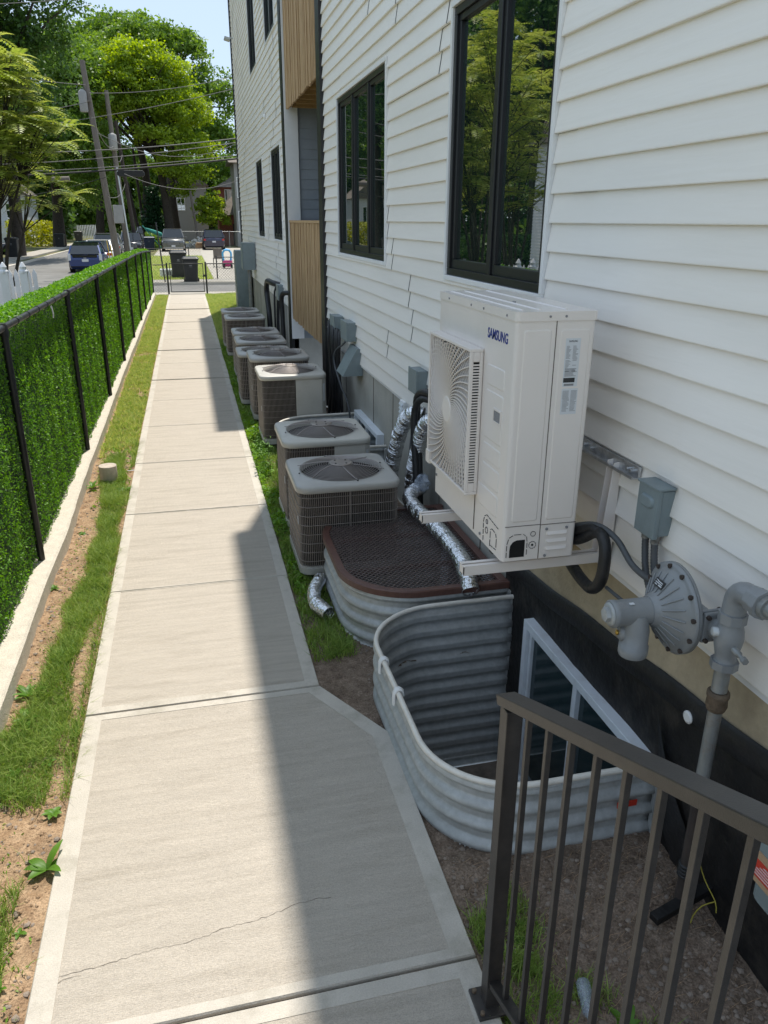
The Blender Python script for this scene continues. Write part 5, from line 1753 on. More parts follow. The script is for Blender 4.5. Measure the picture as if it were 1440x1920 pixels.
# sparse tufts in the shaded bed near the railing
cs = [(.87, 1.95), (.93, 1.78), (1.0, 2.02), (1.12, 1.62), (.84, 1.60), (1.25, 1.42), (.83, 1.88), (.95, 3.95-.9-1.3), (1.0, 1.9), (.97, 1.62), (.68, 4.15), (.70, 4.32), (.66, 3.95), (.74, 4.02)]
pp = []
for (a, b) in cs:
    n = 260
    q = rg.normal(size=(n, 2))*.035+np.array([a, b])
    pp.append(q)
pp = np.concatenate(pp)
ok = np.array([(not in_well(a, b, .01)) and a > slab_edge(b)+.015 for a, b in pp])
pp = pp[ok]
grass('grass', 'dark sparse grass tufts in the shaded earth behind the railing', np.column_stack([pp, bed_z(pp[:, 0], pp[:, 1])]), .055, 'grass', rg, .0017, .9)
# dry straw litter
n = 1500
x = rg.uniform(.85, 1.72, n); y = rg.uniform(1.2, 2.25, n)
a = rg.random(n)*np.pi; l = .012+.03*rg.random(n)**2
z = bed_z(x, y)+.004
V = np.stack([np.stack([x-np.cos(a)*l, y-np.sin(a)*l, z], 1), np.stack([x+np.sin(a)*.0008, y-np.cos(a)*.0008, z+.002], 1), np.stack([x+np.cos(a)*l, y+np.sin(a)*l, z+.004*rg.random(n)], 1), np.stack([x-np.sin(a)*.0008, y+np.cos(a)*.0008, z+.003], 1)], 1).reshape(-1, 3)
tag(np_obj('straw_litter', np_mesh('straw_litter', V, np.arange(n*4).reshape(n, 4), 'tan'), None, True), 'dry straw and twigs littering the earth behind the railing', 'litter')

# weeds ---------------------------------------------------------------
def leaf_shape(mb, base, direction, L_, w, droop, mi=0, n=6):
    d = Vector(direction).normalized()
    side = d.cross(Vector((0, 0, 1))).normalized()
    rows = []
    p = Vector(base); cur = d.copy()
    for i in range(n+1):
        t = i/n
        ww = w*math.sin(PI*min(1, (t*.93+.05)))**.8
        up = cur.cross(side)*-1
        rows.append([p-side*ww+up*ww*.35, p, p+side*ww+up*ww*.35])
        cur = (cur+Vector((0, 0, -droop/n))).normalized()
        p = p+cur*(L_/n)
    mb.sheet(rows)
def weed(label, x, y, n, L_, w, rise=.7, group=None, z=None, seed=0):
    rr_ = random.Random(seed+int(x*1000)+int(y*100))
    z = float(bed_z(np.array(x), np.array(y))) if z is None else z
    t = thing('weed', label, 'weed', (x, y, z), 0, group)
    for k in range(n):
        a = 2*PI*k/n+rr_.uniform(-.4, .4)
        m = MB()
        leaf_shape(m, (0, 0, .002), (math.cos(a), math.sin(a), rise*rr_.uniform(.6, 1.4)), L_*rr_.uniform(.65, 1.1), w*rr_.uniform(.8, 1.2), .9)
        m.build('leaf', 'weed', t)
    return t
weed('broad leaved weed leaning over the left edge of the nearest slab', -.735, 2.60, 6, .115, .017, 1.0)
weed('large weed leaf cut off at the bottom left corner', -.83, 1.92, 5, .10, .028, .6)
weed('leafy weed in the dirt below the near end of the fence footing', -1.03, 3.92, 9, .11, .015, 1.1)
weed('second leafy weed just nearer than the one under the footing end', -1.0, 3.68, 8, .10, .014, .9)
weed('small upright weed on bare dirt at the left photo edge', -.97, 3.23, 5, .07, .011, 1.6)
weed('small bright weed beside the longer grass tuft on the left dirt', -.84, 3.30, 5, .05, .010, .7)
weed('weed clump hugging the slab edge below the bare patch', -.76, 2.93, 7, .06, .012, .8)
weed('tiny seedling alone against the footing on bare dirt', -1.09, 5.25, 6, .045, .010, .9)
weed('low weed rosette beside the sawn pipe stub, towards the walk', -.765, 7.30, 9, .13, .018, .7)
weed('thin weed left of the sawn pipe stub', -1.06, 7.50, 6, .11, .015, 1.2)
weed('flat pale weed in the bare dirt just past the tiny seedling', -1.02, 6.3, 6, .06, .012, .3)
weed('lone pale seedling on bare dirt near the bottom left', -.79, 2.32, 4, .035, .007, .6)
weed('tiny seedling in the bottom left grass', -.80, 2.08, 4, .04, .008, .9)
weed('seedling with narrow leaves in the shaded bed behind the railing', .985, 1.86, 5, .045, .007, .8)
weed('dandelion like weed at the bottom behind the railing', 1.19, 1.50, 6, .075, .013, 1.0)
# weed mass right of the walk
def weed_mass(name, label, x0, x1, y0, y1, n, hh, m_='weed', lf=.05):
    x = rg.uniform(x0, x1, n); y = rg.uniform(y0, y1, n)
    d = fbm(x, y, 23, 2.8)
    k = rg.random(n) < np.clip((d-.33)*5, 0, 1)
    x, y, d = x[k], y[k], d[k]; n = len(x)
    z = bed_z(x, y)+hh*d*rg.random(n)
    V, F, A = leaves(np.stack([x, y, z], 1), lf, aspect=.38, droop=0, bias=(0, 0, 1.4), rng=rg)
    tag(np_obj(name, np_mesh(name, V, F, m_, A), None, True), label, 'weeds')
weed_mass('weeds', 'lush sunlit weeds between the walk and the second and third condensers', .53, .68, 5.9, 9.6, 2600, .16)
weed_mass('weeds', 'shaded low weeds beside the nearest condenser', .54, .64, 4.6, 5.9, 420, .08)
weed_mass('weeds', 'low weeds along the far condensers', .53, .64, 9.6, 16, 1700, .10)
weed_mass('weeds', 'scattered broad leaves in the left verge', -1.05, -.72, 6.8, 12, 500, .05)
weed_mass('weeds', 'tiny clover like weeds among the grass at the near left', -1.06, -.73, 1.9, 6.5, 1500, .03, lf=.018)
# tall seed stalks next to the third condenser
m = MB()
for k in range(14):
    x, y = .60+random.uniform(-.05, .05), 7.6+random.uniform(-.35, .35)
    h = random.uniform(.2, .38)
    m.tube(smooth_path([(x, y, 0), (x+random.uniform(-.03, .03), y, h*.6), (x+random.uniform(-.08, .08), y+random.uniform(-.05, .05), h)], .08), .002, 4)
    for j in range(7):
        q = Vector((x+random.uniform(-.05, .05), y+random.uniform(-.04, .04), h*random.uniform(.3, 1)))
        leaf_shape(m, q, (random.uniform(-1, 1), random.uniform(-1, 1), .5), .05, .006, .8, n=3)
tag(m.build('tall_weeds', 'weed', stuff=True), 'tall thin weed stalks in front of the tall cream condenser', 'weeds')

# sawn pipe stub
t = thing('pipe_stub', 'short dirty sawn off white pipe stub standing in the left verge', 'pipe stub', (-.925, 7.70, 0))
sp = W(MB().lathe([(.083, -.03), (.086, .02), (.086, .118), (.085, .124), (.080, .124)], (-.925, 7.70, 0), (0, 0, 1), 28), (-.925, 7.70, 0)).build('pipe', 'pvc', t)
W(MB().lathe([(.0, .118), (.045, .122), (.079, .119)], (-.925, 7.70, 0), (0, 0, 1), 20, cap=False), (-.925, 7.70, 0)).build('fill', 'trim', t)

# hanging tie under the top rail
tag(hose('tie', 'x', 'tie', [[(FX+.03, 7.30, 1.70), (FX+.04, 7.30, 1.64), (FX+.035, 7.31, 1.60)]], 'trim', .006), 'small white strip hanging below the fence top rail', 'tie')
# ================================================================== far gate, fences
GZ = -.2
def chain_panel(x0, x1, y, z0, z1, pitch, r, loc):
    m = MB()
    wdt = x1-x0; hgt = z1-z0
    k = x0-hgt
    while k < x1:
        for s in (1, -1):
            # diagonal clipped to the rectangle
            a = k; pts = []
            if s > 0: xa, za, xb, zb = a, z0, a+hgt, z1
            else: xa, za, xb, zb = a, z1, a+hgt, z0
            if xa < x0:
                f = (x0-xa)/(xb-xa); za = za+(zb-za)*f; xa = x0
            if xb > x1:
                f = (x1-xa)/(xb-xa); zb = za+(zb-za)*f; xb = x1
            if xb-xa > .01: m.bar((xa, y+s*.003, za), (xb, y+s*.003, zb), r, r)
        k += pitch
    return W(m, loc)
loc = (-.02, 28.6, 0)
t = thing('gate', 'black chain link gate closing the far end of the walk', 'gate', loc)
m = MB()
m.tube([(-.60, 28.6, .05), (-.60, 28.6, .985), (.52, 28.6, .985), (.52, 28.6, .05)], .021, 8, closed=True)
W(m, loc).build('gate_frame', 'chain', t)
chain_panel(-.58, .50, 28.6, .06, .97, .082, .0045, loc).build('mesh_infill', 'chain', t, stuff=True)
W(MB().box(.50, .58, 28.57, 28.63, .55, .62), loc).build('latch', 'chain', t)
def link_fence(label, x0, x1, y, z0, z1, posts, m_='chain', pitch=.1, r=.005, group=None):
    loc = ((x0+x1)/2, y, z0)
    t = thing('chain_fence', label, 'fence', loc, 0, group)
    for x in posts: W(MB().cyl((x, y, z0-.05), (x, y, z1+.06), .03, n=8), loc).build('post', m_, t)
    W(MB().cyl((x0, y, z1), (x1, y, z1), .02, n=6), loc).build('top_rail', m_, t)
    chain_panel(x0, x1, y, z0+.04, z1-.02, pitch, r, loc).build('mesh_infill', m_, t, stuff=True)
    return t
link_fence('black chain link fence right of the far gate', .60, 1.9, 28.6, -.02, .98, [.61, 1.88])
link_fence('short black chain link panel between gate and leafy fence', -1.15, -.68, 28.6, -.02, .95, [-.69])
link_fence('black low chain link fence across the street in front of the driveway', 1.3, 5.0, 37.9, GZ, .80, [1.32, 4.4], pitch=.12)
t = link_fence('black chain link fence along the driveway with a slanted post, across the street', -2.5, .9, 52, GZ, .72, [-2.4, .15], pitch=.16, r=.006)
link_fence('galvanised chain link fence running behind the two parked cars', -1.0, 8.0, 80.5, GZ, 1.35, [-.9, 1.6, 4.2, 7.0], 'chain_galv', .22, .008)
tag(MB().cyl((-.98, 35.9, -.2), (-1.15, 36.0, 2.3), .03, n=8).build('signpost', 'chain'), 'thin leaning dark signpost beside the far gate', 'post')
# white picket fence at the left edge
t = thing('picket_fence', 'white vinyl picket fence beyond the leafy fence at the left edge', 'fence', (-3.1, 16, -.25))
def PF(mb): return W(mb, (-3.1, 16, -.25))
n = 17
for k in range(n):
    x = -4.05+.10*k*.92; yy = 14.4+.03*k
    top = 1.60
    w = .036
    PF(MB().add([(x-w, yy, -.25), (x+w, yy, -.25), (x+w, yy, top-.08), (x, yy, top), (x-w, yy, top-.08), (x-w, yy+.02, -.25), (x+w, yy+.02, -.25), (x+w, yy+.02, top-.08), (x, yy+.02, top), (x-w, yy+.02, top-.08)],
      [(0, 1, 2, 3, 4), (9, 8, 7, 6, 5), (0, 5, 6, 1), (1, 6, 7, 2), (2, 7, 8, 3), (3, 8, 9, 4), (4, 9, 5, 0)])).build('picket', 'picket', t)
for k in range(3):
    x = -3.25+.30*k
    PF(MB().prism([(x-.06, 14.3), (x+.06, 14.3), (x+.06, 14.42), (x-.06, 14.42)], -.25, 1.56).lathe([(.075, 1.56), (.075, 1.59), (.05, 1.62), (.055, 1.66), (.02, 1.72), (.001, 1.74)], (x, 14.36, 0), (0, 0, 1), 8, smooth=False)).build('post', 'picket', t)
PF(MB().box(-4.1, -2.5, 14.90, 14.94, .2, .3)).build('rail', 'picket', t)
PF(MB().box(-4.1, -2.5, 14.90, 14.94, 1.2, 1.3)).build('rail', 'picket', t)

# ================================================================== vehicles
def car(name, label, loc, rz, paint, kind='sedan', group=None, L_=4.5, Wd=1.78, Hh=1.48, front=True, plate=True):
    """car facing +Y locally; body lofted from cross-sections"""
    t = thing(name, label, 'car', loc, rz, group)
    hw = Wd/2
    belt = Hh*(.60 if kind != 'pickup' else .58)
    hood = belt*.90
    if kind == 'sedan':
        prof = [(-.5, .42, .55), (-.485, .30, .72), (-.44, .24, .90), (-.33, .22, .96), (-.2, .22, 1.0), (0, .22, 1.0), (.16, .22, .99), (.3, .22, .93), (.42, .24, .84), (.485, .30, .70), (.5, .40, .55)]
        gh = [(-.38, .02), (-.20, .93), (-.05, 1.0), (.08, .97), (.25, .02)]
    elif kind == 'hatch':
        prof = [(-.5, .40, .72), (-.49, .28, .95), (-.46, .24, 1.0), (-.33, .22, 1.02), (0, .22, 1.0), (.16, .22, .98), (.3, .22, .90), (.42, .24, .78), (.485, .30, .62), (.5, .40, .5)]
        gh = [(-.475, .05), (-.38, .72), (-.15, .96), (.02, 1.0), (.12, .92), (.30, .02)]
    else:
        prof = [(-.5, .42, .75), (-.49, .30, .98), (-.46, .26, 1.0), (-.3, .24, 1.0), (0, .24, 1.0), (.2, .24, 1.0), (.3, .24, .96), (.45, .26, .90), (.49, .32, .82), (.5, .45, .66)]
        gh = [(-.485, .04), (-.44, .90), (-.30, .98), (-.05, 1.0), (.10, .95), (.215, .02)]
    rows = []
    for (yf, zb, zt) in prof:
        y = yf*L_; ztop = belt*zt; k = 1-.10*(abs(yf)*2)**5
        w = hw*k
        rows.append([(-w*.90, y, zb*.8), (-w*.985, y, zb+.06), (-w, y, (zb+ztop)/2), (-w*.975, y, ztop-.07), (-w*.90, y, ztop), (0, y, ztop+.02), (w*.90, y, ztop), (w*.975, y, ztop-.07), (w, y, (zb+ztop)/2), (w*.985, y, zb+.06), (w*.90, y, zb*.8), (-w*.90, y, zb*.8)])
    m = MB().sheet(rows)
    m.add(rows[0][:-1], [tuple(range(11))]); m.add(rows[-1][:-1], [tuple(range(10, -1, -1))])
    m.build('body', paint, t)
    gl = MB(); rf = MB(); grows = []
    for (yf, zf) in gh:
        z = belt+(Hh-belt)*zf; w = hw*(.90-.20*zf)
        grows.append([(-w, yf*L_, z), (0, yf*L_, z+.015*zf), (w, yf*L_, z)])
    base_w = hw*.90
    # glass canopy: sides and ends
    top_i = [i for i, g_ in enumerate(gh) if g_[1] > .9]
    i0, i1 = top_i[0], top_i[-1]
    for i in range(len(gh)-1):
        a, b = grows[i], grows[i+1]
        vs = [a[0], a[2], b[2], b[0]]
        (rf if i0 <= i < i1 else gl).add(vs, [(0, 1, 2, 3)])
        for s in (0, 2):
            sx = -1 if s == 0 else 1
            ya, yb = a[s][1], b[s][1]
            gl.add([(sx*base_w, ya, belt-.01), (sx*base_w, yb, belt-.01), b[s], a[s]], [(0, 1, 2, 3) if sx > 0 else (3, 2, 1, 0)])
    gl.build('glass', 'car_glass', t)
    # pillars and roof
    for i in range(i0, i1):
        a, b = grows[i], grows[i+1]
        rf.add([(a[0][0]-.01, a[0][1], a[0][2]-.05), (b[0][0]-.01, b[0][1], b[0][2]-.05), (b[0][0], b[0][1], b[0][2]+.012), (a[0][0], a[0][1], a[0][2]+.012)], [(0, 1, 2, 3)])
        rf.add([(a[2][0]+.01, a[2][1], a[2][2]-.05), (b[2][0]+.01, b[2][1], b[2][2]-.05), (b[2][0], b[2][1], b[2][2]+.012), (a[2][0], a[2][1], a[2][2]+.012)], [(3, 2, 1, 0)])
        rf.add([(a[0][0], a[0][1], a[0][2]+.012), (a[2][0], a[2][1], a[2][2]+.012), (b[2][0], b[2][1], b[2][2]+.012), (b[0][0], b[0][1], b[0][2]+.012)], [(0, 1, 2, 3)])
    for s in (0, 2):
        sx = -1 if s == 0 else 1
        for i in (0, len(gh)-2):
            a, b = grows[i], grows[i+1]
            rf.bar((a[s][0]*1.0, a[s][1], a[s][2]), (b[s][0]+sx*.005, b[s][1], b[s][2]), .07, .05)
        rf.bar((sx*base_w, -.02*L_, belt), (sx*hw*.715, -.02*L_, Hh-.02), .08, .04)
        if kind == 'suv': rf.bar((sx*base_w, -.27*L_, belt), (sx*hw*.715, -.27*L_, Hh-.03), .08, .04)
    rf.build('roof', paint, t)
    R_ = .33 if kind != 'suv' else .37
    for sx in (-1, 1):
        for yy in (-.30*L_, .31*L_):
            w_ = MB().lathe([(R_*.55, -.10), (R_*.97, -.10), (R_, -.05), (R_, .06), (R_*.95, .10), (R_*.62, .11)], (sx*(hw-.09), yy, R_), (sx, 0, 0), 22).build('wheel', 'tyre', t)
            q = MB().lathe([(R_*.60, .085), (R_*.2, .075), (.001, .08)], (sx*(hw-.09), yy, R_), (sx, 0, 0), 16, cap=False)
            for j in range(5):
                a = 2*PI*j/5
                q.bar((sx*(hw+.005), yy, R_), (sx*(hw+.005), yy+R_*.58*math.cos(a), R_+R_*.58*math.sin(a)), .05, .02, up=(1, 0, 0))
            q.build('rim', 'alloy', w_)
            MB().lathe([(R_*1.13, -.12), (R_*1.13, .088)], (sx*(hw-.09), yy, R_+.01), (sx, 0, 0), 20).build('wheel_arch', 'dark', t)
        MB().obox((sx*(hw+.07), .16*L_, belt+.05), (.16, .08, .12)).build('mirror', paint, t, bevel=.02)
        # lights
        if kind == 'hatch':
            MB().obox((sx*(hw-.11), -.49*L_, belt*.87), (.14, .10, .34)).build('tail_light', 'lamp_clear', t, bevel=.02)
        elif kind == 'suv':
            MB().obox((sx*(hw-.16), -.492*L_, belt*.84), (.22, .08, .16)).build('tail_light', 'lamp_red', t, bevel=.02)
        else:
            MB().obox((sx*(hw-.22), -.487*L_, belt*.78), (.34, .08, .14)).build('tail_light', 'lamp_red', t, bevel=.02)
        MB().obox((sx*(hw-.24), .478*L_, belt*.74), (.34, .14, .12)).build('headlight', 'lamp_clear', t, bevel=.02)
    MB().box(-.52, .52, .489*L_, .505*L_, belt*.46, belt*.72).build('grille', 'dark', t)
    m = MB()
    for k in range(4): m.box(-.5, .5, .505*L_, .508*L_, belt*(.49+.062*k), belt*(.49+.062*k)+.022)
    m.build('grille_bars', 'alloy', t)
    MB().box(-.16, .16, .508*L_, .512*L_, belt*.36, belt*.36+.13).build('number_plate', 'plate', t)
    yb = -.5*L_-.012
    MB().box(-.16, .16, yb-.004, yb, belt*.62, belt*.62+.13).build('number_plate', 'plate', t)
    MB().box(-hw*.84, hw*.84, yb+.0, yb+.05, .28, .34).build('rear_bumper_trim', 'dark', t)
    MB().box(-hw*.80, hw*.80, .5*L_-.03, .5*L_+.012, .26, .34).build('front_bumper_trim', 'alloy' if kind == 'suv' else 'dark', t)
    if kind == 'hatch':
        MB().box(-hw*.70, hw*.70, yb+.01, yb+.03, belt*.86, belt*.99).build('rear_lower_glass', 'car_glass', t)
        MB().box(-.07, .07, yb+.0, yb+.012, belt*.80, belt*.84).build('badge', 'alloy', t)
    return t
G_CAR = 'cars parked along the left street'
car('parked_car', 'dark blue hatchback seen from behind, nearest car parked on the left street', (-5.15, 46.5, -.22), rad(1), 'paint_blue', 'hatch', G_CAR, Hh=1.5, Wd=1.74)
car('parked_car', 'white sedan parked right beyond the blue hatchback', (-5.15, 53.0, -.22), rad(1), 'paint_white', 'sedan', G_CAR, Hh=1.45)
car('parked_car', 'dark roofed suv parked beyond the white sedan', (-5.2, 59.5, -.22), rad(1), 'paint_silver', 'suv', G_CAR, Hh=1.72, Wd=1.85)
car('parked_car', 'black car with bright windscreen behind the utility poles', (-4.4, 72, -.22), rad(181), 'paint_black', 'suv', G_CAR, Hh=1.6)
car('parked_car', 'white van like car far down the left street behind the dark poles', (-4.3, 95, -.22), rad(1), 'paint_white', 'suv', G_CAR, Hh=1.9)
car('parked_car', 'silver car further down the street left of the dark poles', (-5.2, 84, -.22), rad(1), 'paint_silver', 'suv', G_CAR, Hh=1.6)
car('parked_car', 'grey suv facing the camera in the driveway across the street', (-1.0, 73.5, -.15), rad(180), 'paint_grey', 'suv', None, L_=4.8, Wd=1.98, Hh=1.82)
car('parked_car', 'dark navy suv seen from behind, parked right of the grey one', (2.52, 77, -.15), rad(0), 'paint_navy', 'suv', None, L_=4.7, Wd=1.95, Hh=1.75)
car('parked_car', 'white car in the shaded drive under the big trees at the left', (-16.5, 66, -.25), rad(-60), 'paint_white', 'sedan', None)
car('parked_car', 'dark car behind the white one under the big trees', (-15.2, 69, -.25), rad(-60), 'paint_black', 'suv', None)

# bins
def bin_(label, x, y, m_='bin', s=1.0, rz=0, group='wheeled bins along the street', h=1.08, w=.62):
    t = thing('wheelie_bin', label, 'bin', (x, y, GZ), rz, group)
    hw = w/2*s
    rows = []
    for z, k in ((.05, .78), (.08, .8), (h*.85*s, .98), (h*.87*s, 1.05), (h*.91*s, 1.05)):
        rows.append([(px_*k*hw*2, py_*k*hw*2.1, z) for px_, py_ in rrect(-.5, .5, -.5, .5, .1, 3)]+[(rrect(-.5, .5, -.5, .5, .1, 3)[0][0]*k*hw*2, rrect(-.5, .5, -.5, .5, .1, 3)[0][1]*k*hw*2.1, z)])
    MB().sheet(rows, smooth=False).build('tub', m_, t)
    rows = []
    for z, k in ((h*.905*s, 1.09), (h*.93*s, 1.09), (h*.985*s, .9), (h*s, .6), (h*1.002*s, .01)):
        rows.append([(px_*k*hw*2, py_*k*hw*2.1, z) for px_, py_ in rrect(-.5, .5, -.5, .5, .1, 3)+[rrect(-.5, .5, -.5, .5, .1, 3)[0]]])
    MB().sheet(rows, smooth=False).build('lid', m_, t)
    for sx in (-1, 1): MB().cyl((sx*(hw-.08), hw*.95, .11), (sx*(hw+.0), hw*.95, .11), .11, n=14).build('wheel', 'tyre', t)
    MB().box(-.08, .08, -hw*1.02, -hw*1.0, h*.62*s, h*.62*s+.012).box(-.05, .05, -hw*1.02, -hw*1.0, h*.66*s, h*.70*s).build('emblem', 'ink_grey', t)
    return t
bin_('nearest black wheeled bin, standing on the kerb beyond the gate', .14, 35.9, h=1.12, w=.66)
bin_('taller black wheeled bin with ajar lid behind the nearest one', -.38, 38.6, h=1.28, w=.74)
bin_('blue bin beside the dark poles on the left street', -3.1, 75, 'bin_blue', h=1.2, w=.95)
bin_('black bin on the left pavement in front of the hedge', -11.9, 62, h=1.4, w=.8)
bin_('dark bin further up the left pavement under the trees', -11.8, 84, h=1.3, w=.9)
bin_('small dark bin on the left pavement by the big trunk', -12.3, 103, h=1.3, w=.9)
# white storage box
t = thing('storage_box', 'white plastic storage box with blue print on the grass beyond the gate', 'box', (-.95, 39.4, -.2))
W(MB().box(-1.28, -.62, 39.2, 39.6, -.18, .22), (-.95, 39.4, -.2)).build('tub', 'trim', t, bevel=.03)
m = MB()
for k in range(3): m.box(-.92+.09*k, -.86+.09*k, 39.19, 39.20, -.05, .12)
W(m, (-.95, 39.4, -.2)).build('print', 'ink_grey', t)
# toy and chair
t = thing('toy_car', 'pink and blue toy ride-on car on the driveway across the street', 'toy', (2.2, 46, -.14))
def TT(mb): return W(mb, (2.2, 46, -.14))
TT(MB().box(1.95, 2.48, 45.8, 46.3, -.05, .28)).build('body', 'toy_pink', t, bevel=.05)
TT(MB().tube(smooth_path([(2.0, 46, .25), (1.98, 46, .7), (2.2, 46, .86), (2.42, 46, .7), (2.40, 46, .25)], .1), .055, 8)).build('canopy', 'toy_blue', t)
TT(MB().box(2.02, 2.40, 45.9, 46.2, .78, .86)).build('roof', 'toy_blue', t, bevel=.03)
for x_ in (2.0, 2.42):
    TT(MB().cyl((x_-.05, 45.8, .0), (x_+.05, 45.8, .0), .11, n=12)).build('wheel', 'tyre', t)
t = thing('scooter', 'small dark tricycle at the edge of the meter cabinet across the street', 'tricycle', (2.7, 45.5, -.14))
W(MB().lathe([(.16, -.03), (.20, 0), (.16, .03)], (2.62, 45.4, .05), (1, 0, 0), 14), (2.7, 45.5, -.14)).build('wheel', 'tyre', t)
W(MB().tube([(2.62, 45.4, .05), (2.8, 45.4, .3), (2.85, 45.4, .6)], .025, 6), (2.7, 45.5, -.14)).build('frame', 'chain', t)
t = thing('patio_chair', 'brown mesh patio chair standing on the driveway', 'chair', (1.75, 47.5, -.14))
def CH(mb): return W(mb, (1.75, 47.5, -.14))
CH(MB().box(1.5, 2.0, 47.3, 47.33, .35, .85)).build('backrest', 'pole', t)
CH(MB().box(1.5, 2.0, 47.33, 47.8, .30, .33)).build('seat', 'pole', t)
for x_ in (1.5, 2.0):
    for y_ in (47.32, 47.8): CH(MB().cyl((x_, y_, -.14), (x_, y_, .35), .016, n=6)).build('leg', 'chain', t)
# closed green parasol on the suv side, rubble heap, cardboard
t = thing('patio_umbrella', 'closed green canvas umbrella leaning beside the grey suv', 'umbrella', (-2.6, 76, 0))
W(MB().lathe([(.06, 0), (.20, .2), (.16, .9), (.08, 1.5), (.02, 1.65)], (-1.9, 76, 1.05), (-1.0, 0, .42), 8, smooth=False), (-2.6, 76, 0)).build('canopy', 'green_cloth', t)
W(MB().cyl((-2.0, 76, -.15), (-3.6, 76, 1.9), .04), (-2.6, 76, 0)).build('pole', 'green_cloth', t)
W(MB().lathe([(.3, 0), (.3, .25), (.1, .35)], (-3.0, 76, .55), (-1, 0, .1), 8, smooth=False), (-2.6, 76, 0)).build('cover', 'green_cloth', t)
rr2 = np.random.default_rng(9)
m = MB()
for k in range(150):
    x = rr2.uniform(-.2, 3.2); y = rr2.uniform(83, 86); s = rr2.uniform(.12, .4)
    z = GZ+.9*math.exp(-((x-1.4)/1.3)**2)*rr2.random()
    R_ = Euler(tuple(rr2.uniform(0, 3, 3))).to_matrix()
    m.obox((x, y, z), (s, s*rr2.uniform(.3, 1), s*rr2.uniform(.2, .6)), R_)
tag(m.build('rubble_heap', 'rubble', stuff=True), 'heap of white rubble behind the two parked cars', 'rubble')
t = tag(MB().box(.9, 1.8, 79.2, 79.8, GZ, .25).box(1.0, 1.6, 79.1, 79.7, .25, .38).build('cardboard_box', 'tan', bevel=.04), 'tan cardboard box on the ground between the two parked cars', 'box')
m = MB()
for k in range(12):
    a = k*.5
    m.lathe([(.3, 0), (.34, .1), (.3, .2)], (5.5+.25*math.cos(a), 74+.1*k*.1, GZ+.15*k), (.2*math.sin(k), .3*math.cos(k), 1), 8, smooth=False)
tag(m.build('shrub_pot', 'ivy'), 'dark potted shrub at the corner of the house across the street', 'shrub')

# ================================================================== utility poles and wires
def pole(label, base, top, r0, r1, m_='pole', extra=None, group='utility poles along the left street'):
    t = thing('utility_pole', label, 'utility pole', base, 0, group)
    W(MB().tube([base, tuple((Vector(base)+Vector(top))/2), top], [r0, (r0+r1)/2, r1], 12), base).build('pole', m_, t)
    return t
def canister(t, base, x, y, z, r=.26, h=.9):
    W(MB().lathe([(r*.9, 0), (r, .04), (r, h-.05), (r*.85, h), (.05, h+.08)], (x, y, z), (0, 0, 1), 16), base).build('transformer', 'stucco', t)
    W(MB().box(x, x+.35, y-.04, y+.04, z+h*.5, z+h*.5+.08), base).build('bracket', 'pole', t)
B1 = (-3.05, 39.5, -.22); T1 = (-3.68, 39.5, 8.75)
t = pole('nearest leaning wooden utility pole with a grey box and a transformer near its top', B1, T1, .16, .11)
canister(t, B1, -3.80, 39.3, 6.75, .17, .80)
W(MB().obox((-2.86, 39.35, 2.62), (.42, .10, .78), Euler((0, .0, 0)).to_matrix()), B1).build('telecom_box', 'stucco', t, bevel=.02)
W(MB().tube([(-3.40, 39.3, -.2), (-3.50, 39.3, 1.5)], .02, 6).tube([(-3.26, 39.3, -.2), (-3.36, 39.3, 1.3)], .025, 6), B1).build('yellow_guard', 'yellow', t)
B2 = (-3.85, 58, -.22); T2 = (-4.15, 58, 10.1)
t = pole('second utility pole with a low transformer and a bright conduit on its side', B2, T2, .20, .13)
canister(t, B2, -4.05, 57.7, 6.6, .26, .95)
W(MB().cyl((-3.62, 57.75, -.22), (-4.0, 57.75, 5.6), .055), B2).build('riser_conduit', 'galv_bright', t)
pole('third utility pole, brown, just right of the one with the bright conduit', (-4.1, 73, -.22), (-4.75, 73, 9.9), .18, .13, 'pole_dark')
pole('dark slim pole further down the street', (-4.15, 92, -.22), (-4.55, 92, 9.4), .17, .12, 'pole_dark')
pole('thin dark pole left of the slim one', (-4.8, 96, -.22), (-5.7, 96, 6.3), .2, .15, 'pole_dark')
pole('thin pale pole behind the parked cars near the brick house', (1.4, 88, -.2), (.9, 88, 5.2), .13, .11, 'pole')
tag(MB().box(-2.72, -1.62, 39.85, 40.05, 4.22, 4.50).obox((-2.17, 39.95, 4.36), (1.2, .16, .18)).build('splice_case', 'wire_dark', bevel=.03), 'black cable splice case hanging on the lowest wires right of the poles', 'splice case')
tag(MB().cyl((-5.75, 40, 4.05), (-4.85, 40, 4.09), .12).build('splice_case', 'pole'), 'grey cable splice case hanging on the wires left of the poles', 'splice case')
def wire(label, pts, r=.012, m_='wire', grp='overhead wires'):
    tag(MB().tube(pts, r, 5).build('overhead_wire', m_), label, 'wire', grp)
def sag(a, b, s, n=14):
    a, b = Vector(a), Vector(b)
    return [a.lerp(b, i/n)-Vector((0, 0, s*4*(i/n)*(1-i/n))) for i in range(n+1)]
Y = 39
wire('topmost wire across the sky at the upper left corner', sag((-9, Y, 10.3), (1.5, Y, 11.6), .1), .014)
wire('wire from the near pole to the house corner, upper', sag((-3.5, Y, 7.45), (3.4, Y, 8.55), .25), .012)
wire('second wire from the left through the near pole to the house', sag((-9, Y, 5.7), (3.4, Y, 8.05), .25), .013)
wire('wire left of the near pole at the height of its transformer', sag((-9, Y, 8.3), (-3.6, Y, 7.75), .1), .012)
wire('wire left of the near pole below its transformer', sag((-9, Y, 6.2), (-3.6, Y, 7.1), .1), .012)
wire('upper thick wire of the long horizontal pair', sag((-9, Y, 5.0), (3.6, Y, 6.0), .22), .022)
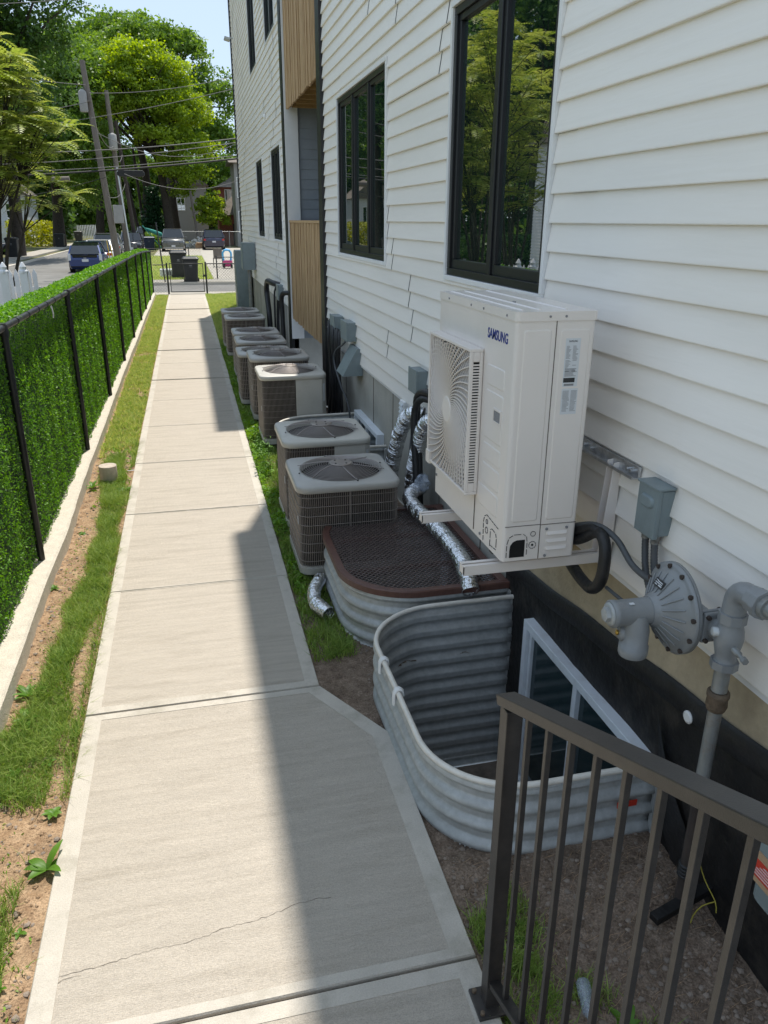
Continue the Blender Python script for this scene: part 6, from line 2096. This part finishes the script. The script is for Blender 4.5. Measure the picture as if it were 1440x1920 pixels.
wire('lower thick wire of the long horizontal pair', sag((-9, Y, 4.5), (3.6, Y, 5.85), .2), .018)
wire('thick black telephone cable bundle above the splice case', sag((-9, Y, 4.05), (3.6, Y, 5.15), .14), .040, 'wire_dark')
wire('thin cable just above the thick black bundle', sag((-9, Y, 4.2), (3.6, Y, 5.28), .15), .016)
wire('cable sagging from the near pole to the right', sag((-3.3, Y, 5.9), (3.5, Y, 6.1), .95), .012)
wire('cable sagging lowest, right of the splice case', sag((-2.4, Y, 4.3), (3.5, Y, 4.5), .7), .014)
wire('lowest cable left of the poles', sag((-9, Y, 3.0), (-3.2, Y, 4.15), .15), .012, 'wire_dark')
wire('cable from the near pole dropping towards the second pole', sag((-3.4, 39.4, 6.2), (-4.05, 58, 6.9), .4), .018)
wire('pair of cables between the second and third poles', sag((-4.1, 58, 6.4), (-4.5, 73, 7.4), .5), .018)
wire('short thin service drop low between the poles', sag((-3.2, 39, 3.35), (-4.5, 73, 5.2), .4), .014)

# ================================================================== houses
def window_panel(parent, loc, x0, x1, y, z0, z1, fm='trim'):
    w = W(MB().box(x0-.08, x1+.08, y-.06, y, z0-.08, z0).box(x0-.08, x1+.08, y-.06, y, z1, z1+.08).box(x0-.08, x0, y-.06, y, z0, z1).box(x1, x1+.08, y-.06, y, z0, z1).box((x0+x1)/2-.03, (x0+x1)/2+.03, y-.05, y, z0, z1), loc).build('window', fm, parent)
    W(MB().box(x0, x1, y-.03, y-.005, z0, z1), loc).build('pane', 'glass', w)
def gable(x0, x1, y0, y1, z0, z1, over=.4, axis='x'):
    m = MB()
    if axis == 'x':
        ym = (y0+y1)/2
        v = [(x0-over, y0-over, z0), (x1+over, y0-over, z0), (x1+over, y1+over, z0), (x0-over, y1+over, z0), (x0-over, ym, z1), (x1+over, ym, z1)]
        m.add(v, [(0, 1, 5, 4), (2, 3, 4, 5), (0, 4, 3), (1, 2, 5), (0, 3, 2, 1)])
    elif axis == 'h':
        xm, ym = (x0+x1)/2, (y0+y1)/2
        d = min(x1-x0, y1-y0)/2*.8
        v = [(x0-over, y0-over, z0), (x1+over, y0-over, z0), (x1+over, y1+over, z0), (x0-over, y1+over, z0), (x0+d, ym, z1), (x1-d, ym, z1)]
        m.add(v, [(0, 1, 5, 4), (2, 3, 4, 5), (3, 0, 4), (1, 2, 5), (0, 3, 2, 1)])
    else:
        xm = (x0+x1)/2
        v = [(x0-over, y0-over, z0), (x1+over, y0-over, z0), (x1+over, y1+over, z0), (x0-over, y1+over, z0), (xm, y0-over, z1), (xm, y1+over, z1)]
        m.add(v, [(1, 2, 5, 4), (3, 0, 4, 5), (0, 1, 4), (2, 3, 5), (0, 3, 2, 1)])
    return m
loc = (7, 100, GZ)
t = thing('brick_house', 'red brick house with grey shingle roof and a low porch, across the street', 'house', loc)
W(MB().box(4.3, 12, 97, 108, GZ, 5.9), loc).build('wall', 'brick', t)
W(gable(4.3, 12, 97, 108, 5.9, 8.1, .5, 'h'), loc).build('roof', 'roof', t)
window_panel(t, loc, 4.9, 6.0, 97, 4.0, 5.6)
window_panel(t, loc, 4.95, 6.0, 97, .9, 2.3)
t2 = thing('porch_wing', 'low red brick wing with a pointed shingle roof in front of the brick house', 'outbuilding', (5.5, 93, GZ))
W(MB().box(3.75, 8, 91, 95.5, GZ, 2.9), (5.5, 93, GZ)).build('wall', 'brick', t2)
W(gable(3.75, 8, 91, 95.5, 2.9, 4.9, .35, 'h'), (5.5, 93, GZ)).build('roof', 'roof', t2)
W(MB().box(5.2, 5.9, 90.95, 91.0, GZ, 2.0), (5.5, 93, GZ)).build('door', 'pole_dark', t2)
loc = (8, 84, GZ)
t = thing('grey_house', 'tall grey house with white trimmed windows just visible past the corner trim', 'house', loc)
W(MB().box(5.35, 14, 86, 92, GZ, 7.8), loc).build('wall', 'stucco', t)
W(gable(5.35, 14, 86, 92, 7.8, 8.3, .5, 'x'), loc).build('roof', 'roof', t)
window_panel(t, loc, 5.6, 6.4, 86, 4.6, 6.4)
window_panel(t, loc, 5.6, 6.4, 86, 1.2, 3.2)
loc = (.5, 115, GZ)
t = thing('stucco_house', 'pale grey stucco house half hidden behind the large trees', 'house', loc)
W(MB().box(-1.8, 3.2, 112, 120, GZ, 6.6), loc).build('wall', 'stucco', t)
W(gable(-1.8, 3.2, 112, 120, 6.6, 8.4, .4, 'y'), loc).build('roof', 'roof', t)
window_panel(t, loc, -.6, .3, 112, 3.6, 5.0)
# white house under the trees on the left
loc = (-20.6, 105, GZ)
t = thing('white_house', 'white gabled house with arched windows glimpsed under the trees at the left', 'house', loc)
W(MB().box(-23, -17.6, 103, 110, GZ, 5.0), loc).build('wall', 'house_white', t)
m = MB().add([(-23, 103, 5.0), (-17.6, 103, 5.0), (-20.3, 103, 7.4)], [(0, 1, 2)])
W(m, loc).build('gable_wall', 'house_white', t)
W(gable(-23, -17.6, 103.05, 110, 5.02, 7.5, .3, 'y'), loc).build('roof', 'roof', t)
window_panel(t, loc, -21.9, -20.9, 103, 1.5, 4.0)
window_panel(t, loc, -19.8, -18.9, 103, 1.5, 4.0)
W(MB().box(-23.4, -17.2, 101, 102.9, GZ, .9).box(-23.2, -17.4, 101.1, 101.2, .9, 1.7), loc).build('porch', 'house_white', t)
# grey clapboard house opposite, seen mainly in the window reflections
loc = (-17, 36, GZ)
t = thing('clapboard_house', 'pale grey clapboard house across the left street, mirrored in the nearest window', 'house', loc)
W(MB().box(-24, -15.2, 31, 42, GZ, 6.2), loc).build('wall', 'house_white', t)
m = MB()
for k in range(40):
    z = GZ+.16*k
    m.add([(-15.2, 31, z), (-15.2, 42, z), (-15.17, 42, z), (-15.17, 31, z), (-15.2, 31, z+.15), (-15.2, 42, z+.15)], [(0, 1, 2, 3), (3, 2, 5, 4)])
W(m, loc).build('clapboards', 'house_white', t, stuff=True)
W(gable(-24, -15.2, 31, 42, 6.2, 9.2, .4, 'x'), loc).build('roof', 'roof', t)
for y_ in (33, 36, 39):
    w = W(MB().box(-15.16, -15.08, y_-.08, y_+1.08, 1.4, 3.1), loc).build('window', 'trim', t)
    W(MB().box(-15.08, -15.06, y_, y_+1, 1.5, 3.0), loc).build('pane', 'glass', w)
# white board fences far left
t = thing('board_fence', 'white board fence far up the left street beyond the big trunk', 'fence', (-14.5, 128, GZ))
for k in range(12):
    x = -14.6+.32*k*.4; y_ = 122+k*.9
    W(MB().box(x-.03, x+.03, y_-.42, y_+.42, GZ, 1.6), (-14.5, 128, GZ)).build('board', 'picket', t)
t = thing('board_fence', 'grey board fence running behind the big trunk at the left', 'fence', (-20, 128, GZ))
W(MB().box(-24, -15, 127.9, 128, GZ, 1.5), (-20, 128, GZ)).build('boards', 'picket', t)

# ================================================================== trees
def tree(name, label, trunk_pts, radii, blobs, leafm, leaf, n_clump, per, clump_r, seed, limbs=26, group=None, cat='tree', barkm='bark', shell=.55, ivy=False):
    """trunk path, limbs reaching into a crown made of leaf clumps spread through ellipsoidal masses"""
    rg = np.random.default_rng(seed)
    loc = trunk_pts[0]
    t = thing(name, label, cat, loc, 0, group)
    m = MB()
    m.tube(smooth_path(trunk_pts, .8), list(np.interp(np.linspace(0, 1, len(smooth_path(trunk_pts, .8))), np.linspace(0, 1, len(radii)), radii)), 10)
    vol = np.array([b[3]*b[4]*b[5] for b in blobs])**.8
    idx = rg.choice(len(blobs), n_clump, p=vol/vol.sum())
    B = np.array(blobs)[idx]
    d = unitv(rg.normal(size=(n_clump, 3)))
    d[:, 2] = np.where(d[:, 2] < -.35, -d[:, 2]*.6, d[:, 2])
    rad_ = (shell+(1-shell)*rg.random(n_clump)**.6)
    CC = B[:, :3]+d*B[:, 3:6]*rad_[:, None]*(0.86+.28*rg.random((n_clump, 1)))
    T = Vector(trunk_pts[-1]); Tb = Vector(trunk_pts[-2])
    order = rg.permutation(n_clump)[:limbs]
    for j in order:
        e = Vector(CC[j]); s = T.lerp(Tb, float(rg.random())*.6)
        mid = s.lerp(e, .45)+Vector((0, 0, (e-s).length*.10))+Vector(tuple(rg.normal(size=3)*.03*(e-s).length))
        r0 = radii[-1]*.62
        P_ = smooth_path([s, mid, e], (e-s).length/5)
        m.tube(P_, list(np.linspace(r0, .03, len(P_))), 6)
    W(m, loc).build('trunk', barkm, t)
    sizes = clump_r*(.6+.8*rg.random(n_clump))
    cnt = per
    C = np.repeat(CC, cnt, 0)+unitv(rg.normal(size=(n_clump*cnt, 3)))*(rg.random((n_clump*cnt, 1))**.45)*np.repeat(sizes, cnt)[:, None]*np.array([1, 1, .62])
    V, F, A = leaves(C, leaf, aspect=.7, droop=.2, bias=(0, -.1, .9), rng=rg)
    A = np.clip(A*.55+np.repeat(rg.random(n_clump), cnt)*.45, 0, 1)
    V = V-np.array(loc)
    np_obj('crown', np_mesh('crown', V, F, leafm, A), t, True)
    return t
G_TR = 'street trees'
# big dark oaks upper left
tree('oak_tree', 'huge dark oak filling the upper left of the view', [(-11.9, 64, -.25), (-11.7, 64, 3), (-11.5, 64, 7), (-11.3, 63, 10)], [.5, .42, .36, .3],
     [(-14.5, 62, 13, 6, 6, 6), (-10.5, 63, 16.5, 5.0, 5, 5.0), (-12, 60, 9, 5.0, 5, 3.4), (-17, 62, 9.5, 5, 5, 4), (-9.2, 63.5, 12, 2.8, 4, 4), (-13, 64, 20, 6, 5, 5), (-8.8, 64, 19.5, 2.2, 3, 1.8), (-18, 60, 17, 5, 5, 6)],
     'oak', .30, 760, 75, 1.15, 1, 60, G_TR)
tree('oak_tree', 'dark broad tree under the huge oak at the left edge', [(-15.5, 58, -.25), (-15.4, 58, 3), (-15.2, 58, 5.5)], [.36, .3, .25],
     [(-15.5, 56, 7.0, 4.2, 4, 2.8), (-13.0, 57, 6.4, 2.4, 3, 1.9), (-18, 56, 6.0, 3.5, 4, 3.2), (-16.5, 55, 4.2, 2.6, 3, 1.2)], 'oak', .26, 300, 75, .9, 2, 30, G_TR)
tree('maple_tree', 'dark green tree with massive split trunk over the left pavement', [(-12.4, 88, -.25), (-12.2, 88, 3), (-12.0, 88, 7), (-11.7, 87, 9)], [.7, .5, .4, .3],
     [(-12, 86, 10, 5, 5, 4.5), (-9.3, 86, 8.0, 2.8, 4, 3.2), (-7.6, 86, 5.6, 1.6, 3, 2.4), (-8.6, 87, 3.6, 1.2, 2, 1.8), (-14.5, 86, 7.5, 4, 4, 3.0), (-8.7, 87, 13.5, 2.8, 4, 4.5), (-10.5, 86, 5.8, 2.6, 3, 1.5), (-11, 88, 16, 4, 4, 4)], 'mid', .32, 560, 65, 1.1, 3, 40, G_TR)
tree('maple_tree', 'mid green tree behind the utility poles', [(-11.5, 120, -.25), (-11, 120, 5), (-10.8, 119, 12)], [.6, .5, .4],
     [(-11, 118, 19, 6, 5, 6), (-7.5, 118, 15, 4, 5, 5), (-12, 116, 12, 5, 5, 5), (-7.6, 120, 24, 4.5, 5, 3.6), (-9, 119, 9, 4, 4, 4), (-3.0, 121, 24.5, 4, 4, 3.0)], 'mid', .44, 420, 65, 1.6, 4, 40, G_TR)
tree('oak_tree', 'dark oak outside the left edge, mirrored in the house windows', [(-18, 48, -.25), (-18, 48, 4), (-17.6, 48, 8)], [.6, .5, .4],
     [(-18, 48, 12, 6, 6, 5), (-14.5, 49, 9, 4, 4, 4), (-21, 50, 14, 5, 5, 6), (-17, 50, 17, 5, 5, 4), (-22, 46, 10, 4, 4, 4)], 'oak', .34, 330, 60, 1.3, 31, 20, G_TR)
tree('oak_tree', 'second dark oak far outside the left edge, behind the clapboard house', [(-29, 62, -.25), (-29, 62, 5), (-28.6, 62, 9)], [.6, .5, .4],
     [(-29, 62, 14, 8, 6, 7), (-24, 62, 11, 5, 5, 6), (-27, 60, 20, 7, 5, 5), (-35, 60, 14, 6, 6, 7)], 'oak', .45, 330, 60, 1.7, 32, 10, G_TR)
# the bright maple and its companion in the middle
tree('maple_tree', 'bright yellow green maple with dark forking trunk in the middle distance', [(-3.1, 92, -.25), (-3.4, 92, 4), (-3.6, 92, 8), (-4.2, 92, 11)], [.62, .5, .42, .3],
     [(-6.0, 90, 15.2, 3.9, 4, 2.3), (-2.2, 90, 15.6, 4.4, 4, 2.6), (-6.8, 90, 12.6, 2.8, 3, 1.8), (0.3, 90, 12.4, 3.4, 4, 3.0), (-3.4, 90, 17.4, 3.4, 4, 1.6), (-1.4, 89, 10.0, 3.0, 3, 2.2), (1.2, 89, 9.0, 2.6, 3, 1.9), (-1.0, 89, 7.2, 1.6, 2, 1.6), (1.8, 89, 6.4, 1.8, 2, 1.5), (.2, 89.5, 5.2, 1.0, 2, 1.0)],
     'maple', .28, 640, 70, .95, 5, 60, G_TR, shell=.35)
tree('maple_tree', 'tall green tree behind the bright maple, reaching to the house corner', [(-.9, 104, -.25), (-1.2, 104, 5), (-.6, 104, 11), (0, 104, 14)], [.7, .6, .5, .35],
     [(1.0, 103, 20.0, 3.6, 4, 3.0), (3.6, 102, 15.0, 3.2, 4, 4.2), (-2.5, 104, 21.5, 4.0, 4, 2.4), (4.4, 101, 10.5, 2.8, 4, 3.0), (2.4, 102, 12.0, 3.2, 4, 3.0), (-5.5, 105, 19.5, 3.6, 4, 3.0), (3.6, 101, 7.2, 2.6, 3, 1.6)],
     'mid', .36, 430, 65, 1.1, 6, 50, G_TR, shell=.4)
tree('maple_tree', 'second dark trunk right of the bright maple with high leaves', [(-1.4, 90, -.25), (-1.7, 90, 5), (-2.2, 90, 10)], [.5, .42, .3],
     [(-2.0, 89, 13, 2.6, 3, 2)], 'maple', .3, 60, 60, .9, 16, 16, G_TR)
tree('young_tree', 'small sunlit tree in front of the brick house', [(2.9, 90, -.25), (2.9, 90, 1.5), (2.9, 90, 2.5)], [.14, .12, .1],
     [(2.8, 89, 3.6, 1.4, 1.5, 1.7), (3.6, 88.5, 2.4, 1.0, 1.2, 1.2), (2.0, 89, 2.2, .9, 1, .8)], 'maple', .22, 80, 60, .55, 7, 14, G_TR)
tree('ivy_tree', 'dark ivy covered trunk below the bright maple', [(-3.3, 91, -.25), (-3.4, 91, 3), (-3.5, 91, 5)], [.8, .7, .5],
     [(-3.2, 90.8, 1.7, .95, .9, 2.2), (-3.0, 90.8, 3.8, .8, .8, 1.8), (-2.2, 90.8, 1.0, 1.0, .8, 1.1)], 'ivy', .22, 170, 60, .4, 8, 4, G_TR, shell=.6)
# distant green backdrop
def hedge_mass(name, label, x0, x1, y, z0, z1, n, leaf, seed, m_='mid', dy=4):
    rg = np.random.default_rng(seed)
    x = rg.uniform(x0, x1, n); u = rg.random(n)
    zt = z1*(.65+.5*fbm(x, x*0, seed, .18))
    C = np.stack([x, y+dy*rg.normal(size=n)*.4, z0+(zt-z0)*u**.8], 1)
    V, F, A = leaves(C, leaf, aspect=.75, bias=(0, -.4, .8), rng=rg)
    lm = fbm(x, C[:, 2], seed+1, .35)
    o = np_obj(name, np_mesh(name, V, F, m_, np.clip(A*.4+lm*.7-.05, 0, 1)), None, True)
    tag(o, label, 'trees')
hedge_mass('far_trees', 'far off mass of trees closing the end of the left street', -34, 14, 155, -.5, 14, 34000, .85, 41)
hedge_mass('far_trees', 'dark mass of trees behind the white house at the left', -60, -15, 122, -.5, 17, 26000, .85, 43, 'oak')
hedge_mass('far_trees', 'wooded backdrop left of the street, mirrored in the windows', -60, -24, 60, -.5, 20, 15000, .8, 44, 'oak', 10)
hedge_mass('far_trees', 'leafy undergrowth behind the stucco house and parked cars', -6, 8, 124, -.5, 10, 12000, .6, 45, 'mid')
hedge_mass('hedge', 'dark hedge and shrubs beside the shaded pavement at the left', -19, -12.6, 60, -.25, 1.5, 2600, .28, 46, 'oak', 3)
hedge_mass('hedge', 'dark undergrowth below the big trees at the far left', -19, -13, 47, -.25, 2.0, 3000, .26, 47, 'oak', 3)
hedge_mass('golden_shrub', 'golden green shrubs by the white house at the left', -17.5, -12.9, 90, -.25, 2.2, 1600, .3, 48, 'yellow_leaf', 2)
hedge_mass('golden_shrub', 'small golden shrub just past the end of the leafy fence', -2.35, -1.85, 41.5, -.25, .85, 700, .10, 49, 'yellow_leaf', .5)
hedge_mass('hedge', 'low shrubs and weeds left of the grey suv', -3.6, -2.3, 80, -.25, 1.4, 500, .25, 50, 'mid', 1)
tag(MB().cyl((-4.0, 128, 1.5), (-4.0, 128, 3.2), .8).build('far_red_sign', 'paint_red'), 'red blurred object far down the street behind the dark poles', 'red object')

# lawn tufts beyond the street
p = np.stack([rg.uniform(-2.8, 1.1, 9000), 37.6+25*rg.random(9000)**1.5, np.full(9000, -.16)], 1)
grass('grass', 'bright patch of grass across the street behind the bins', p, .10, 'grass_dry', rg, .014, .8)

# ailanthus with pinnate fronds at the left edge
def frond(rg, base, direction, L_, n=9):
    d = Vector(direction).normalized(); p = Vector(base); vs, fs, at = [], [], []
    side = d.cross(Vector((0, 0, 1)))
    if side.length < .05: side = Vector((1, 0, 0))
    side.normalize(); tone = rg.random()
    for i in range(n):
        t = (i+1)/n
        d = (d+Vector((0, 0, -.11))).normalized()
        p = p+d*(L_/n)
        ll = L_*.27*math.sin(PI*(.18+.72*t))*(.85+.3*rg.random())
        for s in (-1, 1):
            u = (side*s+d*.45+Vector((0, 0, -.12))).normalized()
            w = (d-u*d.dot(u)).normalized()*ll*.21
            a = p; k = len(vs)
            vs += [a, a+u*ll*.45+w, a+u*ll, a+u*ll*.45-w]
            fs.append((k, k+1, k+2, k+3)); at.append(min(1, tone*.7+.3*rg.random()))
    return vs, fs, at
def ailanthus(label, base, stems, seed, group=None):
    rg = random.Random(seed)
    t = thing('ailanthus_tree', label, 'tree', base, 0, group)
    m = MB(); VS, FS, AT = [], [], []
    for (tx, ty, tz, rr_, nf) in stems:
        top = Vector((tx, ty, tz))
        P_ = smooth_path([base, Vector(base).lerp(top, .5)+Vector((rg.uniform(-.2, .2), rg.uniform(-.2, .2), .2)), top], .5)
        m.tube(P_, list(np.linspace(.06, .015, len(P_))), 6)
        for c in range(nf):
            # rosette of fronds
            q = top+Vector((rg.gauss(0, rr_), rg.gauss(0, rr_), rg.gauss(0, rr_*.8)))
            m.tube([P_[-3], q], [.015, .008], 4)
            k = rg.randint(6, 10)
            for j in range(k):
                a = 2*PI*j/k+rg.uniform(-.3, .3)
                v, f, at = frond(rg, q, (math.cos(a), math.sin(a), rg.uniform(.1, .9)), rg.uniform(.45, .8))
                o = len(VS); VS += v; FS += [tuple(i+o for i in x) for x in f]; AT += at
    W(m, base).build('trunk', 'bark', t)
    V = np.array([tuple(v) for v in VS])-np.array(base)
    np_obj('fronds', np_mesh('fronds', V, np.array(FS), 'ail', AT), t, True)
    return t
ailanthus('ailanthus tree with long feathery fronds reaching in at the left edge', (-4.7, 22.0, -.25),
          [(-3.9, 22.2, 5.2, .45, 26), (-3.35, 22, 4.3, .35, 22), (-4.3, 22.6, 6.1, .45, 18), (-4.0, 21.6, 3.7, .45, 26), (-4.9, 21.4, 5.4, .6, 14), (-5.3, 22, 4.2, .6, 12), (-4.6, 21, 6.6, .4, 10), (-3.7, 22.5, 3.0, .4, 10)], 3)
ailanthus('second feathery ailanthus outside the left edge, mirrored in the house windows', (-6.6, 24.0, -.25),
          [(-6.4, 24, 6.0, .6, 16), (-5.8, 23.5, 4.6, .6, 16), (-7.2, 25.5, 5.0, .7, 16), (-6.2, 25.6, 7.2, .5, 14), (-6.6, 22.6, 5.6, .6, 16), (-6.0, 22.5, 3.4, .5, 14), (-6.6, 26.4, 3.6, .5, 14)], 4)
ailanthus('third ailanthus beyond the left edge, mirrored in the farther window', (-7.6, 30.0, -.25),
          [(-7.4, 30, 6.4, .7, 16), (-6.8, 29.0, 4.8, .6, 14), (-7.4, 31.5, 5.2, .7, 14), (-7.8, 28.6, 7.6, .6, 14)], 5)
